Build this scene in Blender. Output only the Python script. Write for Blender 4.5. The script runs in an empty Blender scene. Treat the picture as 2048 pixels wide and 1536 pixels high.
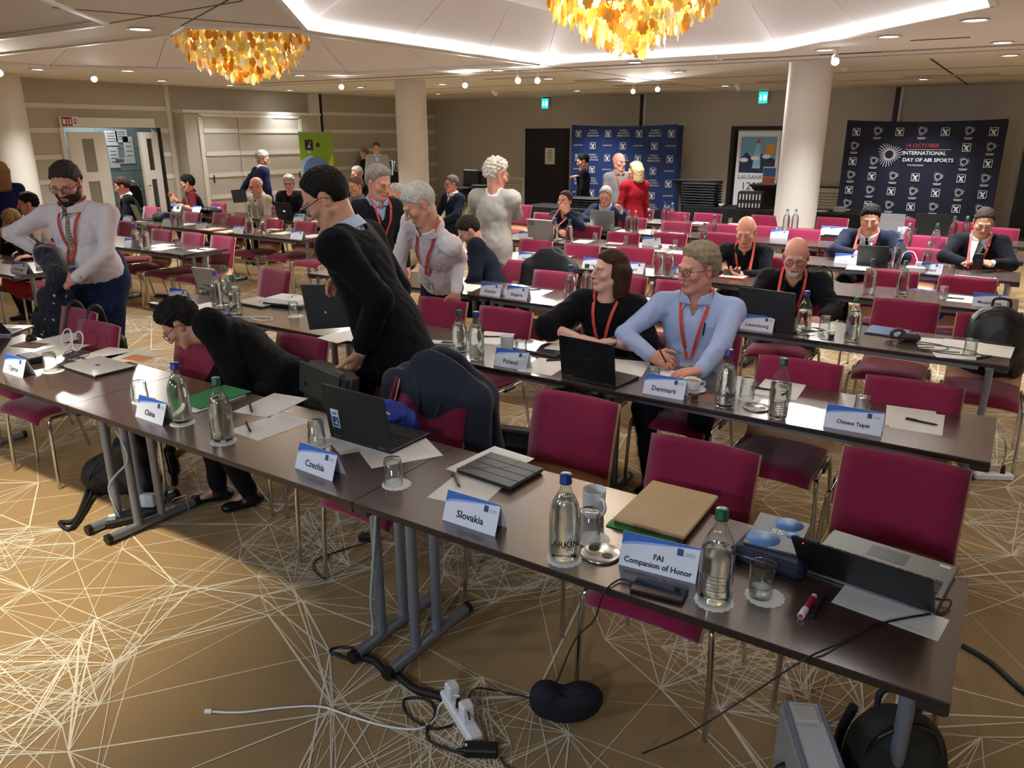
import bpy, math, random
import numpy as np
from mathutils import Vector, Matrix
from mathutils.geometry import tessellate_polygon

# ------------------------------------------------------------ camera, light, exposure
SC = bpy.context.scene
COL = SC.collection
FPX, PITCH, CAMH, YAW = 1544.0, math.radians(17.92), 1.98, math.radians(33.0)
cam_data = bpy.data.cameras.new('camera')
cam_data.sensor_width = 36.0
cam_data.lens = FPX / 2048.0 * 36.0
cam_data.clip_start = 0.05
cam_data.clip_end = 100
cam = bpy.data.objects.new('camera', cam_data)
cam.location = (0, 0, CAMH)
cam.rotation_euler = (math.pi / 2 - PITCH, 0, YAW)
COL.objects.link(cam)
SC.camera = cam
SC.view_settings.view_transform = 'Standard'
SC.view_settings.look = 'None'
SC.view_settings.gamma = 1.0
SC.view_settings.use_curve_mapping = False
SC.view_settings.exposure = 0.22
world = bpy.data.worlds.new('world')
SC.world = world
world.use_nodes = True
world.node_tree.nodes['Background'].inputs[0].default_value = (0.9, 0.88, 0.85, 1)
world.node_tree.nodes['Background'].inputs[1].default_value = 0.02

DOWNLIGHTS = [(280, 57), (75, 138), (255, 141), (323, 161), (460, 170), (600, 150), (579, 180), (721, 174), (885, 168), (996, 140),
              (1097, 157), (1356, 143), (1270, 124), (1650, 99), (1778, 72), (1950, 39), (2005, 84), (2020, 110)]
SPOT_POWER = 270.0
FILL_POWER = 190.0
CHANDELIER_POWER = 90.0
RIM_EMIT = 32.0

# ------------------------------------------------------------ pixel to place (s along the table rows, t across them)
_c, _s = math.cos(PITCH), math.sin(PITCH)
_cy, _sy = math.cos(YAW), math.sin(YAW)
def ray(x, y):
    a = (x - 1024) / FPX; b = -(y - 768) / FPX
    X, Y, Z = a, _c + b * _s, -_s + b * _c
    return Vector((X * _cy - Y * _sy, X * _sy + Y * _cy, Z))
def Pz(x, y, z):
    d = ray(x, y); return d * ((z - CAMH) / d.z) + Vector((0, 0, CAMH))
def Pt(x, y, t):
    d = ray(x, y); return d * (t / d.y) + Vector((0, 0, CAMH))
def Ps(x, y, s):
    d = ray(x, y); return d * (s / d.x) + Vector((0, 0, CAMH))
def img_dir(phi):
    """ground direction: 0 = towards the stage where the picture was taken, 90 = picture right, 180 = away"""
    p = math.radians(phi); X, Y = math.sin(p), -math.cos(p)
    return Vector((X * _cy - Y * _sy, X * _sy + Y * _cy, 0))

# ------------------------------------------------------------ materials
def lin(h):
    h = h.lstrip('#'); o = []
    for i in (0, 2, 4):
        v = int(h[i:i+2], 16) / 255
        o.append(v / 12.92 if v <= 0.04045 else ((v + 0.055) / 1.055) ** 2.4)
    return (*o, 1)
MATS = {}
def mat(name, col, rough=0.6, metal=0.0, spec=0.5, noise=0.0, nscale=30, bump=0.0, bscale=300, sheen=0, coat=0, emit=0, trans=0, ior=1.45, alpha=1.0, stretch=None):
    if name in MATS: return MATS[name]
    m = bpy.data.materials.new(name); m.use_nodes = True
    nt = m.node_tree; b = nt.nodes['Principled BSDF']
    c = lin(col) if isinstance(col, str) else col
    b.inputs['Base Color'].default_value = c
    b.inputs['Roughness'].default_value = rough
    b.inputs['Metallic'].default_value = metal
    b.inputs['Specular IOR Level'].default_value = spec
    if sheen: b.inputs['Sheen Weight'].default_value = sheen
    if coat: b.inputs['Coat Weight'].default_value = coat; b.inputs['Coat Roughness'].default_value = 0.12
    if emit: b.inputs['Emission Color'].default_value = c; b.inputs['Emission Strength'].default_value = emit
    if trans: b.inputs['Transmission Weight'].default_value = trans; b.inputs['IOR'].default_value = ior
    if alpha < 1: b.inputs['Alpha'].default_value = alpha
    if noise or bump:
        tc = nt.nodes.new('ShaderNodeTexCoord'); mp = nt.nodes.new('ShaderNodeMapping')
        nt.links.new(tc.outputs['Object'], mp.inputs[0])
        if stretch: mp.inputs['Scale'].default_value = stretch
    if noise:
        n = nt.nodes.new('ShaderNodeTexNoise'); n.inputs['Scale'].default_value = nscale; n.inputs['Detail'].default_value = 4
        nt.links.new(mp.outputs[0], n.inputs['Vector'])
        mx = nt.nodes.new('ShaderNodeMix'); mx.data_type = 'RGBA'
        mx.inputs[6].default_value = tuple(v * (1 - noise) for v in c[:3]) + (1,)
        mx.inputs[7].default_value = tuple(min(1, v * (1 + noise)) for v in c[:3]) + (1,)
        nt.links.new(n.outputs['Fac'], mx.inputs[0]); nt.links.new(mx.outputs[2], b.inputs['Base Color'])
    if bump:
        n2 = nt.nodes.new('ShaderNodeTexNoise'); n2.inputs['Scale'].default_value = bscale; n2.inputs['Detail'].default_value = 3
        nt.links.new(mp.outputs[0], n2.inputs['Vector'])
        bp = nt.nodes.new('ShaderNodeBump'); bp.inputs['Strength'].default_value = bump; bp.inputs['Distance'].default_value = 0.004
        nt.links.new(n2.outputs['Fac'], bp.inputs['Height']); nt.links.new(bp.outputs[0], b.inputs['Normal'])
    MATS[name] = m
    return m
def vmat(name, rough=0.6, sss=0.0, spec=0.4):
    """surface colour from the mesh colour attribute (print, skin)"""
    if name in MATS: return MATS[name]
    m = bpy.data.materials.new(name); m.use_nodes = True
    nt = m.node_tree; b = nt.nodes['Principled BSDF']
    a = nt.nodes.new('ShaderNodeAttribute'); a.attribute_name = 'Col'
    nt.links.new(a.outputs['Color'], b.inputs['Base Color'])
    b.inputs['Roughness'].default_value = rough; b.inputs['Specular IOR Level'].default_value = spec
    if sss: b.inputs['Subsurface Weight'].default_value = sss; b.inputs['Subsurface Radius'].default_value = (0.01, 0.004, 0.002)
    MATS[name] = m
    return m

# ------------------------------------------------------------ mesh building
class MB:
    def __init__(s): s.v = []; s.f = []; s.m = []; s.sm = []
    def add(s, vs, fs, mi=0, smooth=False):
        o = len(s.v); s.v += [tuple(v) for v in vs]
        for f in fs: s.f.append([i + o for i in f]); s.m.append(mi); s.sm.append(smooth)
        return s
    def box(s, c, d, rot=None, mi=0, bev=0.0):
        x, y, z = d[0] / 2, d[1] / 2, d[2] / 2
        if bev > 0:
            b = min(bev, x * .9, y * .9, z * .9); vs = []
            for zz, q in ((-z, b), (-z + b, 0), (z - b, 0), (z, b)):
                X, Y = x - q, y - q
                k = b if q == 0 else b * .4
                vs += [(X - k, -Y, zz), (X, -Y + k, zz), (X, Y - k, zz), (X - k, Y, zz), (-X + k, Y, zz), (-X, Y - k, zz), (-X, -Y + k, zz), (-X + k, -Y, zz)]
            fs = [list(range(8))[::-1], list(range(24, 32))]
            for r in range(3):
                for i in range(8): fs.append([r * 8 + i, r * 8 + (i + 1) % 8, r * 8 + 8 + (i + 1) % 8, r * 8 + 8 + i])
        else:
            vs = [(i * x, j * y, k * z) for k in (-1, 1) for j in (-1, 1) for i in (-1, 1)]
            fs = [(0, 2, 3, 1), (4, 5, 7, 6), (0, 1, 5, 4), (2, 6, 7, 3), (0, 4, 6, 2), (1, 3, 7, 5)]
        c = Vector(c)
        vs = [(rot @ Vector(v) if rot else Vector(v)) + c for v in vs]
        return s.add(vs, fs, mi)
    def cyl(s, a, b, r, r2=None, n=12, mi=0, caps=True, smooth=True):
        a, b = Vector(a), Vector(b); r2 = r if r2 is None else r2
        d = (b - a).normalized(); e = d.orthogonal().normalized(); g = d.cross(e)
        vs = []
        for i in range(n):
            w = e * math.cos(2 * math.pi * i / n) + g * math.sin(2 * math.pi * i / n)
            vs += [a + w * r, b + w * r2]
        fs = [(2 * i, 2 * ((i + 1) % n), 2 * ((i + 1) % n) + 1, 2 * i + 1) for i in range(n)]
        s.add(vs, fs, mi, smooth)
        if caps:
            s.add([vs[2 * i] for i in range(n)], [list(range(n))[::-1]], mi); s.add([vs[2 * i + 1] for i in range(n)], [list(range(n))], mi)
        return s
    def tube(s, pts, r, n=6, mi=0, cr=True, closed=False):
        pts = [Vector(p) for p in pts]
        if cr and len(pts) > 2: pts = catmull(pts, 5, closed)
        N = len(pts); vs = []; prev = None
        for i, p in enumerate(pts):
            d = (pts[min(i + 1, N - 1)] - pts[max(i - 1, 0)])
            d = d.normalized() if d.length > 1e-9 else Vector((0, 0, 1))
            e = d.orthogonal().normalized() if prev is None else (prev - d * prev.dot(d)).normalized()
            prev = e; g = d.cross(e)
            rr = r[min(i * len(r) // N, len(r) - 1)] if isinstance(r, (list, tuple)) else r
            vs += [p + (e * math.cos(2 * math.pi * k / n) + g * math.sin(2 * math.pi * k / n)) * rr for k in range(n)]
        fs = [(i * n + k, i * n + (k + 1) % n, (i + 1) * n + (k + 1) % n, (i + 1) * n + k) for i in range(N - 1) for k in range(n)]
        s.add(vs, fs, mi, True)
        s.add(vs[:n], [list(range(n))[::-1]], mi); s.add(vs[-n:], [list(range(n))], mi)
        return s
    def lathe(s, prof, c=(0, 0, 0), n=24, mi=0, smooth=True):
        c = Vector(c); vs = []; M = len(prof)
        for i in range(n):
            a = 2 * math.pi * i / n
            vs += [c + Vector((r * math.cos(a), r * math.sin(a), z)) for r, z in prof]
        fs = []
        for i in range(n):
            j = (i + 1) % n
            for k in range(M - 1):
                if prof[k][0] < 1e-6: fs.append((i * M + k, j * M + k + 1, i * M + k + 1))
                elif prof[k + 1][0] < 1e-6: fs.append((i * M + k, j * M + k, i * M + k + 1))
                else: fs.append((i * M + k, j * M + k, j * M + k + 1, i * M + k + 1))
        return s.add(vs, fs, mi, smooth)
    def prism(s, poly, z0, z1, mi=0, fr=None):
        """extrude a 2-D outline; fr = (origin, ex, ey, ez)"""
        n = len(poly)
        def T(x, y, z):
            return fr[0] + fr[1] * x + fr[2] * y + fr[3] * z if fr else Vector((x, y, z))
        vs = [T(x, y, z0) for x, y in poly] + [T(x, y, z1) for x, y in poly]
        tri = tessellate_polygon([[Vector((x, y, 0)) for x, y in poly]])
        fs = [tuple(t) for t in tri] + [tuple(i + n for i in t) for t in tri]
        fs += [(i, (i + 1) % n, (i + 1) % n + n, i + n) for i in range(n)]
        return s.add(vs, fs, mi)
    def xf(s, M): s.v = [tuple(M @ Vector(v)) for v in s.v]; return s
    def mesh(s, name, mats):
        me = bpy.data.meshes.new(name); me.from_pydata(s.v, [], s.f)
        for m in (mats if isinstance(mats, (list, tuple)) else [mats]): me.materials.append(m)
        me.polygons.foreach_set('material_index', s.m); me.polygons.foreach_set('use_smooth', s.sm)
        me.update(); return me
    def build(s, name, mats, parent=None): return link(name, s.mesh(name, mats), parent)
def catmull(P, k=5, closed=False):
    out = []; N = len(P)
    for i in range(N if closed else N - 1):
        if closed: a, b, c, d = P[(i - 1) % N], P[i], P[(i + 1) % N], P[(i + 2) % N]
        else: a, b, c, d = P[max(i - 1, 0)], P[i], P[i + 1], P[min(i + 2, N - 1)]
        for j in range(k):
            t = j / k
            out.append(0.5 * ((2 * b) + (c - a) * t + (2 * a - 5 * b + 4 * c - d) * t * t + (-a + 3 * b - 3 * c + d) * t ** 3))
    out.append(P[0] if closed else P[-1])
    return out
def link(name, me, parent=None):
    o = bpy.data.objects.new(name, me); COL.objects.link(o)
    if parent is not None: o.parent = parent
    return o
def tag(o, label=None, cat=None, group=None, kind=None):
    if label: o['label'] = label
    if cat: o['category'] = cat
    if group: o['group'] = group
    if kind: o['kind'] = kind
    return o
def thing(name, label, cat, loc=(0, 0, 0), rz=0.0, group=None):
    o = link(name, None); o.location = loc; o.rotation_euler = (0, 0, rz)
    return tag(o, label, cat, group)
def copy_tree(o, loc=None, rz=None, label=None, group=None, parent=None):
    c = o.copy(); COL.objects.link(c); c.parent = parent
    if loc is not None: c.location = loc
    if rz is not None: c.rotation_euler = (0, 0, rz)
    if label: c['label'] = label
    if group: c['group'] = group
    for ch in o.children: copy_tree(ch, parent=c)
    return c
def RZ(a): return Matrix.Rotation(a, 3, 'Z')
def RX(a): return Matrix.Rotation(a, 3, 'X')
def RY(a): return Matrix.Rotation(a, 3, 'Y')
_txt = {}
def text_mb(txt, size, mi=0, spacing=1.0, align='CENTER', bold=0.0):
    """flat lettering as mesh data in the XY plane"""
    key = (txt, size, align, bold)
    if key not in _txt:
        c = bpy.data.curves.new('lettering', 'FONT'); c.body = txt; c.size = size; c.align_x = align; c.align_y = 'CENTER'; c.resolution_u = 2
        c.offset = bold
        o = bpy.data.objects.new('lettering', c); COL.objects.link(o)
        dg = bpy.context.evaluated_depsgraph_get(); dg.update()
        me = o.evaluated_get(dg).to_mesh()
        _txt[key] = ([tuple(v.co) for v in me.vertices], [tuple(p.vertices) for p in me.polygons])
        bpy.data.objects.remove(o); bpy.data.curves.remove(c)
    m = MB(); m.add(_txt[key][0], _txt[key][1], mi); return m
# ------------------------------------------------------------ the room
CZ = 2.92; SL, TB = -14.9, 18.85; SR, TF = 5.5, -5.0
rng = random.Random(7)
M_floor = mat('carpet', '#a08661', 0.95, spec=0.1, noise=0.13, nscale=2.2, bump=0.5, bscale=900)
M_line = mat('carpet_line', '#dbd2bd', 0.95, spec=0.1, noise=0.08, nscale=40)
M_ceil = mat('ceiling_plaster', '#e3ddd6', 0.8)
M_panel = mat('coffer_panel', '#f1eff2', 0.7)
M_rim = mat('coffer_rim', '#f4f2ee', 0.5)
M_cove = mat('cove_led', '#fbf7f2', emit=RIM_EMIT)
M_cove2 = mat('cove_led_soft', '#fff1e0', emit=RIM_EMIT * .07)
M_seam = mat('seam', '#3a3633', 0.9)
M_band = mat('wall_band', '#e4e0d6', 0.6)
M_white = mat('white_paint', '#e9e7e0', 0.45)
M_col = mat('column_paint', '#ded9cf', 0.5)
M_black = mat('black_paint', '#131214', 0.45)
M_dark = mat('doorway_shade', '#0a0a0b', 0.9)
M_bwall = mat('back_wall', '#c2bcb3', 0.8, noise=0.03, nscale=3)
def wall_fabric():
    m = mat('wall_fabric', '#a39c8c', 0.85)
    nt = m.node_tree; b = nt.nodes['Principled BSDF']
    tc = nt.nodes.new('ShaderNodeTexCoord'); w = nt.nodes.new('ShaderNodeTexWave')
    w.bands_direction = 'Z'; w.inputs['Scale'].default_value = 14; w.inputs['Distortion'].default_value = 1.5; w.inputs['Detail'].default_value = 3
    nt.links.new(tc.outputs['Object'], w.inputs['Vector'])
    mx = nt.nodes.new('ShaderNodeMix'); mx.data_type = 'RGBA'
    mx.inputs[6].default_value = lin('#b3ada0'); mx.inputs[7].default_value = lin('#c5bfb3')
    nt.links.new(w.outputs['Fac'], mx.inputs[0]); nt.links.new(mx.outputs[2], b.inputs['Base Color'])
    return m
M_wall = wall_fabric()

floor = MB().box(((SL + SR) / 2 - 1, (TF + TB) / 2, -0.05), (SR - SL + 3, TB - TF + 0.6, 0.1)).build('floor', M_floor)
tag(floor, kind='structure')
def carpet_pattern():
    P = MB(); discs = []
    def seg(a, b, w):
        d = Vector((b[0] - a[0], b[1] - a[1])); L = d.length
        if L < 1e-4: return
        n = Vector((-d.y, d.x)) / L * w / 2
        z = rng.uniform(.0006, .0022); w = w * .8; n = n * .8
        P.v += [(a[0] + n.x, a[1] + n.y, z), (a[0] - n.x, a[1] - n.y, z), (b[0] - n.x, b[1] - n.y, z), (b[0] + n.x, b[1] + n.y, z)]
        k = len(P.v); P.f.append([k - 4, k - 3, k - 2, k - 1]); P.m.append(0); P.sm.append(False)
    s0, s1, t0, t1 = -9.5, 2.6, -0.6, 11.5
    tries = 0
    while tries < 4000:
        tries += 1
        c = (rng.uniform(s0, s1), rng.uniform(t0, t1)); r = rng.uniform(0.34, 0.6)
        if all((c[0] - d[0]) ** 2 + (c[1] - d[1]) ** 2 > (r + d[2] + 0.16) ** 2 for d in discs): discs.append((c[0], c[1], r))
    nodes = []
    for cx, cy, r in discs:
        n = rng.randint(9, 13); ph = rng.random()
        ring = []
        for i in range(n):
            a = 2 * math.pi * (i + ph + rng.uniform(-.25, .25)) / n; q = r * rng.uniform(0.9, 1.06)
            ring.append((cx + q * math.cos(a), cy + q * math.sin(a)))
        for i in range(n): seg(ring[i], ring[(i + 1) % n], rng.uniform(.004, .008))
        inner = [(cx + r * math.sqrt(rng.random()) * .9 * math.cos(a), cy + r * math.sqrt(rng.random()) * .9 * math.sin(a)) for a in [rng.uniform(0, 6.28) for _ in range(int(12 * r / .45))]]
        dens = int(150 * (r / .45) * (1.0 if cy < 6 else 0.6))
        pool = ring + inner
        for _ in range(dens):
            a, b = rng.sample(pool, 2); seg(a, b, rng.choice([.003, .0035, .004, .006]))
        nodes += ring
    free = []
    for _ in range(1000):
        p = (rng.uniform(s0, s1), rng.uniform(t0, t1))
        if all((p[0] - d[0]) ** 2 + (p[1] - d[1]) ** 2 > (d[2] + .03) ** 2 for d in discs): free.append(p)
    allp = np.array(free + nodes)
    for p in free:
        d = np.hypot(allp[:, 0] - p[0], allp[:, 1] - p[1]); order = np.argsort(d)[1:24]
        for j in rng.sample(list(order), 8): seg(p, tuple(allp[j]), rng.choice([.003, .004, .006, .009]))
    for p in rng.sample(nodes, min(len(nodes), 700)):
        d = np.hypot(allp[:, 0] - p[0], allp[:, 1] - p[1]); order = [j for j in np.argsort(d)[6:40] if d[j] < 1.3]
        if order:
            for j in rng.sample(order, min(2, len(order))): seg(p, tuple(allp[j]), rng.choice([.003, .004, .006]))
    o = P.build('carpet_line_pattern', M_line, floor)
    tag(o, kind='stuff'); o['label'] = 'pale woven web of straight lines and dense discs in the carpet'
carpet_pattern()

# walls
def wallbox(name, c, d, m):
    o = MB().box(c, d).build(name, m); tag(o, kind='structure'); return o
D0, D1, DZ = 7.95, 9.80, 2.1
w = MB()
w.box((SL - .075, (TF + D0) / 2, CZ / 2), (.15, D0 - TF, CZ)); w.box((SL - .075, (D1 + TB) / 2, CZ / 2), (.15, TB - D1, CZ))
w.box((SL - .075, (D0 + D1) / 2, (DZ + CZ) / 2), (.15, D1 - D0, CZ - DZ))
wall_left = w.build('wall_left', M_wall); tag(wall_left, kind='structure')
for z in (2.47, 2.05, 1.59, 1.15, 0.70, 0.25):
    for a, b in ((TF, 7.86), (9.84, 10.08), (14.35, TB - .02)):
        if z > 2.3 and a == TF: b = 10.08
        if z > 2.3 and a == 9.84: continue
        MB().box((SL + .006, (a + b) / 2, z), (.012, b - a, .085), bev=.003).build('band', M_band, wall_left)
MB().box((SL + .012, 10.13, CZ / 2), (.024, .09, CZ)).build('batten', M_band, wall_left)
MB().box((SL + .03, 14.05, CZ / 2), (.06, .34, CZ)).build('pilaster', M_white, wall_left)
MB().box((SL + .012, 14.29, CZ / 2), (.03, .1, CZ)).build('shadow_gap', M_black, wall_left)
wall_back = wallbox('wall_back', ((SL + SR) / 2, TB + .075, CZ / 2), (SR - SL + .3, .15, CZ), M_bwall)
for s in (-8.39, -2.61):
    MB().box((s, TB - .006, CZ / 2), (.1, .012, CZ)).build('shadow_gap', M_black, wall_back)
    MB().box((s + .08, TB - .015, CZ / 2), (.05, .03, CZ)).build('gap_rail', M_band, wall_back)
wallbox('wall_right', (SR + .075, (TF + TB) / 2, CZ / 2), (.15, TB - TF, CZ), M_bwall)
wallbox('wall_front', ((SL + SR) / 2, TF - .075, CZ / 2), (SR - SL + .3, .15, CZ), M_bwall)
# corridor behind the open double door
M_corr = mat('corridor_wall', '#93a09f', 0.6, noise=.04, nscale=6)
cw = wallbox('wall_corridor', (SL - 1.35, 8.9, 1.3), (.1, 4.6, 2.6), M_corr)
wallbox('wall_corridor_end', (SL - .75, 11.1, 1.3), (1.2, .1, 2.6), M_corr)
wallbox('ceiling_corridor', (SL - .75, 8.9, 2.62), (1.3, 4.6, .06), M_white)
for z in (.35, .8, 1.25, 1.7, 2.15): MB().box((SL - 1.296, 8.9, z), (.006, 4.5, .008)).build('tile_joint', mat('joint', '#7d8988'), cw)
for t in (8.6, 9.3, 10.0): MB().box((SL - 1.296, t, 1.3), (.006, .008, 2.5)).build('tile_joint', mat('joint', '#7d8988'), cw)
ld = bpy.data.lights.new('corridor_lamp', 'AREA'); ld.energy = 14; ld.size = .8; ld.color = (.85, .95, 1)
lo = bpy.data.objects.new('corridor_lamp', ld); lo.location = (SL - .7, 9.1, 2.55); COL.objects.link(lo)
M_paper = mat('paper', '#ece9e4', 0.7)
M_print = mat('print_ink', '#44474a', 0.8)
pap = 0
for (x, y, w_, h_) in [(222, 276, .28, .30), (243, 272, .26, .26), (228, 315, .22, .42), (258, 300, .22, .55), (240, 322, .3, .12)]:
    p = Ps(x, y, SL - 1.28); pap += 1
    n = thing('wall_notice', ['white printed notice pinned high on the corridor wall', 'wide white notice beside the highest corridor notice', 'narrow white notice with a dark bar on the corridor wall', 'tall white notice with a round dark emblem in the corridor', 'small pale notice with one dark line in the corridor'][pap - 1], 'notice', p)
    MB().box((0, 0, 0), (.004, w_, h_)).build('sheet', M_paper, n)
    for k in range(4): MB().box((.004, 0, h_ * (.3 - .17 * k)), (.002, w_ * .6, .012)).build('print_line', M_print, n)

# double door
M_glass_d = mat('door_glass', '#20272a', 0.1, spec=.8)
M_glass_l = mat('door_glass_pale', '#8f8b82', 0.15, spec=.8)
def door_leaf(name, hinge, ang, width, glass, label):
    o = link(name, None); o.location = hinge; o.rotation_euler = (0, 0, ang); tag(o, label, kind='structure')
    t = .045
    def pc(x0, x1, z0, z1, nm='leaf_panel', m=M_white): return MB().box(((x0 + x1) / 2, 0, (z0 + z1) / 2), (x1 - x0, t, z1 - z0)).build(nm, m, o)
    g0, g1 = width * .34, width * .66
    body = MB()
    for x0, x1, z0, z1 in ((0, g0, .01, 2.02), (g1, width, .01, 2.02), (g0, g1, 1.9, 2.02), (g0, g1, 1.13, 1.3), (g0, g1, .01, .3)): body.box(((x0 + x1) / 2, 0, (z0 + z1) / 2), (x1 - x0, t, z1 - z0))
    body.build('leaf', M_white, o)
    for z0, z1 in ((1.3, 1.9), (.3, 1.13)):
        pn = MB().box(((g0 + g1) / 2, 0, (z0 + z1) / 2), (g1 - g0, .01, z1 - z0)).build('pane', glass, o)
    MB().box((width - .08, .05, 1.02), (.12, .02, .02), bev=.005).build('handle', mat('steel', '#b9bbbd', .25, 1), o)
    return o
door_leaf('door_1', (SL + .02, D0 + .05, 0), math.pi / 2 + .05, .72, M_glass_l, 'white door leaf with pale glass panes left of the opening')
door_leaf('door_2', (SL + .02, D1 - .02, 0), -math.pi / 2 + .55, .74, M_glass_d, 'white door leaf with dark glass panes standing ajar')
tr = MB().box((SL + .06, (7.89 + 9.72) / 2, 2.19), (.12, 9.72 - 7.89, .17), bev=.006).build('trim_1', M_white); tag(tr, 'white box header above the double door', kind='structure')
tr = MB().box((SL + .02, 7.9, 1.05), (.05, .07, 2.1)).build('trim_2', M_white); tag(tr, kind='structure')
tr = MB().box((SL + .02, 9.84, 1.05), (.05, .07, 2.1)).build('trim_3', M_black); tag(tr, kind='structure')
sg = thing('fire_equipment_sign', 'small red and white fire equipment sign over the double door', 'sign', (SL + .13, 8.02, 2.2))
MB().box((0, 0, 0), (.012, .34, .17)).build('plate', mat('sign_white', '#efe9e4'), sg)
MB().box((.008, -.05, 0), (.004, .19, .15)).build('red_field', mat('sign_red', '#8e1f22'), sg)
for y, z, w_, h_ in ((-.1, 0, .05, .09), (-.04, -.01, .02, .11), (.01, 0, .03, .1), (.1, .03, .05, .02), (.1, -.02, .04, .03)): MB().box((.011, y, z), (.003, w_, h_)).build('pictogram', mat('sign_white', '#efe9e4') if y < .05 else mat('sign_red', '#8e1f22'), sg)

# closet with sliding doors on the left wall
cab = thing('wall_closet', 'built-in beige closet with three sliding doors along the left wall', 'closet', (SL, 0, 0))
MB().box((.16, (10.25 + 13.95) / 2, 1.2), (.30, 3.7, 2.4)).build('body', M_wall, cab)
MB().box((.17, 12.1, 2.43), (.36, 3.76, .06), bev=.006).build('cornice', M_band, cab)
MB().box((.33, 11.95, 2.36), (.04, 2.72, .07)).build('top_rail', M_band, cab)
for t in (10.6, 13.3): MB().box((.33, t, 1.18), (.04, .09, 2.34)).build('stile', M_band, cab)
for i, (a, b) in enumerate(((10.65, 11.53), (11.53, 12.5), (12.5, 13.26))):
    dr = MB().box((.325 + .014 * (i % 2), (a + b) / 2, 1.17), (.02, b - a - .012, 2.3)).build('sliding_door', M_wall, cab)
    for z in (2.05, 1.59, 1.15, .7, .25): MB().box((.345 + .014 * (i % 2), (a + b) / 2, z), (.016, b - a - .012, .085)).build('band', M_band, dr)
    MB().box((.35 + .014 * (i % 2), a + .13 if i != 2 else b - .1, 1.08), (.012, .035, .16), bev=.005).build('recessed_handle', M_black, dr)

# back wall doors and exit signs
d = link('door_3', None); tag(d, 'black flush door with a white notice on the back wall', kind='structure')
MB().box((-11.1, TB - .02, 1.06), (1.37, .04, 2.14)).build('door_frame', M_black, d)
MB().box((-11.1, TB - .045, 1.04), (1.2, .03, 2.07), bev=.004).build('leaf', mat('door_black', '#17151a', .5), d)
MB().cyl((-10.62, TB - .06, 1.0), (-10.62, TB - .1, 1.0), .02).box((-10.68, TB - .1, 1.0), (.14, .02, .02)).build('handle', mat('steel', '#b9bbbd', .25, 1), d)
n = thing('door_notice', 'white A4 notice taped to the black back-wall door', 'notice', (-10.98, TB - .064, 1.42))
MB().box((0, 0, 0), (.3, .004, .42)).build('sheet', M_paper, n)
for k in range(5): MB().box((0, -.003, .14 - k * .06), (.16 if k % 2 else .1, .002, .02)).build('print_line', M_print, n)
d = link('door_4', None); tag(d, 'dark open doorway in the back wall behind the city banner', kind='structure')
MB().box((-5.1, TB - .02, 1.08), (1.95, .05, 2.16)).build('door_frame', M_black, d)
MB().box((-5.1, TB - .05, 1.04), (1.75, .02, 2.07)).build('recess', M_dark, d)  # flat near-black panel stands in for the shade inside the doorway
d = link('door_5', None); tag(d, 'dark doorway at the end of the back wall beyond the navy backdrop', kind='structure')
MB().box((.75, TB - .02, 1.1), (1.9, .04, 2.2)).build('door_frame', M_black, d)
MB().box((.75, TB - .05, 1.05), (1.7, .02, 2.1)).build('leaf', mat('door_black', '#17151a', .5), d)
M_exit = mat('exit_green', '#0fb59a', emit=2.2); M_exitw = mat('exit_white', '#e6fffb', emit=3.0)
for i, (x, y) in enumerate(((1091, 207), (1527, 195))):
    p = Pt(x, y, TB - .12)
    e = thing('exit_sign', ['lit green exit sign above the black notice door', 'lit green exit sign above the dark doorway with the city banner'][i], 'exit sign', p, group='green exit signs')
    MB().box((0, 0, 0), (.2, .05, .25)).build('housing', mat('sign_white', '#efe9e4'), e)
    MB().box((0, -.03, 0), (.19, .012, .24)).build('light_panel', M_exit, e)
    a = MB(); a.prism([(-.06, .05), (-.04, .05), (-.04, -.02), (-.02, -.02), (-.05, -.06), (-.08, -.02), (-.06, -.02)], 0, .004, fr=(Vector((0, -.037, 0)), Vector((1, 0, 0)), Vector((0, 0, 1)), Vector((0, -1, 0))))
    a.box((.045, -.039, 0), (.06, .004, .12)); a.build('pictogram', M_exitw, e)
    MB().box((0, .03, .16), (.14, .04, .08)).build('bracket', M_black, e)
v = thing('wall_vent', 'pale louvred vent low on the back wall beside the navy backdrop', 'vent', (-3.72, TB - .03, 0))
MB().box((0, 0, .5), (.62, .04, .66)).build('frame', M_band, v)
for k in range(8): MB().box((0, -.03, .26 + k * .065), (.52, .02, .028), RX(.5)).build('slat', M_wall, v)
MB().box((0, -.03, .86), (.62, .05, .03)).build('ledge', M_black, v)
v = thing('wall_vent', 'pale louvred vent low on the back wall beside the black notice door', 'vent', (-9.9 - 2.35, TB - .03, 0))
MB().box((0, 0, .45), (.9, .04, .8)).build('frame', M_band, v)
for k in range(9): MB().box((0, -.03, .18 + k * .07), (.78, .02, .03), RX(.5)).build('slat', M_wall, v)

# columns
for i, (s, t) in enumerate(((-2.76, 11.75), (-9.95, 11.85), (-14.3, 6.75))):
    c = MB().lathe([(.29, 0), (.29, CZ)], (s, t, 0), 40).build('trim_%d' % (4 + i), M_col)
    tag(c, ['white round column between the two blue backdrops', 'white round column beside the coffee bar', 'white round column by the double door'][i], kind='structure')

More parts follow.
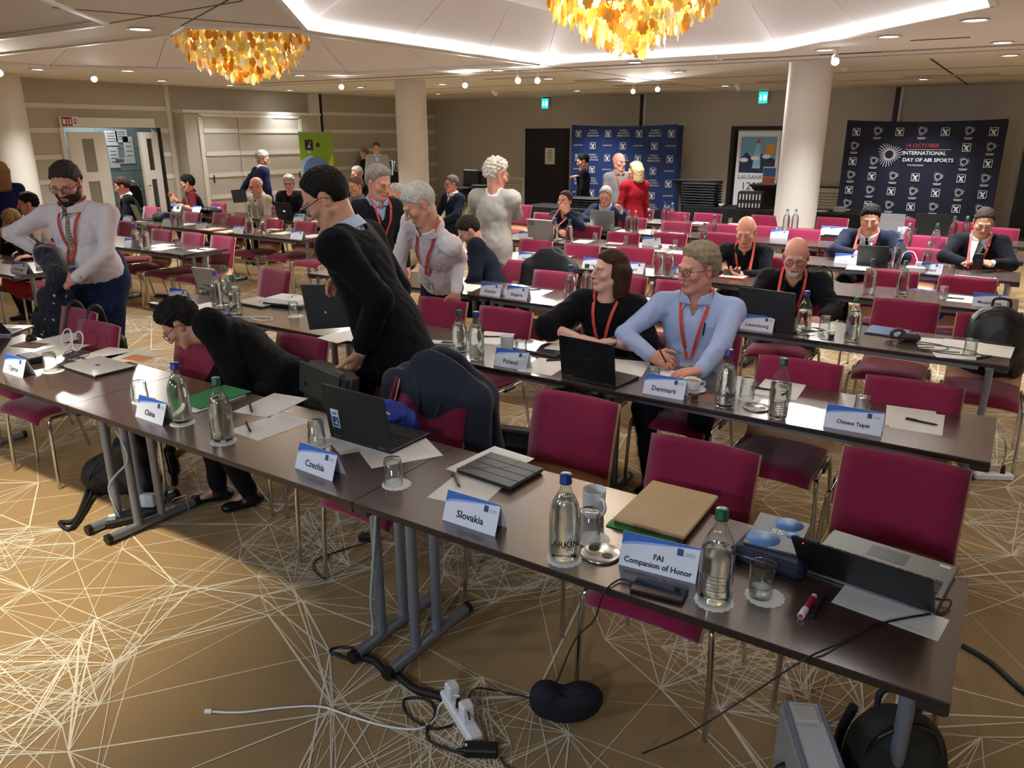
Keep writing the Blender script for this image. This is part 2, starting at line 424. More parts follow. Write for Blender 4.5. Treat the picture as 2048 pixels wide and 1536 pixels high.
# ceiling with hexagonal coffers
HEX = [[(-5.88, 9.92), (-2.7, 9.85), (-.45, 7.42), (-.45, 2.9), (-3.6, 2.9), (-5.88, 5.53)],
       [(-6.12, 10.1), (-9.7, 9.98), (-12.45, 6.6), (-12.45, 5.2), (-7.3, 5.12), (-6.7, 4.85), (-6.12, 5.6)],
       [(-7.11, 4.35), (-12.2, 4.4), (-12.2, .6), (-9.3, -1.6), (-4.6, -1.6), (-4.6, 1.5)],
       [(-3.9, 1.9), (-.4, 1.9), (.9, .4), (.9, -3.4), (-2.6, -3.4), (-3.9, -1.8)]]
outer = [(SL - .1, TF - .1), (SR + .1, TF - .1), (SR + .1, TB + .1), (SL - .1, TB + .1)]
loops = [[Vector((x, y, 0)) for x, y in outer]] + [[Vector((x, y, 0)) for x, y in h] for h in HEX]
tri = tessellate_polygon(loops)
flat = [v for l in loops for v in l]
ceiling = MB().add([(v.x, v.y, CZ) for v in flat], [tuple(t) for t in tri]).add([(v.x, v.y, CZ + .06) for v in flat], [tuple(t) for t in tri]).build('ceiling', M_ceil)
tag(ceiling, kind='structure')
for hi, h in enumerate(HEX):
    n = len(h); cx = sum(p[0] for p in h) / n; cy = sum(p[1] for p in h) / n
    q = [(cx + (x - cx) * .72, cy + (y - cy) * .72) for x, y in h]
    R = .45
    for i in range(n):
        a, b = Vector((*h[i], CZ + .02)), Vector((*h[(i + 1) % n], CZ + .02))
        c, d = Vector((*q[(i + 1) % n], CZ + R)), Vector((*q[i], CZ + R))
        m = max(1, round((b - a).length / 1.7))
        for k in range(m):
            g = .006 / (b - a).length
            f0, f1 = k / m + g, (k + 1) / m - g
            P4 = [a.lerp(b, f0), a.lerp(b, f1), d.lerp(c, f1), d.lerp(c, f0)]
            up = Vector((0, 0, .02))
            MB().add(P4 + [p + up for p in P4], [(0, 1, 2, 3), (7, 6, 5, 4), (0, 4, 5, 1), (1, 5, 6, 2), (2, 6, 7, 3), (3, 7, 4, 0)]).build('coffer_panel', M_panel, ceiling)
    MB().add([(*p, CZ + .01 + .05) for p in [(cx + (x - cx) * 1.03, cy + (y - cy) * 1.03) for x, y in h]] + [(*p, CZ + R + .045) for p in q], [(i, (i + 1) % n, n + (i + 1) % n, n + i) for i in range(n)]).build('coffer_backing', M_seam, ceiling)
    MB().add([(*p, CZ + R) for p in q], [list(range(n))]).add([(*p, CZ + R + .05) for p in q], [list(range(n))]).build('coffer_top', M_panel if hi == 0 else M_ceil, ceiling)
    rim = MB(); cove = MB()
    for i in range(n):
        a, b = Vector((*h[i], CZ)), Vector((*h[(i + 1) % n], CZ))
        dd = (b - a); ang = math.atan2(dd.y, dd.x); mid = (a + b) / 2
        rim.box(mid + Vector((0, 0, .004)), (dd.length + .03, .05, .045), RZ(ang))
        inn = (Vector((cx, cy, CZ)) - mid); inn.z = 0; nn = Vector((-dd.y, dd.x, 0)).normalized(); nn = nn if nn.dot(inn) > 0 else -nn
        cove.box(mid + nn * .035 + Vector((0, 0, .03)), (dd.length - .1, .018, .02), RZ(ang))
    rim.build('coffer_rim', M_rim, ceiling)
    
    if hi == 0: cove.build('cove_light_strip', M_cove, ceiling)
def slot(p0, p1, w=.03, m=M_seam, nm='ceiling_slot'):
    a, b = Vector((p0[0], p0[1], CZ - .002)), Vector((p1[0], p1[1], CZ - .002)); d = b - a
    MB().box((a + b) / 2, (d.length, w, .004), RZ(math.atan2(d.y, d.x))).build(nm, m, ceiling)
slot((-13.5, 10.75), (2.5, 10.75), .012); slot((-13.5, 10.85), (2.5, 10.85), .012); slot((-13.5, 11.35), (2.5, 11.35), .012)
slot((-2.45, 10.8), (-1.75, 10.8), .06); slot((-1.3, 9.7), (-.75, 9.7), .06); slot((-11.9, 9.2), (-11.2, 9.75), .06); slot((-8.5, 12.2), (-7.2, 12.2), .05)
slot((-6.08, 10.0), (-6.08, 18.8), .012); slot((-7.1, 4.35), (-5.1, 4.2), .012); slot((-5.9, 5.5), (-6.6, 3.6), .012); slot((-4.6, 1.5), (-3.6, 2.9), .012); slot((-6.7, 4.8), (-4.9, 4.0), .012)
slot((-1.35, 12.1), (-1.35, 18.8), .03); slot((-14, 14.0), (5, 14.0), .012); slot((-14, 16.2), (5, 16.2), .012)
for (x, y, l) in ((1290, 170, 1.2), (1200, 160, .9), (1570, 162, 1.0), (1900, 150, 1.4)):
    p = Pz(x, y, CZ); MB().box((p.x, p.y, CZ - .006), (l, .3, .012)).build('ceiling_vent', mat('vent_beige', '#b9ad9c', .7), ceiling)

# downlights
M_lens = mat('lamp_lens', '#fffaf0', emit=26.0)
def lamp(parent, loc, power, size=2.0, blend=.8, col=(.97, .985, 1), rad=.07, aim=None):
    l = bpy.data.lights.new('lamp', 'SPOT'); l.energy = power; l.spot_size = size; l.spot_blend = blend; l.color = col; l.shadow_soft_size = rad
    o = bpy.data.objects.new('lamp', l); COL.objects.link(o); o.parent = parent; o.location = loc
    if aim is not None: o.rotation_euler = (Vector(aim)).to_track_quat('-Z', 'Y').to_euler()
    return o
DL = [Pz(x, y, CZ) for x, y in DOWNLIGHTS]
DL += [Vector((s, t, CZ)) for s, t in ((-4.1, .9), (2.9, 5.2), (2.2, 8.0), (2.2, 10.6), (-13.3, 4.0), (-13.3, 1.0), (-12.4, 15.8), (-8.9, 16.4), (-5.5, 16.4), (-1.9, 16.4), (1.8, 14.0))]  # unseen downlights, added to brighten the room
me_ring = MB().lathe([(.085, 0), (.115, -.004), (.12, -.012), (.105, -.014), (.085, -.004)], n=28).mesh('trim_ring', M_white)
me_lens = MB().lathe([(0, -.003), (.085, -.003), (.085, -.006), (0, -.006)], n=28).mesh('lens', M_lens)
for i, p in enumerate(DL):
    o = thing('ceiling_downlight', 'round white recessed downlight in the flat ceiling ' + ('along the closet and door wall' if p.x < -12 else 'beyond the round columns' if p.y > 12 else 'between the coffers and the round columns' if p.y > 9.9 else 'beside the lit coffer edge' if p.y > 4.3 else 'over the front of the room'), 'downlight', (p.x, p.y, CZ), group='recessed ceiling downlights')  # seen downlights and the added unseen ones share these labels
    link('trim_ring', me_ring, o); link('lens', me_lens, o)
    lamp(o, (0, 0, -.03), SPOT_POWER * (.3 if p.x < SL + 1.3 else 1.7 if p.y < 1.0 and p.x > -6 else 1), *((1.35, .7, (1, .86, .62)) if p.y < 1.0 and p.x > -6 else ()))
p = Vector((-3.3, 6.05, CZ + .445))
o = thing('ceiling_downlight', 'round white downlight inside the raised lit coffer', 'downlight', p)
link('trim_ring', me_ring, o); link('lens', me_lens, o); lamp(o, (0, 0, -.03), SPOT_POWER)
# track spotlights
for i, (x, y) in enumerate([(189, 162), (683, 177), (930, 174), (1036, 165), (1075, 165), (990, 190), (1266, 186), (1315, 182), (1475, 178), (1670, 127), (0, 150)]):
    z = CZ - .17; p = Pz(x, y, z); lit = i not in (5, 8)
    o = thing('track_spotlight', 'small white cylinder spotlight hanging lit from the ceiling' if lit else 'small white cylinder spotlight hanging unlit from the ceiling', 'spotlight', (p.x, p.y, CZ), group='hanging cylinder spotlights')
    tow = (Vector((0, 1.0, -1.5)).normalized() if p.y > 15 else Vector((-p.x * .35, -p.y * .35, -1.6)).normalized()) if lit else Vector((.4, .5, -.6)).normalized()
    c = Vector((0, 0, -.13))
    MB().cyl((0, 0, 0), (0, 0, -.09), .012).cyl((0, 0, 0), (0, 0, -.02), .05, n=16).build('bracket', M_white, o)
    MB().cyl(c - tow * .07, c + tow * .06, .045, n=18).build('lamp_body', M_white, o)
    MB().cyl(c + tow * .062, c + tow * .066, .038, n=18).build('lens', mat('spot_lens', '#ffffff', emit=40.0) if lit else M_seam, o)
    if lit: lamp(o, c + tow * .09, SPOT_POWER * .6, 1.3, .5, (1, .95, .86), .04, tow)
for i, (s_, t_) in enumerate(((.4, -3.0), (-3.4, -3.2), (-7.2, -2.6))):  # unseen spotlights added behind the camera to fill the front cards with cool light
    o = thing('added_fill_spotlight', 'added unseen black fill spotlight on the ceiling behind the camera facing the tables', 'spotlight', (s_, t_, CZ), group='added fill spotlights behind the camera')
    tow = (Vector((-1.2 - i * 1.2, 3.5, .6)) - Vector((s_, t_, CZ - .2))).normalized(); c = Vector((0, 0, -.2))
    MB().cyl((0, 0, 0), (0, 0, -.16), .014).cyl((0, 0, 0), (0, 0, -.02), .06, n=16).build('bracket', M_black, o)
    MB().cyl(c - tow * .13, c + tow * .12, .085, n=20).build('lamp_body', M_black, o); MB().cyl(c + tow * .122, c + tow * .126, .07, n=20).build('lens', mat('fill_lens', '#e8f0ff', emit=20.0), o)
    lamp(o, c + tow * .15, FILL_POWER, 1.5, .7, (.74, .86, 1), .16, tow)
for x, y in ((1440, 112), (1690, 137)):
    p = Pz(x, y, CZ); o = thing('smoke_detector', 'small white smoke detector on the flat ceiling', 'smoke detector', (p.x, p.y, CZ), group='ceiling smoke detectors')
    MB().lathe([(0, -.05), (.03, -.05), (.05, -.02), (.055, 0)], n=16).build('housing', M_white, o); MB().cyl((0, 0, -.05), (0, 0, -.055), .01, n=8).build('indicator', M_black, o)

# chandeliers of gold leaves

def gold(name, col):
    m = mat(name, col, .25, .85, noise=.3, nscale=9); nt = m.node_tree; b = nt.nodes['Principled BSDF']; out = nt.nodes['Material Output']
    tl = nt.nodes.new('ShaderNodeBsdfTranslucent'); tl.inputs[0].default_value = lin(col); mx = nt.nodes.new('ShaderNodeMixShader'); mx.inputs[0].default_value = .45
    nt.links.new(b.outputs[0], mx.inputs[1]); nt.links.new(tl.outputs[0], mx.inputs[2]); nt.links.new(mx.outputs[0], out.inputs[0]); return m
M_gold, M_gold2, M_gold3 = gold('gold_foil', '#f4e08e'), gold('gold_foil_pale', '#fcf0cf'), gold('gold_foil_deep', '#d9a850')
M_brass = mat('brass', '#b98a3a', .3, 1)
def leaf_shape(k):
    m = MB(); n = 28; pts = []
    for i in range(n):
        a = 2 * math.pi * i / n; r = .044 * (.66 + .36 * abs(math.cos(a * 3.5 + .3 * k)) ** .6); pts.append((r * math.cos(a) * .85, r * math.sin(a) * 1.25 - .055))
    m.prism(pts, -.0012, .0012, fr=(Vector((0, 0, 0)), Vector((1, 0, 0)), Vector((0, 0, 1)), Vector((0, 1, 0)))); m.cyl((0, 0, 0), (0, 0, .03), .002, n=4)
    return m
def leaf_mesh(k): return leaf_shape(k).mesh('leaf', (M_gold, M_gold2, M_gold3)[k])
leaves = [leaf_mesh(k) for k in range(3)]
def chandelier(loc, label, bottom, big):
    o = thing('chandelier', label, 'chandelier', (loc[0], loc[1], 0), group='gold leaf chandeliers')
    tiers = [(.78, .52), (.76, .43), (.70, .34), (.62, .25), (.52, .17), (.40, .10), (.27, .05), (.13, 0.0)] if big else [(.70, .60), (.69, .50), (.66, .41), (.60, .32), (.47, .24), (.36, .17), (.25, .10), (.12, .04)]
    fr = MB()
    for r, dz in tiers: fr.tube([(r * math.cos(2 * math.pi * i / 24), r * math.sin(2 * math.pi * i / 24), bottom + .14 + dz) for i in range(25)], .006, 5, cr=False)
    for a in range(4):
        q = math.pi / 2 * a; fr.tube([(r * math.cos(q), r * math.sin(q), bottom + .14 + dz) for r, dz in tiers], .006, 5, cr=False)
    fr.cyl((0, 0, bottom + .2), (0, 0, CZ + .42), .015); fr.build('frame', M_brass, o)
    MB().lathe([(0, CZ + .40), (.2, CZ + .40), (.22, CZ + .37), (0, CZ + .36)], n=24).build('ceiling_rose', M_brass, o)
    rr = random.Random(len(label)); spots = []
    for r, dz in tiers:
        for lay in range(2):
            n = max(5, int(2 * math.pi * r / .062))
            for i in range(n):
                a = 2 * math.pi * (i + rr.uniform(-.3, .3)) / n; q = r + (.02 if lay == 0 else -.05) + rr.uniform(-.02, .02)
                spots.append((q * math.cos(a), q * math.sin(a), bottom + .14 + dz + rr.uniform(-.03, .02) - .045 * (lay == 0), a, (q * math.cos(a) + loc[0]) ** 2 + (q * math.sin(a) + loc[1]) ** 2 + (0 if lay == 0 else 50)))
    spots.sort(key=lambda z: z[4]); rest = MB(); bits = [leaf_shape(k) for k in range(3)]
    for i, (x, y, z, a, _) in enumerate(spots):
        e = (rr.uniform(-.1, .1), rr.uniform(-.12, .12), a + math.pi / 2 + rr.uniform(-.45, .45)); sc = rr.uniform(.8, 1.2); k = rr.randrange(3)
        if i < 290:
            lf = link('leaf', leaves[k], o); lf.location = (x, y, z); lf.rotation_euler = e; lf.scale = (sc, sc, sc)
        else:
            Mx = Matrix.Translation((x, y, z)) @ (RZ(e[2]) @ RY(e[1]) @ RX(e[0])).to_4x4() @ Matrix.Scale(sc, 4)
            rest.add([Mx @ Vector(v) for v in bits[k].v], bits[k].f, k)
    tag(rest.build('inner_leaves', [M_gold, M_gold2, M_gold3], o), kind='stuff')
    for k in range(3):
        a = k * 2.09 + .4
        MB().lathe([(0, -.03), (.022, -.02), (.028, 0), (.02, .03), (0, .04)], (.27 * math.cos(a), .27 * math.sin(a), bottom + .42), 12).build('bulb', mat('bulb_glow', '#ffdf9e', emit=30), o)
    l = bpy.data.lights.new('lamp', 'POINT'); l.energy = CHANDELIER_POWER; l.color = (1, .93, .8); l.shadow_soft_size = .12
    lo = bpy.data.objects.new('lamp', l); COL.objects.link(lo); lo.parent = o; lo.location = (0, 0, bottom + (.34 if big else .52))
q = Pt(487, 110, 6.95); chandelier((q.x, q.y), 'gold leaf chandelier with a wide shallow bowl hanging by the left coffer', 2.61, True)
q = Pt(1262, 60, 6.3); chandelier((q.x, q.y), 'gold leaf chandelier tapering to a point inside the bright lit coffer', 2.57, False)
# ------------------------------------------------------------ tables
def wood_mat():
    m = mat('walnut_laminate', '#3f2e2a', 0.25, spec=.5); m.node_tree.nodes['Principled BSDF'].inputs['IOR'].default_value = 2.5
    nt = m.node_tree; b = nt.nodes['Principled BSDF']
    tc = nt.nodes.new('ShaderNodeTexCoord'); mp = nt.nodes.new('ShaderNodeMapping'); mp.inputs['Scale'].default_value = (1.2, 22, 8)
    n = nt.nodes.new('ShaderNodeTexNoise'); n.inputs['Scale'].default_value = 3; n.inputs['Detail'].default_value = 5
    nt.links.new(tc.outputs['Object'], mp.inputs[0]); nt.links.new(mp.outputs[0], n.inputs['Vector'])
    mx = nt.nodes.new('ShaderNodeMix'); mx.data_type = 'RGBA'; mx.inputs[6].default_value = lin('#33241f'); mx.inputs[7].default_value = lin('#553f36')
    nt.links.new(n.outputs['Fac'], mx.inputs[0]); nt.links.new(mx.outputs[2], b.inputs['Base Color'])
    return m
M_wood = wood_mat()
M_edge = mat('table_edge', '#2a1e1a', .45)
M_tleg = mat('grey_powder_steel', '#8b919b', .38, .55)
M_chrome = mat('chrome', '#cfcfd2', .14, 1)
M_blackp = mat('black_plastic', '#121214', .45)
TH, TD, TL = .74, .60, 1.875
ROWS = [1.77, 3.40, 5.01, 6.62, 8.10, 9.48, 10.75]
def make_table():
    o = thing('conference_table', 'x', 'table')
    top = MB().box((0, TD / 2, TH - .012), (TL - .004, TD, .024)).build('table_top', M_wood, o)
    MB().box((0, -.001, TH - .013), (TL - .006, .004, .02)).build('front_edge', M_edge, top)
    MB().box((0, .09, TH - .045), (TL - .3, .03, .04)).box((0, TD - .09, TH - .045), (TL - .3, .03, .04)).build('under_rail', M_tleg, o)
    for s in (-1, 1):
        x = s * (TL / 2 - .09)
        t = MB().box((x, TD / 2, TH - .04), (.05, TD - .08, .03), bev=.004).build('top_bracket', M_tleg, o)
        MB().cyl((x, .035, .028), (x, TD - .06, .028), .024, n=14).build('foot_bar', M_tleg, o)
        for y in (.035, TD - .06): MB().cyl((x, y - .012, .028), (x, y + .012, .028), .0265, n=14).build('foot_cap', M_blackp, o)
        for y in (.2, .335): MB().cyl((x, y, .03), (x, y, TH - .03), .021, n=14).build('post', M_tleg, o)
        MB().box((s * (TL / 2 - .035), .03, TH - .03), (.07, .06, .035), bev=.006).build('corner_clamp', mat('dull_metal', '#4b4b4c', .4, .8), o)
    return o
table0 = make_table(); tcount = 0; RECTS = []
def place_table(s_right, t, label, group=None):
    global tcount
    loc = (s_right - TL / 2, t, 0)
    if tcount == 0:
        o = table0; o.location = loc; o['label'] = label
        if group: o['group'] = group
    else:
        o = copy_tree(table0, loc, 0, label)
        if group: o['group'] = group
        elif 'group' in o: del o['group']
    tcount += 1; RECTS.append((s_right - TL, s_right, t, t + TD))
SR0 = [.05, .06, .08, .09, .08, .09, .09]
TLAB = [['walnut trestle table carrying the Slovakia and Companion of Honor cards', 'walnut trestle table carrying the China and Czechia cards', 'walnut trestle table carrying the Cyprus card'],
        ['walnut trestle table carrying the Chinese Taipei card', 'walnut trestle table carrying the Finland and Denmark cards', 'walnut trestle table with a black laptop lid and white bag near the aisle'],
        ['walnut trestle table with a tangle of cables and papers before the black backpack', 'walnut trestle table carrying the Luxembourg card', 'walnut trestle table carrying the Kosovo and Bulgaria cards'],
        ['walnut trestle table carrying the Mozambique card', 'walnut trestle table with a red folder and two water bottles', 'walnut trestle table carrying the New Zealand card'],
        ['walnut trestle table carrying the Thailand card', 'empty-seated walnut trestle table in the row of the Thailand card', 'walnut trestle table carrying the silver laptop with a 125 sticker']]
for r in range(7):
    for k in range(3):
        lab = TLAB[r][k] if r < 5 else (('second-last row of tables before the buffet, ' if r == 5 else 'last row of tables before the buffet, ') + ('walnut table at the end by the wide passage', 'walnut table in the middle', 'walnut table at the end by the aisle')[k])
        place_table(SR0[r] - k * TL, ROWS[r], lab, None if r < 5 else 'tables in the rows before the buffet')
LROWS = [3.42, 5.05, 6.60, 7.98, 9.3]; LS = [-7.68, -7.52, -7.40, -8.3, -8.3]
LLAB = ['walnut trestle table across the aisle with a two-name card and a mug', 'walnut trestle table across the aisle with three empty chairs and blank papers', 'walnut trestle table across the aisle with three tent cards in a line', 'walnut trestle table where the man in the cream shirt sits', 'walnut trestle table nearest the beige closet']
for r in range(5):
    for k in range(1 if r == 0 else (2 if r < 4 else 1)):
        if k == 0: place_table(LS[r], LROWS[r], LLAB[r])
        else: place_table(LS[r] - TL, LROWS[r], ['', 'walnut trestle table where the dark-suited man by the door works', 'walnut trestle table ending by the olive laptop', 'walnut trestle table where the man in the maroon polo sits'][r])

# ------------------------------------------------------------ chairs
M_fab = mat('burgundy_wool', '#86193f', .88, spec=.2, noise=.10, nscale=60, bump=.35, bscale=700, sheen=.35)
M_ply = mat('beech_ply', '#c79872', .5, noise=.1, nscale=8)
def chair_profile():
    pts = [Vector((-.245, .405)), Vector((-.235, .432)), Vector((-.19, .447)), Vector((-.05, .443)), Vector((.10, .438)), Vector((.175, .448)), Vector((.222, .485)), Vector((.248, .56)), Vector((.285, .69)), Vector((.345, .858))]
    p = catmull([Vector((a.x, a.y, 0)) for a in pts], 4)
    return [(q.x, q.y) for q in p]
PROF = chair_profile()
def chair_strip(i0, i1, off0, off1, w, cols=7, mi=0):
    """sheet following the bent ply between two offsets of its profile"""
    P = PROF[i0:i1 + 1]; m = MB(); n = len(P); L = []
    for k, (y, z) in enumerate(P):
        a = P[max(k - 1, 0)]; b = P[min(k + 1, n - 1)]; d = Vector((b[0] - a[0], b[1] - a[1])).normalized(); nm = Vector((-d.y, d.x))
        L.append((y, z, nm))
    def pt(k, c, off):
        y, z, nm = L[k]; f = -1 + 2 * c / (cols - 1)
        ww = w * (1 - .05 * max(0, (.5 - z) / .1) * 0)
        back = max(0, (z - .5) / .36)
        taper = off if 0 < k < n - 1 and abs(f) < .999 else off * .55 + off0 * .45
        return Vector((f * ww / 2, y + nm.x * taper - back * .028 * f * f, z + nm.y * taper - (1 - back) * .012 * abs(f) ** 3))
    vs = [pt(k, c, off1) for k in range(n) for c in range(cols)] + [pt(k, c, off0) for k in range(n) for c in range(cols)]
    o = n * cols; fs = []
    for k in range(n - 1):
        for c in range(cols - 1):
            a = k * cols + c; fs.append((a, a + 1, a + cols + 1, a + cols)); fs.append((o + a, o + a + cols, o + a + cols + 1, o + a + 1))
        a = k * cols; fs.append((a, a + cols, o + a + cols, o + a)); a += cols - 1; fs.append((a, o + a, o + a + cols, a + cols))
    for c in range(cols - 1): fs.append((c, o + c, o + c + 1, c + 1)); a = (n - 1) * cols + c; fs.append((a, a + 1, o + a + 1, o + a))
    m.add(vs, fs, mi, True); return m
def make_chair():
    o = thing('conference_chair', 'x', 'chair')
    sh = chair_strip(0, len(PROF) - 1, -.006, .006, .43).build('ply_shell', M_ply, o)
    chair_strip(1, 19, .0065, .032, .415).build('seat', M_fab, o)
    chair_strip(27, len(PROF) - 1, .0065, .024, .418).build('backrest', M_fab, o)
    chair_strip(27, len(PROF) - 1, -.012, -.0065, .418).build('back_cover', M_fab, o)
    for s in (-1, 1):
        x = s * .225
        MB().tube([(x, -.17, .425), (x * 1.04, -.205, .40), (x * 1.08, -.215, .25), (x * 1.1, -.225, .004)], .0105, 10).build('leg', M_chrome, o)
        MB().tube([(x, .12, .425), (x * 1.02, .16, .40), (x * 1.06, .195, .25), (x * 1.1, .25, .004)], .0105, 10).build('leg', M_chrome, o)
        MB().tube([(x, -.19, .424), (x, .14, .424)], .0105, 8, cr=False).build('frame_rail', M_chrome, o)
        MB().box((s * .228, .0, .42), (.03, .12, .028), bev=.008).build('link_bracket', M_blackp, o)
    MB().cyl((-.225, -.12, .415), (.225, -.12, .415), .009, n=8).cyl((-.225, .09, .415), (.225, .09, .415), .009, n=8).build('cross_rail', M_chrome, o)
    return o
chair0 = make_chair(); ccount = 0; CHAIRS = {}
def chair(s, ttop, label, group=None, rz=0.0):
    global ccount
    loc = (s, ttop - .345, 0)
    if ccount == 0:
        o = chair0; o.location = loc; o.rotation_euler = (0, 0, rz); o['label'] = label
    else: o = copy_tree(chair0, loc, rz, label)
    if group: o['group'] = group
    elif 'group' in o: del o['group']
    ccount += 1; return o
for s, t, l, rz in [(-.21, 2.99, 'burgundy chair behind the open black tablet and the dark-blue case', .0), (-.865, 2.72, 'burgundy chair behind the tan folder', .02), (-1.55, 2.955, 'burgundy chair behind the ribbed tablet cover', .0),
                (-2.2, 2.74, 'burgundy chair with a navy jacket over its back', -.03), (-2.74, 2.88, 'burgundy chair holding the grey leather bag', -.6), (-3.4, 3.03, 'burgundy chair on which the bending man in the dark suit sits', 0), (-4.02, 2.80, 'burgundy chair seen under the chin of the bending man', .03),
                (-4.72, 2.575, 'burgundy chair behind the closed silver laptop', .02), (-5.22, 2.72, 'burgundy chair with black straps over its back', -.02),
                (-.30, 4.02, 'burgundy chair behind the Chinese Taipei card', 0), (-.84, 4.10, 'burgundy chair behind the bottle with a green cap and the steel disc', .02), (-1.46, 4.42, 'burgundy chair under the man in the light-blue shirt', 0), (-2.08, 4.42, 'burgundy chair under the woman in the black top', 0),
                (-2.82, 4.30, 'burgundy chair behind the Finland card', .0), (-3.37, 4.33, 'burgundy chair on which the white-haired man rests his hand', .03), (-5.40, 4.54, 'burgundy chair behind the white bag and the grey laptop', -.05),
                (-.04, 5.86, 'burgundy chair holding the black backpack', .02), (-.585, 6.06, 'burgundy chair behind the blue tablet and the brown strap', 0), (-1.36, 6.22, 'burgundy chair under the man with the white goatee', 0), (-2.2, 5.91, 'burgundy chair behind the card reading Lithuania', 0),
                (-3.28, 5.77, 'burgundy chair behind the Bulgaria card', .0), (-3.92, 6.1, 'burgundy chair under the person hidden by the white-haired man', .05), (-2.72, 5.95, 'burgundy chair hidden by the woman in the black top', 0),
                (-.29, 7.40, 'burgundy chair behind the Mozambique card', 0), (-.865, 7.42, 'burgundy chair behind two bottles and left of a blue printed bag', 0), (-1.86, 7.62, 'burgundy chair under the bald man in the black shirt', 0),
                (-2.76, 7.28, 'burgundy chair with a blue handled bag in front', 0), (-3.31, 7.48, 'burgundy chair behind the table with two tall full bottles', 0), (-3.88, 7.38, 'burgundy chair behind the New Zealand card', 0), (-4.5, 7.46, 'burgundy chair behind the open report and a small bottle', 0)]:
    chair(s, t, l, rz=rz)
G = 'empty burgundy chairs in the far rows'
for s, t in [(-.82, 9.06), (-1.42, 10.1), (-2.98, 9.22), (-3.48, 8.86), (-3.98, 8.62), (-3.9, 10.11), (-3.28, 10.14), (-2.8, 10.2), (-2.25, 10.15), (-.9, 10.22), (-4.98, 11.38), (-4.4, 11.38), (-3.95, 11.47), (-3.12, 11.6), (-2.25, 11.8), (-1.35, 12.2), (-.65, 12.14), (-.22, 11.63), (-7.08, 11.2), (-6.0, 10.2)]:
    chair(s, t, 'empty burgundy chair behind the row of tables ' + ('with the Thailand card' if t < 9.4 else 'second-last before the buffet' if t < 10.7 else 'last before the buffet'), G, rng.uniform(-.04, .04))
G = 'burgundy chairs across the aisle'
for s, t, l in [(-8.88, 5.78, 'farthest from the aisle'), (-8.27, 5.78, 'in the middle'), (-7.7, 5.77, 'at the aisle end')]: chair(s, t, 'burgundy chair of three behind two blank papers, ' + l, G)
for s, t in [(-10.15, 6.1), (-9.5, 6.04), (-10.55, 7.4), (-10.02, 7.52), (-9.47, 7.34), (-8.72, 7.36), (-8.07, 7.36), (-7.42, 7.25)]: chair(s, t, 'burgundy chair across the aisle ' + ('behind the table with the olive laptop row of papers' if t < 6.5 else 'behind the three tent cards in a line'), G, rng.uniform(-.05, .05))
for s, t in [(-8.0, 4.35), (-8.75, 4.4)]: chair(s, t, 'burgundy chair at the table with the two-name card across the aisle', G)
for s, t, l in [(-10.2, 8.75, 'burgundy chair under the man in the cream shirt'), (-11.65, 8.7, 'burgundy chair under the man in the maroon polo'), (-11.9, 7.6, 'burgundy chair under the dark-suited man by the door'), (-10.2, 9.6, 'burgundy chair under the grey-haired woman in black'),
                (-4.7, 9.05, 'burgundy chair under the woman with her hand at her mouth'), (-4.62, 10.3, 'burgundy chair under the grey-haired man with a silver laptop'), (-1.34, 9.15, 'burgundy chair under the man with the black tablet'), (-.33, 9.25, 'burgundy chair under the man holding a phone in both hands')]:
    chair(s, t, l)
# ------------------------------------------------------------ things on the tables
ZT = TH + .0005
def TP(x, y, m=.05):
    p = Pz(x, y, ZT); best = None                      # keep the thing on the table top it stands on
    for a, b, c, d in RECTS:
        q = (min(max(p.x, a + m * .2), b - m * .2), min(max(p.y, c + m), d - m)); e = math.hypot(q[0] - p.x, q[1] - p.y)
        if best is None or e < best[0]: best = (e, q)
    return Vector((best[1][0], best[1][1], ZT))
def thin_glass():
    m = bpy.data.materials.new('clear_glass'); m.use_nodes = True; nt = m.node_tree; out = nt.nodes['Material Output']; nt.nodes.remove(nt.nodes['Principled BSDF'])
    tr_ = nt.nodes.new('ShaderNodeBsdfTransparent'); tr_.inputs[0].default_value = (.965, .985, .975, 1); gl = nt.nodes.new('ShaderNodeBsdfGlossy'); gl.inputs['Roughness'].default_value = .03
    lw = nt.nodes.new('ShaderNodeLayerWeight'); lw.inputs[0].default_value = .5; pw = nt.nodes.new('ShaderNodeMath'); pw.operation = 'POWER'; pw.inputs[1].default_value = 2.2
    ma = nt.nodes.new('ShaderNodeMath'); ma.operation = 'MULTIPLY_ADD'; ma.inputs[1].default_value = .75; ma.inputs[2].default_value = .09; mx = nt.nodes.new('ShaderNodeMixShader')
    cr_ = nt.nodes.new('ShaderNodeMix'); cr_.data_type = 'RGBA'; cr_.inputs[6].default_value = (.975, .99, .985, 1); cr_.inputs[7].default_value = (.50, .58, .56, 1); nt.links.new(pw.outputs[0], cr_.inputs[0]); nt.links.new(cr_.outputs[2], tr_.inputs[0]); nt.links.new(lw.outputs['Facing'], pw.inputs[0]); nt.links.new(pw.outputs[0], ma.inputs[0]); nt.links.new(ma.outputs[0], mx.inputs[0]); nt.links.new(tr_.outputs[0], mx.inputs[1]); nt.links.new(gl.outputs[0], mx.inputs[2]); nt.links.new(mx.outputs[0], out.inputs[0]); MATS['clear_glass'] = m
    return m
M_glass = thin_glass()
M_water = mat('water', '#eef8f4', .0, trans=1, ior=1.33)
M_cap = {'blue': mat('cap_blue', '#1b2f86', .35), 'green': mat('cap_green', '#0f5a3f', .35), 'silver': mat('cap_silver', '#8e9192', .3, .8), 'teal': mat('cap_teal', '#3f8f8c', .35)}
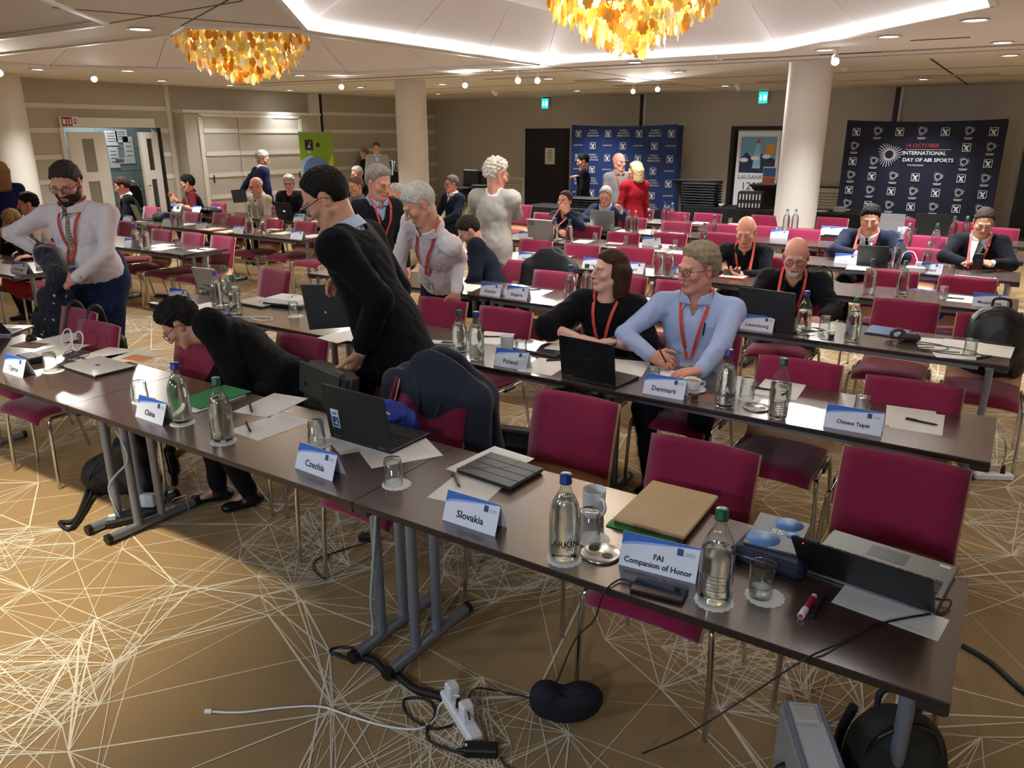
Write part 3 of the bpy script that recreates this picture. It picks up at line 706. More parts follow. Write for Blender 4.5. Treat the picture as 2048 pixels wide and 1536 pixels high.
M_ink = mat('card_ink', '#22242c', .7); M_cardw = mat('card_white', '#e3e6f2', .55); M_cblue = mat('card_blue', '#2c62c0', .5); M_cblue2 = mat('card_lightblue', '#8fb2ea', .5); M_clogo = mat('card_logo', '#1d3f74', .5); M_cgrey = mat('card_grey', '#a9b4cc', .5)
PROFB = [(0, .004), (.036, .0), (.045, .006), (.047, .02), (.047, .14), (.0455, .165), (.041, .187), (.031, .209), (.021, .226), (.0155, .243), (.0145, .258), (.0145, .266)]
def bottle_meshes(level):
    inner = [(max(r - .0028, 0), z + (.004 if z < .02 else 0)) for r, z in PROFB]
    g = MB().lathe(PROFB, n=28)
    w = [(max(r - .0034, 0), z + .0006) for r, z in inner if z < level]
    # close the water at its level
    zs = [p[1] for p in inner]; rs = [p[0] for p in inner]; rl = float(np.interp(level, zs, rs)) - .0006
    wat = MB().lathe(w + [(rl, level), (0, level)], n=24)
    return g.mesh('glass', M_glass), wat.mesh('water', M_water)
BM = {lv: bottle_meshes(lv) for lv in (.21, .165, .12)}
CAPM = {c: MB().lathe([(.0, .285), (.0165, .285), (.018, .282), (.018, .262), (.0192, .260), (.0192, .255), (.0150, .255)], n=20).mesh('cap', m) for c, m in M_cap.items()}
def wrap(m, r, z0): m.v = [(r * math.sin(x / r), -r * math.cos(x / r), z0 + y) for x, y, _ in m.v]; return m
def label_meshes():
    t = wrap(text_mb('ARKINA', .030, bold=.0004), .0476, .072); 
    hill = MB().add([(-.012, -.0, 0), (-.004, .028, 0), (0, .018, 0), (.006, .034, 0), (.016, 0, 0), (.004, .008, 0)], [(0, 1, 2, 5), (2, 3, 4, 5)]); wrap(hill, .0474, .086)
    ln = MB()
    for k in range(5): ln.add([(-.03 + .004 * k, -.0016, 0), (.03 - .006 * (k % 3), -.0016, 0), (.03 - .006 * (k % 3), .0016, 0), (-.03 + .004 * k, .0016, 0)], [(0, 1, 2, 3)])
    return t.mesh('lettering', M_ink), hill.mesh('mountain_print', mat('label_pale', '#cfe0e4', .6))
LBL = label_meshes()
bar = MB(); 
for k in range(6): bar.add([(-.03, .10 - k * .011, 0), (-.01, .10 - k * .011, 0), (.01, .10 - k * .011, 0), (.03 - .01 * (k % 2), .10 - k * .011, 0), (.03 - .01 * (k % 2), .1025 - k * .011, 0), (.01, .1025 - k * .011, 0), (-.01, .1025 - k * .011, 0), (-.03, .1025 - k * .011, 0)], [(0, 1, 6, 7), (1, 2, 5, 6), (2, 3, 4, 5)])
bar.add([(-.022, .036, 0), (-.004, .036, 0), (-.004, .041, 0), (-.022, .041, 0)], [(0, 1, 2, 3)]); wrap(bar, .0476, 0)
BARM = bar.mesh('label_print', mat('label_ink_soft', '#5d6f72', .7))
def bottle(p, cap, label, group=None, level=.21, face=None, rz=0.0, coaster=None, sc=1.0):
    o = thing('water_bottle', label, 'bottle', p, rz, group); o.scale = (sc, sc, sc)
    link('glass', BM[level][0], o); link('water', BM[level][1], o); link('cap', CAPM[cap], o)
    if face == 'name': link('lettering', LBL[0], o); link('mountain_print', LBL[1], o)
    elif face == 'bars': link('label_print', BARM, o)
    if coaster: doily(p, coaster)
def doily_mesh():
    n = 48; pts = [((.052 + .0035 * abs(math.sin(i * math.pi / 3))) * math.cos(2 * math.pi * i / n), (.052 + .0035 * abs(math.sin(i * math.pi / 3))) * math.sin(2 * math.pi * i / n)) for i in range(n)]
    m = MB().prism(pts, 0, .0012); return m.mesh('paper_coaster', mat('doily_paper', '#eceae6', .85, bump=.4, bscale=120))
DOILY = doily_mesh()
def doily(p, label, group=None):
    o = link('paper_coaster', DOILY); o.location = (p[0], p[1], ZT); o.rotation_euler = (0, 0, p[0] * 7); tag(o, label, 'coaster', group); return o
TUM = MB().lathe([(0, .001), (.030, 0), (.0325, .004), (.0365, .1), (.0360, .1015), (.0350, .1), (.0312, .014), (.028, .011), (0, .010)], n=28).mesh('glass', M_glass)
TUMW = MB().lathe([(0, .0095), (.027, .0102), (.0305, .013), (.0312, .032), (0, .032)], n=24).mesh('water', M_water)
def tumbler(p, label, group=None, inv=True, base=True, blabel=None):
    z = ZT + (.0014 if base else 0)
    o = thing('drinking_glass', label, 'glass', (p[0], p[1], z + (.1016 if inv else 0)), 0, group); g = link('glass', TUM, o)
    if inv: g.rotation_euler = (math.pi, 0, 0)
    else: link('water', TUMW, o)
    if base: doily((p[0] + .012, p[1] + .004), blabel or ('white paper coaster under the ' + label.replace('upturned ', '')), group and 'paper coasters on far tables')
_cb = {}
def card(p, text, label, rz=0.0, group=None, w=.215, size=None, near=True):
    o = thing('name_card', label, 'name card', (p[0], p[1], ZT), rz, group)
    h, d = .098, .036; L = math.hypot(h, d); ey = Vector((0, d / L, h / L)); ez = Vector((0, -h / L, d / L)); fr = (Vector((0, 0, 0)), Vector((1, 0, 0)), ey, ez)
    key = round(w, 3)
    if key not in _cb:
        b = MB(); b.prism([(-w / 2, 0), (w / 2, 0), (w / 2, L), (-w / 2, L)], -.0008, 0, fr=fr)
        fr2 = (Vector((0, 2 * d, 0)), Vector((-1, 0, 0)), Vector((0, -d / L, h / L)), Vector((0, h / L, d / L))); b.prism([(-w / 2, 0), (w / 2, 0), (w / 2, L), (-w / 2, L)], -.0008, 0, fr=fr2)
        wave = [(w * (-.5 + i / 10), L * (.66 + .30 * (i / 10) ** .55)) for i in range(11)]
        hd = MB().prism([(-w / 2 + .001, L - .0005)] + [(x, y) for x, y in wave] + [(w / 2 - .001, L - .0005)], .0003, .0006, fr=fr)
        h2 = MB().prism([(x, y) for x, y in wave] + [(w * (.5 - i / 10), L * (.60 + .35 * (1 - i / 10) ** .75) - (0 if i < 10 else 0)) for i in range(11)], .0002, .0004, fr=fr)
        lg = MB().prism([(w * .22, L * .66), (w * .30, L * .66), (w * .30, L * .86), (w * .22, L * .86)], .0003, .0008, fr=fr); lt = MB()
        for k in range(2): lt.prism([(w * .32, L * (.68 + .06 * k)), (w * .45, L * (.68 + .06 * k)), (w * .45, L * (.715 + .06 * k)), (w * .32, L * (.715 + .06 * k))], .0003, .0008, fr=fr)
        _cb[key] = (b.mesh('card', M_cardw), hd.mesh('blue_header', M_cblue), h2.mesh('header_wave', M_cblue2), lg.mesh('logo', M_clogo), lt.mesh('logo_text', M_cgrey))
    for nm, me in zip(('card', 'blue_header', 'header_wave', 'logo', 'logo_text'), _cb[key]): link(nm, me, o)
    for i, line in enumerate(text.split('\n')):
        n = len(text.split('\n')); sz = size or min(.034, .30 / max(len(line), 6))
        t = text_mb(line, sz, bold=.0006); yy = L * .33 + (n - 1 - 2 * i) * sz * .52
        t.v = [tuple(fr[0] + fr[1] * x + fr[2] * (y + yy) + fr[3] * .0012) for x, y, _ in t.v]; t.build('lettering', M_ink, o)
    return o
def paper(pts_or_p, rz, label, group=None, w=.21, h=.297, m=None, z=0.0, lines=0, name='paper_sheet', cat='paper', th=.0007):
    o = thing(name, label, cat, (pts_or_p[0], pts_or_p[1], ZT + z), rz, group)
    MB().box((0, 0, th / 2), (w, h, th)).build('sheet', m or M_paper, o)
    for k in range(lines):
        MB().box((-.01 * (k % 2), h * .36 - k * h * .05, th + .0001), (w * (.7 - .08 * (k % 3)), .0018, .0001)).build('print_line', M_cgrey, o)
    return o
def pen(p, rz, label, group=None, z=0.0, m=None):
    o = thing('pen', label, 'pen', (p[0], p[1], ZT + z + .0055), rz, group)
    MB().cyl((-.065, 0, 0), (.055, 0, 0), .005, n=10).cyl((.055, 0, 0), (.07, 0, 0), .005, .001, n=10).build('barrel', m or M_blackp, o)
    MB().box((-.04, 0, .0062), (.045, .003, .002)).build('clip', M_blackp, o); return o
M_lapk = mat('laptop_black', '#141517', .42); M_laps = mat('laptop_silver', '#a9abae', .35, .6); M_lapg = mat('laptop_grey', '#3b3d42', .35, .4); M_keys = mat('keycaps', '#0c0c0e', .5); M_scr = mat('screen_off', '#0a0c10', .12, spec=.7)
def laptop(p, rz, label, w=.34, d=.235, lid=.225, ang=100, m=None, deck=None, logo=None, name='laptop', cat='laptop', group=None, th=.016):
    """p = middle of the hinge; the base runs away from the hinge along +y"""
    m = m or M_lapk; o = thing(name, label, cat, (p[0], p[1], ZT), rz, group)
    b = MB().box((0, d / 2, th / 2), (w, d, th), bev=.003).build('base', deck or m, o)
    ks = MB()
    for r in range(5):
        for c in range(13): ks.box((-w * .42 + c * w * .07, d * .22 + r * d * .085, th + .001), (w * .06, d * .07, .002))
    ks.build('keyboard', M_keys, b); MB().box((0, d * .8, th + .0003), (w * .3, d * .25, .0006)).build('trackpad', M_lapg, b)
    a = math.radians(ang - 90); ey = Vector((0, -math.sin(a), math.cos(a))); ez = Vector((0, -math.cos(a), -math.sin(a))); fr = (Vector((0, .006, th)), Vector((1, 0, 0)), ey, ez)
    l = MB().prism([(-w / 2, 0), (w / 2, 0), (w / 2, lid - .006), (w / 2 - .006, lid), (-w / 2 + .006, lid), (-w / 2, lid - .006)], 0, .006, fr=fr).build('lid', m, o)
    MB().prism([(-w / 2 + .008, .012), (w / 2 - .008, .012), (w / 2 - .008, lid - .008), (-w / 2 + .008, lid - .008)], -.001, 0, fr=fr).build('screen', M_scr, l)
    for s in (-1, 1): MB().cyl((s * w * .36 - .02, .004, th), (s * w * .36 + .02, .004, th), .006, n=8).build('hinge', M_lapg, o)
    if logo:
        for lx, ly, lw, lh, lm in logo: MB().prism([(lx - lw / 2, ly - lh / 2), (lx + lw / 2, ly - lh / 2), (lx + lw / 2, ly + lh / 2), (lx - lw / 2, ly + lh / 2)], .006, .0064, fr=fr).build('lid_sticker', lm, l)
    return o, fr, l
def closed_laptop(p, rz, label, w=.34, d=.23, m=None, th=.018, logo=True, group=None):
    o = thing('closed_laptop', label, 'laptop', (p[0], p[1], ZT), rz, group)
    MB().box((0, 0, th * .3), (w, d, th * .55), bev=.003).build('base', M_lapg, o); l = MB().box((0, 0, th * .8), (w, d, th * .38), bev=.003).build('lid', m or M_laps, o)
    if logo: MB().box((0, 0, th + .0003), (.03, .02, .0004)).build('logo', M_lapg, l)
    return o
M_mug = mat('white_ceramic', '#dfe0e6', .18); M_coffee = mat('coffee', '#a87f4a', .3)
def mug(p, label, group=None, rz=.3):
    o = thing('mug', label, 'mug', (p[0], p[1], ZT), rz, group)
    MB().lathe([(0, 0), (.032, 0), (.036, .006), (.041, .095), (.0415, .097), (.0395, .097), (.035, .01), (0, .008)], n=28).build('cup', M_mug, o)
    MB().tube([(.037, 0, .078), (.058, 0, .08), (.07, 0, .058), (.06, 0, .033), (.037, 0, .025)], .0055, 8).build('handle', M_mug, o)
def cable(pts, r, m, label, cat='cable', name='cable', group=None, ends=None, z=None):
    P = [Vector(q) for q in pts]; o = thing(name, label, cat, (P[0].x, P[0].y, 0), 0, group); off = Vector((P[0].x, P[0].y, 0))
    MB().tube([q - off for q in P], r, 6).build('cord', m, o)
    for e in (ends or []): 
        i = 0 if e == 0 else -1; q = P[i] - off; d = (P[1] - P[0] if i == 0 else P[-1] - P[-2]).normalized(); MB().cyl(q - d * .012, q + d * .012, r * 2.2, n=8).build('plug', m, o)
    return o
M_cblk = mat('cable_black', '#17171a', .5); M_cwht = mat('cable_white', '#e6e6e8', .45); M_cgry = mat('cable_grey', '#a5b0b2', .5)

# ---- front row
card(TP(936, 1056), 'Slovakia', 'tent card reading Slovakia', .0); card(TP(626, 949), 'Czechia', 'tent card reading Czechia', -.05); card(TP(1312, 1148), 'FAI\nCompanion of Honor', 'tent card reading FAI Companion of Honor', .1, w=.235, size=.0235)
card(TP(297, 842), 'China', 'tent card reading China', -.02); card(TP(25, 750), 'Cyprus', 'tent card reading Cyprus', .0)
bottle(TP(1128, 1117), 'blue', 'large blue-capped water bottle showing its printed name beside the white mug', level=.21, face='name', rz=.8, coaster='scalloped paper coaster under the bottle showing its printed name')
bottle(TP(1428, 1202), 'green', 'green-capped part-empty water bottle beside the Companion of Honor card', level=.165, face='bars', rz=.2, coaster='scalloped paper coaster under the bottle beside the Companion of Honor card')
bottle(TP(365, 846), 'blue', 'blue-capped water bottle beside the China card', level=.21, face='bars', rz=.1, coaster='scalloped paper coaster under the blue-capped bottle by the China card')
bottle(TP(447, 883), 'green', 'green-capped water bottle by the green folder and loose papers', level=.21, face='bars', rz=-.3, coaster='scalloped paper coaster under the green-capped bottle by the loose papers')
tumbler(TP(787, 968), 'upturned glass between the Czechia and Slovakia cards'); tumbler(TP(634, 887), 'upturned glass behind the Czechia card'); tumbler(TP(1178, 1078), 'upturned glass behind the bottle showing its printed name'); tumbler(TP(283, 802), 'upturned glass behind the China card'); tumbler(TP(103, 742), 'upturned glass beside the Cyprus card')
tumbler(TP(1520, 1192), 'upright glass with a little water near the pink marker', inv=False)
mug(TP(1187, 1030), 'white mug near the tan folder', rz=-.55)
def disc(p, label, rz=0):
    o = thing('cable_grommet', label, 'grommet', (p[0], p[1], ZT), rz)
    MB().lathe([(0, 0), (.062, 0), (.062, .006), (.058, .009), (0, .0095)], n=40).build('disc', mat('brushed_steel', '#c9c6bd', .22, 1), o)
    for s in (-1, 1): MB().cyl((s * .03, .0, .0085), (s * .03, 0, .0105), .017, n=24).build('hole', M_blackp, o)
    MB().cyl((0, 0, .009), (0, 0, .011), .006, n=12).build('screw', M_chrome, o)
disc(TP(1201, 1109), 'round steel cable grommet with two holes beside the Companion of Honor card', -.35)
lt, fr, lid = laptop(((-2.34 - 1.99) / 2, 2.165), -.02, 'open black laptop with a square emblem sticker beside the Czechia card', .35, .25, .235, 97, logo=[(-.125, .085, .045, .085, mat('sticker_white', '#c8d4ea', .5)), (-.125, .07, .038, .045, mat('sticker_blue', '#23407c', .5)), (-.14, .205, .02, .02, M_lapg)])
t = text_mb('FAI', .018, bold=.0008); t.v = [tuple(fr[0] + fr[1] * (-x - .125) * 1 + fr[2] * (y + .107) + fr[3] * .0068) for x, y, _ in t.v]; t.v = [v for v in t.v]; t.build('sticker_lettering', M_clogo, lid)
w_ = MB().prism([(-.138, .06), (-.12, .072), (-.112, .09), (-.118, .07), (-.11, .055), (-.124, .06)], .0064, .0069, fr=fr); w_.build('sticker_figure', mat('sticker_white', '#c8d4ea', .5), lid)
paper(TP(800, 905), -.55, 'printed sheet lying under the open black laptop', lines=9, z=.0001); paper(TP(735, 880), -.5, 'second printed sheet beneath the open black laptop', z=-.0003)
o = thing('tablet_cover', 'ribbed dark-grey tablet cover with folding lines', 'tablet', (-1.52, 2.255, ZT + .0015), -.08)
MB().box((0, 0, .008), (.265, .215, .014), bev=.006).build('tablet', M_lapk, o)
cv = mat('cover_grey', '#3a3d40', .55, bump=.3, bscale=400)
for k in range(4): MB().box((0, -.08 + k * .0535, .0165), (.262, .05, .003), bev=.001).build('cover_panel', cv, o)
for a, b in (((-.13, -.1), (.02, .03)), ((.13, -.1), (.02, .03)), ((.02, .03), (.02, .106))):
    d_ = Vector((b[0] - a[0], b[1] - a[1], 0)); MB().box(((a[0] + b[0]) / 2, (a[1] + b[1]) / 2, .0183), (d_.length, .003, .001), RZ(math.atan2(d_.y, d_.x))).build('fold_line', M_blackp, o)
paper((-1.54, 2.10), .14, 'white sheet with a pen in front of the ribbed tablet cover', lines=4); paper((-1.60, 2.31), -.1, 'white sheet half under the ribbed tablet cover', z=-.0003); pen(TP(912, 962), -.72, 'black pen on the sheet before the ribbed tablet cover', z=.0012)
o = thing('document_folder', 'thick tan cardboard folder of papers', 'folder', (-.855, 2.295, ZT), .02)
MB().box((0, 0, .02), (.25, .35, .012), RX(0), bev=.004).build('cover', mat('tan_card', '#c2a77e', .75, noise=.08, nscale=6), o); MB().box((.0, 0, .007), (.24, .34, .013)).build('paper_stack', mat('stack_dark', '#4a4238', .8), o); MB().box((-.02, -.165, .0025), (.24, .05, .002), RZ(.06)).build('green_divider', mat('divider_green', '#3f8f3a', .7), o)
o = thing('soft_case', 'dark-blue zipped case under the grey and blue booklet', 'case', (-.46, 2.2, ZT), -.08); MB().box((0, 0, .027), (.215, .2, .052), bev=.012).build('shell', mat('case_navy', '#18243a', .7, bump=.3), o); MB().box((0, -.101, .03), (.19, .003, .006)).build('zip', M_chrome, o)
o = thing('booklet', 'grey booklet with blue swirl print on the dark-blue case', 'booklet', (-.475, 2.25, ZT + .054), .05)
bk = MB().box((0, 0, .003), (.155, .22, .006)).build('cover', mat('booklet_grey', '#586070', .45), o)
for cx, cy, r, m_ in ((.02, .07, .045, '#3c77b8'), (-.03, -.06, .05, '#4a86c6'), (.045, .0, .02, '#2f6ab0')): MB().lathe([(0, .0064), (r, .0064), (r, .0066), (0, .0066)], (cx, cy, 0), 24).build('swirl_print', mat('swirl_' + m_, m_, .45), bk)
t = text_mb('55', .04, bold=.001); t.v = [(x, y, .0068) for x, y, _ in t.v]; t.build('lettering', M_cardw, bk)
def tabletR():
    o, fr, l = laptop((-.2, 2.145), -.12, 'open black tablet laptop with a silver keyboard at the row end', .365, .30, .2, 128, deck=mat('deck_grey', '#77787b', .4, .3), th=.012)
    MB().box((.15, .275, .0125), (.03, .014, .0006)).build('deck_sticker', M_cardw, o)
    MB().cyl(fr[0] + fr[1] * (-.15) + fr[2] * .18 + fr[3] * .0065, fr[0] + fr[1] * (-.15) + fr[2] * .18 + fr[3] * .0072, .0022, n=8).build('status_light', mat('led_red', '#ff3020', emit=4), l)
    k = paper((-.125, 2.085), -.13, 'white strip of paper lying under the open black tablet laptop', w=.27, h=.12); 
    t = text_mb('MAIN MEETING', .012); t.v = [(x + .06, y - .045, .0009) for x, y, _ in t.v]; t.build('lettering', M_cgrey, k)
tabletR()
o = thing('highlighter', 'pink and white highlighter pen before the open black tablet laptop', 'marker', (-.315, 1.975, ZT + .009), 1.5)
MB().cyl((-.02, 0, 0), (.045, 0, 0), .0085, n=12).build('barrel', mat('marker_pink', '#b8244f', .4), o); MB().cyl((-.06, 0, 0), (-.02, 0, 0), .0095, n=12).build('cap', M_cardw, o); MB().cyl((.045, 0, 0), (.06, 0, 0), .0075, n=12).build('tail', M_cardw, o); MB().cyl((-.062, 0, 0), (-.0605, 0, 0), .007, n=12).build('cap_dot', mat('marker_pink', '#b8244f', .4), o)
pen(TP(1640, 1216), 1.5, 'thin black pen beside the pink marker')
o = thing('phone', 'black smartphone charging before the Companion of Honor card', 'phone', TP(1318, 1184), .13); MB().box((0, 0, .006), (.155, .075, .009), bev=.004).build('body', M_lapk, o); MB().box((0, 0, .0107), (.148, .069, .0008)).build('screen', M_scr, o)
FL = lambda x, y, z=.006: Pz(x, y, z)
cable([TP(1266, 1173) + Vector((0, 0, .006)), TP(1235, 1168) + Vector((0, 0, .006)), Pt(1208, 1185, 1.755), Pt(1188, 1240, 1.77), Pt(1150, 1280, 1.8), FL(1115, 1360, .12), FL(1098, 1395, .06)], .0026, M_cblk, 'thin black phone cable hanging over the front table edge', ends=[0])
cable([TP(1868, 1205) + Vector((0, 0, .01)), TP(1900, 1210) + Vector((0, 0, .014)), TP(1890, 1225) + Vector((0, 0, .005)), TP(1862, 1230) + Vector((0, 0, .004)), TP(1760, 1250) + Vector((0, 0, .004)), TP(1690, 1285) + Vector((0, 0, .004)), Pt(1610, 1318, 1.755), Pt(1500, 1390, 1.72), Pt(1380, 1465, 1.68), FL(1290, 1505), FL(1180, 1545)], .003, M_cblk, 'black charging cable running from the tablet laptop over the table edge', ends=[0])
o = thing('paper_folder', 'bright green folder with white papers by the China bottles', 'folder', (-3.2, 2.2, ZT), .0)
MB().box((.0, -.02, .003), (.22, .3, .005), RZ(.05)).build('papers', M_paper, o); MB().box((0, .02, .009), (.205, .3, .005), RZ(.02)).build('cover', mat('folder_green', '#1f7d49', .6), o)
paper((-2.88, 2.31), .18, 'white sheet with a pen lying near the black laptop', lines=3); pen(TP(502, 818), -.6, 'black pen on the sheet near the bending man', z=.001)
paper((-2.66, 2.12), -.05, 'white sheet with a pen by the green-capped bottle', lines=3); pen(TP(497, 856), -.55, 'black pen on the sheet by the green-capped bottle', z=.001)
closed_laptop((-4.18, 2.2), -.02, 'closed silver laptop beside the Cyprus card', .35, .23, mat('silver_lid', '#c9cacc', .35, .5))
paper((-4.42, 2.37), .25, 'white sheet behind the closed silver laptop'); paper((-4.75, 2.28), .35, 'white sheet with a grey corner print near the Cyprus card', lines=2); paper((-5.0, 2.42), .1, 'white sheet under looped white cable'); paper((-4.25, 2.42), -.25, 'white sheet behind glasses and coiled cable')
paper(TP(450, 0 + 737) + Vector((-.6, .12, 0)), .2, 'orange slip of paper behind the closed silver laptop', w=.16, h=.1, m=mat('paper_orange', '#e08a52', .7), z=.001)
paper(TP(60, 690), .3, 'brown folded paper on the Cyprus table', w=.2, h=.11, m=mat('paper_brown', '#7a5444', .7), z=.001)
o = thing('power_adapter', 'flat black adapter box behind the Cyprus card', 'adapter', TP(62, 722), -.05); MB().box((0, 0, .018), (.16, .09, .034), bev=.006).build('housing', M_blackp, o); MB().cyl((.08, 0, .015), (.1, 0, .015), .006, n=8).build('cord_stub', M_blackp, o)
laptop(TP(20, 668) + Vector((-.08, -.1, 0)), .5, 'open grey laptop at the edge of the Cyprus table', .33, .23, .2, 130, M_lapg, M_laps)
for i, (x, y) in enumerate(((150, 693), (180, 697))):
    c_ = TP(x, y); cable([c_ + Vector((.055 * math.cos(a), .02 * math.sin(a) + .02, .06 + .055 * math.sin(a))) for a in [k * .7 - 1.5 for k in range(10)]], .004, M_cwht, ['white cable looped upright on the Cyprus table', 'second upright white cable loop on the Cyprus table'][i])
rr = random.Random(3)
c_ = TP(150, 715); cable([c_ + Vector((rr.uniform(-.11, .13), rr.uniform(-.06, .07), .006 + .004 * k % .02)) for k in range(16)], .0022, mat('cable_blue', '#2a3150', .5), 'tangled dark-blue cable before the closed silver laptop')
o = thing('computer_mouse', 'black computer mouse behind the looped white cables', 'mouse', TP(118, 668)); MB().lathe([(0, .036), (.016, .033), (.028, .02), (.033, .004), (.03, 0)], n=20).build('shell', M_blackp, o); MB().box((0, -.02, .034), (.004, .02, .004)).build('wheel', M_lapg, o)
# ---- second row
card(TP(1317, 799), 'Denmark', 'tent card reading Denmark', .02); card(TP(1014, 738), 'Finland', 'tent card reading Finland', .02); card(TP(1703, 863), 'Chinese\u00a0Taipei', 'tent card reading Chinese Taipei', .03, w=.235, size=.0225); card(TP(353, 604), 'Georgia', 'tent card reading Georgia', .02)
for x, y, c, l, f in ((1449, 814, 'blue', 'blue-capped water bottle beside the coffee cup', 'name'), (1555, 836, 'green', 'green-capped water bottle beside the steel disc of the second row', 'bars'), (920, 716, 'green', 'green-capped water bottle left of the Finland card', 'bars'), (953, 720, 'blue', 'blue-capped water bottle touching the Finland card side', 'bars'), (437, 618, 'blue', 'blue-capped water bottle among cables by the Georgia card', 'bars'), (454, 604, 'green', 'green-capped water bottle behind two others by the Georgia card', 'bars'), (472, 628, 'green', 'green-capped part-empty water bottle by the Georgia card', 'bars')):
    bottle(TP(x, y), c, l, level=.165 if 'part' in l or x == 1555 else .21, face=f, rz=.3)
for x, y, l in ((1493, 797, 'upturned glass between the two bottles of the second row'), (1722, 832, 'upturned glass behind the Chinese Taipei card'), (1305, 770, 'upturned glass behind the Denmark card'), (1042, 714, 'upturned glass behind the Finland card'), (588, 632, 'upturned glass before the white bag')): tumbler(TP(x, y), l)
disc(TP(1513, 816), 'round steel cable grommet between the two bottles of the second row', -.2)
mug(TP(1014, 702), 'white mug behind the Finland card', rz=2.6)
laptop((-1.765, 3.445), -.12, 'open black laptop before the woman in the black top', .34, .235, .225, 98, logo=[(0, .12, .05, .012, M_lapg)])
closed_laptop(TP(1085, 700), -.05, 'closed dark laptop before the woman in the black top', .33, .22, M_lapg); paper(TP(1112, 700), .1, 'small white note on the closed dark laptop', w=.1, h=.14, z=.02, lines=4)
o_, f_, l_ = laptop(TP(880, 705) + Vector((0, .0, 0)), .35, 'open white laptop at the table end beside the tall man', .31, .22, .05, 175, mat('laptop_white', '#d6d7d9', .4), mat('laptop_white', '#d6d7d9', .4))
paper(TP(985, 675), .2, 'white sheet behind the two Finland bottles'); pen(TP(982, 674), .55, 'black pen behind the two Finland bottles', z=.001); paper(TP(1090, 733), .1, 'white sheet with a pen between the Finland card and the black laptop', z=.0003); pen(TP(1115, 722), .7, 'black pen near the open black laptop of the second row', z=.001)
paper(TP(1255, 735), .25, 'white sheet under the writing hand', lines=5); paper(TP(1345, 757), .05, 'white sheet under the resting hand of the blue-shirted man', lines=3)
paper(TP(1560, 778), .05, 'white sheet with a pen behind the steel disc', z=.0003); pen(TP(1527, 780), .05, 'black pen on the sheet behind the steel disc', z=.001)
paper(TP(1822, 836), .12, 'white sheet beside the Chinese Taipei card', lines=4); paper(TP(1835, 842), .05, 'second white sheet under the one beside the Chinese Taipei card', z=-.0003); pen(TP(1842, 846), -.12, 'black pen on the sheets beside the Chinese Taipei card', z=.001)
o = thing('coffee_cup', 'white coffee cup with saucer in front of the blue-shirted man', 'cup', TP(1384, 782), .5)
MB().lathe([(0, .004), (.045, .006), (.07, .012), (.0705, .013), (.045, .009), (0, .007)], n=28).build('saucer', M_mug, o); MB().lathe([(0, .008), (.026, .008), (.036, .02), (.044, .06), (.0425, .06), (.034, .022), (0, .014)], n=28).build('cup', M_mug, o); MB().lathe([(0, .052), (.041, .052), (.041, .0525), (0, .0525)], n=28).build('coffee', M_coffee, o); MB().tube([(.04, 0, .05), (.058, 0, .05), (.06, 0, .032), (.037, 0, .025)], .004, 8).build('handle', M_mug, o)
def pod(p, l):
    o = thing('coffee_creamer', l, 'creamer', p); MB().lathe([(0, 0), (.018, 0), (.022, .03), (.026, .032), (.026, .034), (0, .034)], n=18).build('cup', M_glass, o); MB().lathe([(0, .002), (.016, .002), (.019, .024), (0, .024)], n=16).build('contents', mat('dark_jam', '#1d1212', .3), o)
pod(TP(1389, 798), 'tiny glass jar of dark jam beside the Denmark card')
paper(TP(1405, 795), .1, 'brown napkin under the coffee cup', w=.16, h=.13, m=mat('paper_brown', '#7a5444', .7), z=-.0002)
o_, f_, l_ = laptop(TP(418, 572), .1, 'small silver tablet laptop standing open by the Georgia card', .27, .2, .19, 105, M_laps, M_laps)
closed_laptop(TP(520, 607), -.03, 'closed grey laptop before the empty chair of the second row', .33, .23, M_laps)
o = thing('tote_bag', 'white folded tote bag with a dark print on the table', 'bag', TP(590, 607), .15); MB().box((0, 0, .03), (.36, .24, .055), bev=.025).build('cloth', mat('tote_white', '#dcdcda', .8, bump=.4, bscale=30), o); MB().box((0, -.09, .018), (.34, .07, .034), bev=.012).build('dark_side', M_blackp, o); t = text_mb('S', .12); t.v = [(x, y + .02, .0585) for x, y, _ in t.v]; t.build('print', M_lapg, o)
o = thing('glasses_case', 'black glossy case beside the Georgia card', 'case', TP(330, 598), .35); MB().box((0, 0, .022), (.2, .07, .042), bev=.018).build('shell', mat('gloss_black', '#0d0d0f', .15), o); MB().box((0, -.036, .022), (.18, .003, .004)).build('seam', M_chrome, o)
c_ = TP(420, 592); cable([c_ + Vector((.09 * math.cos(a * 1.1), .05 * math.sin(a) , .01 + .07 * abs(math.sin(a * .5)))) for a in [k * .8 for k in range(12)]], .003, M_cblk, 'black cable coiled before the small silver tablet laptop')
c_ = TP(470, 630); cable([c_ + Vector((x, y, .006)) for x, y in ((-.28, .03), (-.2, -.03), (-.05, -.05), (.1, -.03), (.2, .04), (.3, .07), (.36, .02), (.3, -.03), (.2, -.02))], .003, M_cwht, 'white cable winding around the bottles by the Georgia card')
paper(TP(408, 614), .1, 'white sheet under the cables by the Georgia card'); paper(TP(690, 672), -.1, 'white sheet under the black laptop held by the tall man')
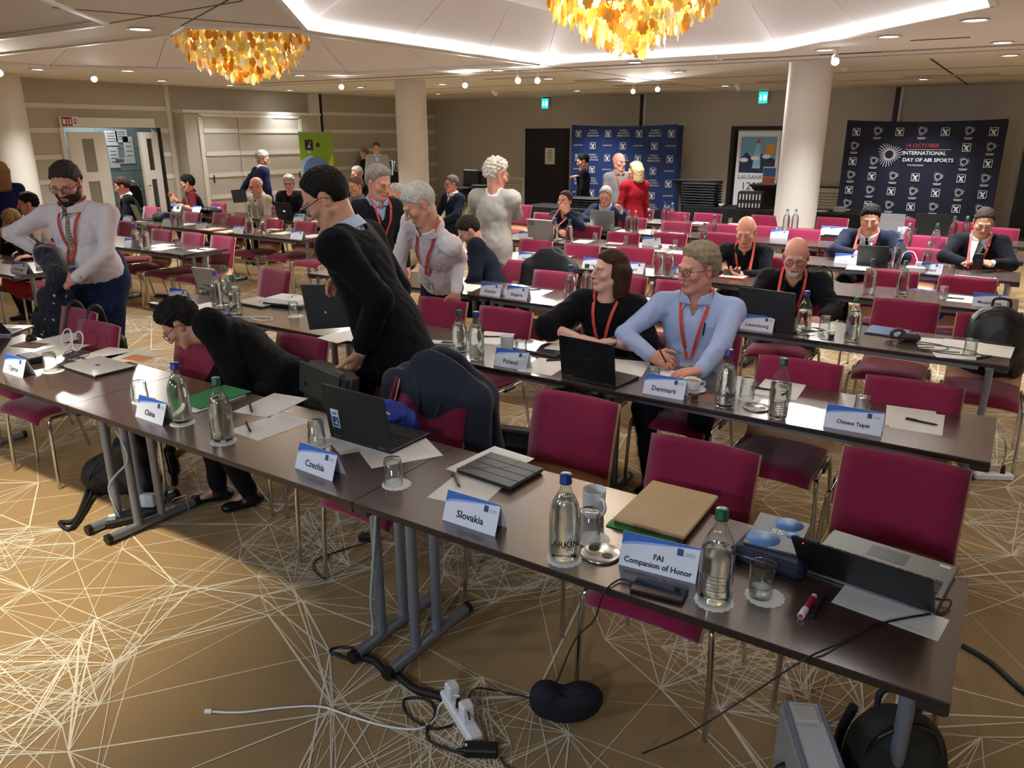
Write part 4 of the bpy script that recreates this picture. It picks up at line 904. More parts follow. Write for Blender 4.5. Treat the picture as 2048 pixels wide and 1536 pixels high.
# ---- third row
card(TP(963, 596), 'Kosovo', 'tent card reading Kosovo', 0, w=.2); card(TP(1020, 602), 'Bulgaria', 'tent card reading Bulgaria', 0, w=.2); card(TP(1280, 640), 'Lithuania', 'tent card reading Lithuania', 0); card(TP(1508, 664), 'Luxembourg', 'tent card reading Luxembourg', 0)
for x, y, c, l in ((1605, 668, 'blue', 'blue-capped water bottle beside the Luxembourg card'), (1703, 683, 'green', 'green-capped water bottle beside the brown strap'), (1140, 603, 'blue', 'dark-capped water bottle left of the woman in the black top'), (1172, 600, 'green', 'green-capped water bottle behind the face of the woman in black')): bottle(TP(x, y), c, l, level=.165 if x == 1605 else .21, face='bars')
for x, y, l in ((1648, 661, 'upturned glass beside the Luxembourg bottle'), (1938, 712, 'upturned glass on papers before the black backpack'), (1030, 588, 'upturned glass behind the Bulgaria card')): tumbler(TP(x, y), l)
paper(TP(1070, 585), .1, 'white sheet with a pen behind the Bulgaria card'); pen(TP(1066, 581), .75, 'black pen on the sheet behind the Bulgaria card', z=.001); paper(TP(935, 575), .2, 'white sheet left of the Kosovo card'); paper(TP(1290, 605), .1, 'stack of white sheets behind the Lithuania card', th=.01)
laptop(((-1.5 - 1.12) / 2, 5.11), -.1, 'open dark-grey laptop before the man with the goatee', .38, .25, .265, 100, M_lapg)
paper(TP(1625, 655), 0, 'white sheet under the glass beside the Luxembourg bottle'); pod(TP(1662, 676), 'tiny jar between the Luxembourg bottle and the green-capped bottle')
o = thing('tablet', 'blue-screened tablet leaning among cables', 'tablet', TP(1775, 668), -.1); MB().box((0, 0, .012), (.25, .17, .014), RX(.12), bev=.004).build('body', M_lapk, o); MB().box((0, 0, .0205), (.23, .15, .001), RX(.12)).build('screen', mat('tablet_blue', '#3d6fa6', .25), o)
o = thing('camera_strap', 'brown leather strap and case among the cables', 'strap', TP(1806, 683), .2); MB().box((.03, .0, .03), (.13, .07, .055), bev=.02).build('case', mat('case_dark', '#2b2422', .5), o); MB().tube([(-.06, .02, .01), (-.07, .01, .05), (-.03, .0, .075), (0, -.01, .05), (-.01, -.03, .012)], .012, 8).build('strap', mat('leather_brown', '#5a3a2a', .55), o)
for i, (dx, dy, L) in enumerate(((-.05, .02, .35), (.02, -.05, .42))):
    c_ = TP(1850 + 20 * i, 695); cable([c_ + Vector((dx + L * .5 * math.cos(a), dy + .09 * math.sin(a * 1.15), .006)) for a in [k * .75 - 2.2 for k in range(11)]], .003, M_cblk if i == 0 else mat('cable_brown', '#3a2a24', .5), ['black cable looping across the papers before the backpack', 'dark brown cable looping beside the leather strap'][i])
for i, (x, y, r) in enumerate(((1870, 688, .2), (1925, 692, .05), (1985, 700, -.05), (1900, 704, .3))): paper(TP(x, y), r, ['white sheet under the cables before the backpack', 'white sheet under the glass before the backpack', 'white sheet nearest the table end before the backpack', 'white sheet under the looping black cable'][i], z=-.0002 * i + .0006)
pen(TP(1968, 716), 1.0, 'short black pen at the table end before the backpack')
c_ = TP(1632, 668); cable([c_ + Vector((.05 * math.cos(k * 1.3) , .04 * math.sin(k * 1.7), .008 + .003 * k)) for k in range(12)], .003, M_cblk, 'black cable bunched between the Luxembourg bottle and glass')
# ---- fourth to seventh rows and across the aisle
def rn(x, y):
    p = TP(x, y)
    if p.x < -7.3: return 'across the aisle, ' + ('nearest row' if p.y < 6.3 else 'row of three cards in a line' if p.y < 7.6 else 'row by the closet')
    return 'in the row of ' + ('the New Zealand card' if p.y < 7.6 else 'the Thailand card' if p.y < 9.2 else 'tables second-last before the buffet' if p.y < 10.5 else 'tables last before the buffet')
GC, GB, GT, GP = 'small tent cards on far tables', 'water bottles on far tables', 'glasses on far tables', 'papers on far tables'
card(TP(1977, 615), 'Mozambique', 'tent card reading Mozambique', 0, w=.225, size=.03); card(TP(1850, 556), 'Thailand', 'tent card reading Thailand'); card(TP(1183, 537), 'New Zealand', 'tent card reading New Zealand'); card(TP(1047, 526), 'Norway', 'tent card reading Norway'); card(TP(1350, 560), 'Netherlands', 'tent card with a hidden name beside the grey-haired man'); card(TP(1262, 547), 'Nepal', 'tent card beside two tall full bottles behind the woman in black')
card(TP(1690, 528), '...', 'tent card before the man with the black tablet')
for x, y in ((1030, 484), (1160, 459), (1300, 492), (1560, 463 + 12), (1658, 468), (1672, 471), (240, 497), (333, 450), (401, 459), (473, 467), (592, 478), (590, 445), (300, 418), (392, 424), (476, 411), (240, 445), (597, 440), (430, 425)): card(TP(x, y), '- - -', 'small tent card with unreadable name ' + rn(x, y), group=GC)
for x, y, c in ((1737, 588, 'blue'), (1802, 592, 'green')): bottle(TP(x, y), c, 'blue-capped water bottle right of the goateed man' if c == 'blue' else 'green-capped water bottle before the blue printed bag', face='bars')
for x, y, c, l in ((1315, 552, 'silver', 'tall full bottle with grey cap behind the woman in black'), (1336, 554, 'silver', 'tall full bottle with grey cap touching the grey-haired head'), (1008, 521, 'green', 'green-capped bottle before the linen blazer'), (1790, 537, 'blue', 'blue-capped bottle beside the black tablet'), (1850, 545, 'silver', 'bottle behind the Thailand card'), (1110, 484, 'blue', 'blue-capped bottle beside the 125 laptop'), (1135, 488, 'green', 'green-capped bottle before the woman with her hand at her mouth')): bottle(TP(x, y), c, l)
for x, y, c in ((1256, 464, 'teal'), (1270, 465, 'silver'), (1328, 444, 'blue'), (1343, 445, 'teal'), (1412, 482, 'blue'), (1430, 488, 'green'), (1571, 461, 'silver'), (1588, 461, 'silver'), (1813, 497, 'silver'), (1868, 497, 'green'), (1903, 479, 'green'), (1928, 479, 'silver'), (275, 497, 'blue'), (294, 500, 'green'), (349, 454, 'blue'), (361, 455, 'silver'), (497, 470, 'silver'), (523, 473, 'green'), (340, 418, 'silver'), (358, 416, 'silver'), (497, 437, 'silver'), (508, 438, 'green')): bottle(TP(x, y), c, 'clear %s-capped water bottle ' % c + rn(x, y), GB)
for x, y in ((1090, 530), (1190, 482), (1252, 488), (1350, 497), (1224, 462), (1303, 470), (1298, 440), (1370, 445), (1400, 470), (1460, 450), (1885, 597), (1898, 552), (1830, 470), (358, 500), (455, 450), (580, 465), (310, 437), (627, 443), (553, 430)): tumbler(TP(x, y), 'upturned glass ' + rn(x, y), GT, base=False)
for x, y, r in ((1070, 505, .2), (1090, 520, .1), (1120, 514, .1), (1165, 483, .1), (1235, 485, .1), (1330, 492, .1), (1355, 505, .1), (1250, 462, .1), (1345, 468, .0), (1400, 446, .1), (1470, 449, .1), (1625, 470, .1), (1925, 598, 0), (1700, 548, .1), (320, 491, .2), (400, 500, .1), (540, 460, .1), (568, 466, .1), (625, 472, .1), (400, 425, .1), (560, 437, .1), (640, 442, .1), (290, 442, .1), (370, 449, .1), (325, 497, .2)): paper(TP(x, y), r, 'white sheet of paper ' + rn(x, y), GP)
for x, y in ((1910, 598), (1112, 518), (403, 500), (545, 462), (1070, 519)): pen(TP(x, y), .2, 'black pen on a sheet ' + rn(x, y), 'pens on far tables', z=.001)
o_, f_, l_ = laptop(TP(1082, 482), 0, 'open silver laptop with a 125 sticker', .36, .24, .25, 102, M_laps); t = text_mb('125', .06, bold=.001); t.v = [tuple(f_[0] + f_[1] * (x - .12) + f_[2] * (y + .2) + f_[3] * .0068) for x, y, _ in t.v]; t.build('sticker_lettering', M_ink, l_)
laptop(TP(1205, 459), .05, 'open silver laptop before the man in the blue-grey suit', .36, .24, .25, 102, M_laps); laptop(TP(1782, 463), 0, 'silver laptop lid with an emblem sticker behind the man with the tablet', .36, .24, .25, 102, M_laps, logo=[(.13, .05, .04, .06, M_cardw)]); laptop(TP(1870, 466), 0, 'large black laptop lid between two bottles and a mug', .42, .27, .27, 100, M_lapk)
laptop(TP(572, 440), 0, 'black laptop with a small lit blue logo', .36, .24, .25, 100, M_lapk, logo=[(0, .12, .05, .02, mat('logo_glow', '#6fb4ff', emit=1.5))]); laptop(TP(262, 440), -.3, 'olive-screened laptop before the man by the door', .34, .23, .23, 105, mat('olive_lid', '#4f4c3a', .4)); laptop(TP(325, 410), 0, 'grey laptop before the man in the maroon polo', .34, .23, .22, 110, M_lapg)
closed_laptop(TP(365, 508), 0, 'closed black laptop on the table with blank papers across the aisle', .34, .23, M_lapk)
mug(TP(1808, 468), 'white mug beside the silver laptop lid')
o, f_, l_ = laptop(TP(1743, 533), .05, 'black tablet in a folding case with white edge', .28, .18, .2, 105, M_lapk)
for x, y, r, l, m_ in ((1470, 553, .05, 'red folder of papers under the phone hands', '#b02a2a'), (298, 437, .2, 'red folder on the table of the olive laptop', '#b03a3a'), (425, 460, .1, 'pink folder between two far tent cards', '#c05a68'), (455, 465, .1, 'tan envelope beside a far tent card', '#c79a6a'), (408, 425, .1, 'orange-red folder before the maroon polo man', '#d0482a')):
    o = thing('paper_folder', l, 'folder', TP(x, y), r); MB().box((0, 0, .006), (.24, .31, .012)).build('cover', mat('folder_' + m_, m_, .6), o); MB().box((.0, .0, .014), (.21, .29, .004)).build('papers', M_paper, o)
o = thing('phone', 'black phone held by the bald man in black', 'phone', Pt(1464, 546, 6.98), .3); MB().box((0, 0, .0), (.15, .075, .01), RX(.7), bev=.004).build('body', M_lapk, o); MB().box((0, .004, .006), (.14, .068, .001), RX(.7)).build('screen', M_scr, o)
o = thing('phone', 'black phone held upright by the man with the grey tie', 'phone', Pt(1956, 522, 8.5), 0); MB().box((0, 0, .0), (.085, .012, .15), RX(.3), bev=.004).build('body', M_lapk, o); MB().cyl((0, -.008, .02), (0, -.012, .02), .022, n=16).build('camera_ring', M_lapg, o)
closed_laptop(TP(1960, 552), 0, 'thin black tablet lying before the man with the grey tie', .26, .18, M_lapk, .01, False)
cable([TP(1905, 557) + Vector((0, 0, .006)), TP(1940, 556) + Vector((0, 0, .006)), TP(1955, 568) + Vector((0, 0, .006)), TP(1990, 568) + Vector((0, 0, .006)), TP(1978, 555) + Vector((0, 0, .006))], .004, M_cwht, 'white cable on the Thailand table')
o = thing('power_strip', 'white power block with plug behind the Thailand card', 'power strip', TP(1830, 545), .2); MB().box((0, 0, .03), (.16, .08, .055), bev=.01).build('housing', M_cwht, o); MB().box((.02, 0, .08), (.05, .04, .045), bev=.006).build('plug', M_cwht, o)
cable([TP(1798, 533) + Vector((0, 0, .01)), TP(1805, 530) + Vector((0, 0, .12)), TP(1822, 535) + Vector((0, 0, .15)), TP(1831, 545) + Vector((0, 0, .11))], .004, M_cwht, 'white cable arching over the white power block')
# blue bags and the far double card
card(TP(36, 546), 'Greece   Hungary', 'long tent card with two names across the aisle', w=.3, size=.024); mug(TP(80, 535), 'white mug beside the long two-name card')
# ------------------------------------------------------------ people: signed-distance modelling, one continuous surface per garment and body
def nv(a): return np.array(a, float)
class SDF:
    """prims are (fn, lo, hi, k, op)"""
    def __init__(s): s.p = []
    def cap(s, a, b, ra, rb=None, k=.03, op=1, sq=None):
        a, b = nv(a), nv(b); rb = ra if rb is None else rb; ba = b - a; L2 = max(ba @ ba, 1e-9); R = max(ra, rb)
        if sq is None:
            def fn(P):
                q = P - a; t = np.clip((q @ ba) / L2, 0, 1)
                return np.linalg.norm(q - t[..., None] * ba, axis=-1) - (ra + (rb - ra) * t)
        else:
            ax, f = nv(sq[0]), sq[1]; ax = ax / np.linalg.norm(ax)      # squash along ax by factor f
            def fn(P):
                q = P - a; t = np.clip((q @ ba) / L2, 0, 1); w = q - t[..., None] * ba
                c = w @ ax; w = w + (c * (1 / f - 1))[..., None] * ax
                return (np.linalg.norm(w, axis=-1) - (ra + (rb - ra) * t)) * min(1, f + .15)
        s.p.append((fn, np.minimum(a, b) - R, np.maximum(a, b) + R, k, op)); return s
    def ell(s, c, M, r, k=.03, op=1):
        """ellipsoid with axes = columns of M"""
        c, M, r = nv(c), nv(M), nv(r)
        def fn(P):
            q = (P - c) @ M; n = np.linalg.norm(q / r, axis=-1); g = np.linalg.norm(q / (r * r), axis=-1)
            return n * (n - 1) / np.maximum(g, 1e-6)
        R = r.max(); s.p.append((fn, c - R, c + R, k, op)); return s
    def fun(s, fn, lo, hi, k=.01, op=1): s.p.append((fn, nv(lo), nv(hi), k, op)); return s
    def mesh(s, h, noise=None, clip=None):
        lo = np.min([p[1] for p in s.p if p[4] == 1], 0) - 3 * h - .02; hi = np.max([p[2] for p in s.p if p[4] == 1], 0) + 3 * h + .02
        n = np.ceil((hi - lo) / h).astype(int) + 1
        D = np.full(n, .5, np.float32)
        ax = [lo[i] + h * np.arange(n[i]) for i in range(3)]
        for fn, a, b, k, op in s.p:
            pad = k + 3 * h + .01
            i0 = np.clip(((a - pad - lo) / h).astype(int), 0, n); i1 = np.clip(((b + pad - lo) / h).astype(int) + 2, 0, n)
            if np.any(i1 <= i0): continue
            sl = tuple(slice(x, y) for x, y in zip(i0, i1))
            P = np.stack(np.meshgrid(ax[0][sl[0]], ax[1][sl[1]], ax[2][sl[2]], indexing='ij'), -1)
            d = fn(P).astype(np.float32); o = D[sl]
            if op == 1:
                q = np.maximum(k - np.abs(o - d), 0) / k; D[sl] = np.minimum(o, d) - q * q * k * .25
            else:
                d = -d; q = np.maximum(k - np.abs(o - d), 0) / k; D[sl] = np.maximum(o, d) + q * q * k * .25
        if noise or clip:
            near = np.abs(D) < .05 if not clip else np.ones_like(D, bool)
            idx = np.nonzero(near); P = np.stack([ax[i][idx[i]] for i in range(3)], -1)
            if noise: D[idx] += noise(P).astype(np.float32)
            if clip: D[idx] = np.maximum(D[idx], clip(P).astype(np.float32))
        return surfnet(D, lo, h)
def surfnet(D, lo, h):
    S = D < 0; n = np.array(D.shape) - 1
    c = [S[i:n[0] + i, j:n[1] + j, k:n[2] + k] for i in (0, 1) for j in (0, 1) for k in (0, 1)]
    cnt = np.sum(c, 0); act = (cnt > 0) & (cnt < 8)
    ids = np.full(n, -1, np.int64); I = np.stack(np.nonzero(act), -1); ids[act] = np.arange(len(I))
    pos = np.zeros((len(I), 3)); num = np.zeros(len(I))
    corners = [(i, j, k) for i in (0, 1) for j in (0, 1) for k in (0, 1)]
    for a in corners:
        for d in range(3):
            if a[d]: continue
            b = list(a); b[d] = 1
            va = D[I[:, 0] + a[0], I[:, 1] + a[1], I[:, 2] + a[2]]; vb = D[I[:, 0] + b[0], I[:, 1] + b[1], I[:, 2] + b[2]]
            m = (va < 0) != (vb < 0); t = np.where(m, va / np.where(m, va - vb, 1), 0)
            p = np.tile(np.array(a, float), (len(I), 1)); p[:, d] += t
            pos[m] += p[m]; num[m] += 1
    V = lo + h * (I + pos / np.maximum(num, 1)[:, None]); F = []
    for d in range(3):
        e1, e2 = (d + 1) % 3, (d + 2) % 3
        A = np.moveaxis(S, d, 0); sh = [slice(None)] * 3
        a = [slice(None)] * 3; b = [slice(None)] * 3; a[d] = slice(0, -1); b[d] = slice(1, None)
        x = S[tuple(a)]; y = S[tuple(b)]; ch = x != y
        J = np.stack(np.nonzero(ch), -1); ok = (J[:, e1] > 0) & (J[:, e2] > 0) & (J[:, e1] < n[e1]) & (J[:, e2] < n[e2]); J = J[ok]
        flip = x[J[:, 0], J[:, 1], J[:, 2]]
        def at(o1, o2):
            K = J.copy(); K[:, e1] -= o1; K[:, e2] -= o2; return ids[K[:, 0], K[:, 1], K[:, 2]]
        q = np.stack([at(1, 1), at(0, 1), at(0, 0), at(1, 0)], -1)
        q[~flip] = q[~flip][:, ::-1]; F.append(q)
    return V, np.concatenate(F)
def np_mesh(name, parts, mats, cols=None):
    """parts: list of (V, F, material index)"""
    V = np.concatenate([p[0] for p in parts]); o = 0; F = []; mi = []
    for v, f, m in parts: F.append(f + o); mi.append(np.full(len(f), m, np.int32)); o += len(v)
    F = np.concatenate(F); mi = np.concatenate(mi)
    me = bpy.data.meshes.new(name); me.vertices.add(len(V)); me.vertices.foreach_set('co', V.astype(np.float32).ravel())
    me.loops.add(F.size); me.loops.foreach_set('vertex_index', F.astype(np.int32).ravel())
    me.polygons.add(len(F)); me.polygons.foreach_set('loop_start', np.arange(0, F.size, 4, dtype=np.int32))
    for m in mats: me.materials.append(m)
    me.polygons.foreach_set('material_index', mi); me.polygons.foreach_set('use_smooth', np.ones(len(F), bool))
    me.update(calc_edges=True); me.validate()
    if cols is not None:
        a = me.color_attributes.new('Col', 'FLOAT_COLOR', 'POINT'); a.data.foreach_set('color', np.concatenate([cols, np.ones((len(cols), 1))], 1).astype(np.float32).ravel())
    return me
def folds(seed, amp, wl=.09, along=None):
    r = np.random.RandomState(seed); W = []
    for _ in range(5):
        d = r.normal(size=3); d[2] *= .7
        W.append((d / np.linalg.norm(d) * 2 * math.pi / (wl * r.uniform(.7, 1.6)), r.uniform(0, 6.28)))
    def fn(P):
        u = P + .02 * np.sin(P[:, [1, 2, 0]] * 23 + seed)
        v = sum(np.sin(u @ w + p) for w, p in W) / 5
        return amp * (np.abs(v) * 2 - .6)
    return fn
def ik(a, c, l1, l2, pole):
    a, c, pole = nv(a), nv(c), nv(pole); d = c - a; L = np.linalg.norm(d)
    if L > .995 * (l1 + l2): f = L / (.995 * (l1 + l2)); l1 *= f; l2 *= f
    x = (l1 * l1 - l2 * l2 + L * L) / (2 * L); hgt = math.sqrt(max(l1 * l1 - x * x, 0)); u = d / L
    p = pole - u * (pole @ u); p = p / max(np.linalg.norm(p), 1e-6)
    return a + u * x + p * hgt
def unit(v): v = nv(v); return v / max(np.linalg.norm(v), 1e-9)
def rot_about(v, ax, ang):
    ax = unit(ax); c, s = math.cos(ang), math.sin(ang); return v * c + np.cross(ax, v) * s + ax * (ax @ v) * (1 - c)
SKIN = {'fair': '#d29a82', 'pink': '#d2947e', 'tan': '#c79277', 'asian': '#ca977a', 'dark': '#8f5f47', 'pale': '#dbab97'}
M_skin = vmat('skin', .5, 0.08, .35)
UP = nv((0, 0, 1))

def hand_sdf(S, w, fd, pn, side, curl, k, spread=.12, thumb=.6, fist=None):
    """w wrist, fd finger direction, pn palm normal (out of the palm), side -> thumb direction"""
    fd = unit(fd); pn = unit(pn - fd * (nv(pn) @ fd)); th = np.cross(fd, pn) * side
    Lp = .092 * k
    S.cap(w - fd * .02 * k, w + fd * .03 * k, .027 * k, .030 * k, .02, sq=(pn, .72))
    S.cap(w + fd * .035 * k + th * .012 * k, w + fd * Lp * .86 + th * .022 * k, .024 * k, .021 * k, .015, sq=(pn, .62))
    S.cap(w + fd * .035 * k - th * .012 * k, w + fd * Lp * .82 - th * .024 * k, .024 * k, .019 * k, .015, sq=(pn, .62))
    tips = []
    for i, (off, L) in enumerate(((.031, .072), (.0105, .080), (-.0105, .075), (-.030, .060))):
        base = w + fd * (Lp - abs(off) * .25) * 1.0 + th * off * k
        d = unit(fd + th * (off * spread * 9)); r = (.0092 - .0006 * (i == 3)) * k; p = base - d * .01; a = 0
        c = curl[i] if isinstance(curl, (list, tuple)) else curl
        for j, fr in enumerate((.45, .31, .24)):
            a += c * (.55, .9, .7)[j]; dd = rot_about(d, np.cross(d, pn), a)
            q = p + dd * L * fr * k; S.cap(p, q, r, r * .92, .006); p = q; r *= .92
        tips.append(p)
    tb = w + fd * .028 * k + th * .026 * k; d1 = unit(fd * .62 + th * .75 + pn * .3 * thumb); d2 = unit(fd * .9 + th * .25 + pn * .45 * thumb)
    S.cap(tb - d1 * .01, tb + d1 * .04 * k, .0145 * k, .0115 * k, .012); p = tb + d1 * .04 * k; S.cap(p, p + d2 * .03 * k, .011 * k, .0098 * k, .005); S.cap(p + d2 * .03 * k, p + unit(d2 * .9 + pn * .2) * .052 * k, .0098 * k, .008 * k, .004)
    return tips

def head_parts(c, B, hk, spec, vox):
    """B columns = right, forward, up of the head"""
    def W(x, y, z): return c + hk * (B[:, 0] * x + B[:, 1] * y + B[:, 2] * z)
    fat = spec.get('fat', 1.0); S = SDF()
    S.ell(W(0, -.014, .03), B, nv((.076, .097, .09)) * hk, .02)
    S.ell(W(0, .022, -.035), B, nv((.061 * fat, .066, .078)) * hk, .03)
    for sx in (-1, 1):
        S.cap(W(sx * .056 * fat, -.002, -.052), W(sx * .022, .062, -.098), .020 * hk, .019 * hk, .025)
        S.ell(W(sx * .044, .06, -.022), B, nv((.025, .024, .022)) * hk, .02)
    S.ell(W(0, .072, -.1), B, nv((.024, .02, .017)) * hk, .02)
    S.cap(W(-.036, .081, .022), W(.036, .081, .022), .0125 * hk, None, .016)
    S.cap(W(0, .09, .012), W(0, .112, -.026), .0085 * hk, .0115 * hk, .01); S.ell(W(0, .111, -.029), B, nv((.012, .011, .010)) * hk, .006)
    for sx in (-1, 1): S.ell(W(sx * .0125, .1, -.033), B, nv((.008, .01, .0075)) * hk, .006)
    S.cap(W(-.018, .088, -.062), W(.018, .088, -.062), .0078 * hk, None, .006); S.cap(W(-.015, .087, -.0735), W(.015, .087, -.0735), .0082 * hk, None, .006)
    for sx in (-1, 1):
        S.ell(W(sx * .0325, .099, .001), B, nv((.017, .014, .0115)) * hk, .012, op=-1)
        S.ell(W(sx * .0325, .074, .0), B, nv((.0145, .0125, .0105)) * hk, .003)
        S.ell(W(sx * .079, -.012, -.008), np.stack([unit(B[:, 0] * .9 - sx * B[:, 1] * .45), unit(B[:, 1] * .9 + sx * B[:, 0] * .45), B[:, 2]], 1), nv((.0085, .019, .032)) * hk, .006)
        S.ell(W(sx * .089, -.006, -.008), B, nv((.006, .009, .017)) * hk, .004, op=-1)
    S.cap(W(0, -.022, -.06), spec['_nb'], .052 * hk * fat, .06 * hk * fat, .03)
    S.cap(W(0, .0, -.09), spec['_nb'] + B[:, 1] * .02, .045 * hk * fat, .05 * hk, .03)
    V, F = S.mesh(vox)
    L = ((V - c) @ B) / hk; x, y, z = np.abs(L[:, 0]), L[:, 1], L[:, 2]
    base = nv(lin(SKIN[spec.get('skin', 'fair')])[:3]); C = np.tile(base, (len(V), 1))
    def sm(v, a, b): return np.clip((v - a) / (b - a), 0, 1)
    red = np.maximum(np.exp(-(((x - .045) / .02) ** 2 + ((z + .025) / .02) ** 2)) * (y > .03), np.exp(-((x / .013) ** 2 + ((z + .028) / .016) ** 2)) * (y > .09)) * .5
    red = np.maximum(red, (x > .078) * .5); C *= 1 - red[:, None] * nv((0, .22, .2))
    lip = np.exp(-((z + .0675) / .0085) ** 4) * np.exp(-(x / .023) ** 4) * (y > .07); C = C * (1 - lip[:, None] * (1 - nv((.78, .52, .5))))
    mouth = np.exp(-((z + .068) / .0022) ** 2) * np.exp(-(x / .023) ** 4) * (y > .07); C *= 1 - .6 * mouth[:, None]
    bc = nv(lin(spec.get('brow', '#3a2c22'))[:3]); bw = np.exp(-((z - (.0235 - 3.0 * (x - .03) ** 2)) / .005) ** 4) * np.exp(-((x - .033) / .019) ** 4) * (y > .05)
    bw = bw * spec.get('browk', .8); C = C * (1 - bw[:, None]) + bc * bw[:, None]
    if spec.get('eyes') != 'open':
        e = np.exp(-((z + .006) / .003) ** 2) * np.exp(-((x - .0325) / .014) ** 4) * (y > .05); C = C * (1 - .75 * e[:, None])
    else:
        e = np.exp(-((z - .008) / .003) ** 2) * np.exp(-((x - .0325) / .015) ** 4) * (y > .05); C = C * (1 - .7 * e[:, None])
    sk = np.exp(-((z) / .014) ** 2) * np.exp(-((x - .0325) / .02) ** 2) * (y > .05); C *= 1 - .18 * sk[:, None]
    if spec.get('stubble'):
        st = sm(-z, .03, .06) * sm(y, -.01, .03) * (1 - lip); sc = nv(lin(spec['stubble'])[:3]); C = C * (1 - .45 * st[:, None]) + sc * .45 * st[:, None]
    return V, F, C, W
def hair_mesh(c, B, hk, spec, vox, seed):
    h = spec.get('hair')
    if not h: return None
    style, th = h.get('style', 'short'), h.get('th', .014)
    S = SDF()
    def W(x, y, z): return c + hk * (B[:, 0] * x + B[:, 1] * y + B[:, 2] * z)
    if style in ('long', 'bob'):
        low = -.21 if style == 'long' else -.13
        for sx in (-1, 1):
            S.cap(W(sx * .07, -.03, .02), W(sx * .075, -.035, low), .042 * hk, .03 * hk, .03)
        S.cap(W(0, -.08, .0), W(0, -.085, low), .06 * hk, .045 * hk, .04); S.cap(W(.05, -.07, 0), W(.05, -.075, low), .05 * hk, .035 * hk, .04); S.cap(W(-.05, -.07, 0), W(-.05, -.075, low), .05 * hk, .035 * hk, .04)
    if style == 'ponytail':
        S.cap(W(0, -.12, .03), W(0, -.16, -.02), .03 * hk, .028 * hk, .02); S.cap(W(0, -.16, -.02), W(0, -.15, -.19), .03 * hk, .012 * hk, .02)
    if style == 'bun': S.ell(W(0, -.115, -.035), B, nv((.03, .028, .03)) * hk, .01)
    hl = h.get('line', .078)                                     # front hairline height
    Yk = nv((-.13, -.075, -.03, .005, .022, .05, .075, .12)); low = h.get('nape', -.075)
    Zk = nv((low, low, -.035 if style != 'fringe' else -.02, .0, .02, hl - .02, hl, hl + .012))
    if style in ('long', 'bob'): Zk = nv((-.4, -.4, -.4, -.4, .03, hl - .02, hl, hl + .012)); Yk = nv((-.13, -.075, -.03, .008, .034, .055, .08, .12))
    if style == 'ponytail': Zk[:3] = (-.4, -.4, -.04)
    if style == 'bun': Zk[:3] = (-.08, -.08, -.045)
    top = h.get('top')
    ph = seed * 1.7
    def above(L):
        x = np.abs(L[..., 0]); e = .004 * np.sin(L[..., 0] * 190 + ph) + .003 * np.sin(L[..., 0] * 410 + L[..., 1] * 300 + ph)
        d = L[..., 2] - np.interp(L[..., 1], Yk, Zk) + e
        if style not in ('long', 'bob', 'ponytail', 'bun'):
            d = np.where((x > .055) & (L[..., 1] > .012), np.minimum(d, (L[..., 2] - .012) + (.03 - L[..., 1]) * .9), d)       # temples
            ear = np.hypot((L[..., 1] + .012) / .024, (L[..., 2] + .008) / .034); d = np.where(x > .06, np.minimum(d, (ear - 1) * .024), d)
        if h.get('recede'): d = np.minimum(d, h['recede'] - L[..., 1] + .35 * np.clip(.03 - x, 0, 1) * (0 if h.get('peak') is None else 1) + np.clip(.05 - L[..., 2], 0, .05) * 2)
        if top is not None: d = np.minimum(d, (top - L[..., 2]) + .3 * np.maximum(-L[..., 1] - .02, 0))
        return d
    Bk = B; rad = nv((.076, .097, .09)); c0 = nv((0, -.014, .03))
    def shell(P):
        L = ((P - c) @ Bk) / hk; q = L - c0; n = np.linalg.norm(q / rad, axis=-1); g = np.linalg.norm(q / (rad * rad), axis=-1); d = n * (n - 1) / np.maximum(g, 1e-6)
        ab = above(L); up = 1 + h.get('vol', .45) * np.clip((L[..., 2] - .06) / .05, 0, 1)
        t = np.minimum(th * up, .0015 + .55 * np.clip(ab, 0, 1)); t = np.where(ab < 0, -.008 - np.clip(-ab, 0, .02), t)
        return (d - t) * hk
    bb = .15 * hk; S.fun(shell, c - bb, c + bb, .012)
    def clip(P):
        L = ((P - c) @ B) / hk
        if style in ('long', 'bob'):
            d = np.interp(L[:, 1], Yk, Zk) - L[:, 2]; f = np.maximum(L[:, 1] - (.012 + .25 * np.clip(L[:, 2], 0, .1)), .055 - L[:, 2]) ; return np.where(L[:, 2] < .055, np.maximum(d * .75, (L[:, 1] - .02) * .9), d * .75) * hk
        return np.full(len(P), -1.0)
    r = np.random.RandomState(seed); wv = [(unit(r.normal(size=3)) * 2 * math.pi / (h.get('wl', .016) * r.uniform(.6, 1.6)), r.uniform(0, 6)) for _ in range(6)]
    amp = h.get('amp', .0035)
    def noise(P):
        L = (P - c) @ B; L = L * nv((1, .45, .55)) if not h.get('curly') else L
        return amp * sum(np.sin(L @ w + p) for w, p in wv) / 2.2
    V, F = S.mesh(vox, noise, clip if style in ('long', 'bob') else None)
    return V, F
def ribbon(pts, nrm, w, name, m, parent, th=.0016):
    """flat strap through points with surface normals"""
    b = MB(); N = len(pts)
    for i in range(N):
        d = Vector(pts[min(i + 1, N - 1)]) - Vector(pts[max(i - 1, 0)]); n = Vector(nrm[i]); s = d.cross(n).normalized() * w / 2; p = Vector(pts[i]); q = n.normalized() * th
        b.v += [tuple(p + s), tuple(p - s), tuple(p - s + q), tuple(p + s + q)]
    for i in range(N - 1):
        for k in range(4): b.f.append([i * 4 + k, i * 4 + (k + 1) % 4, i * 4 + 4 + (k + 1) % 4, i * 4 + 4 + k]); b.m.append(0); b.sm.append(False)
    return b.build(name, m, parent)

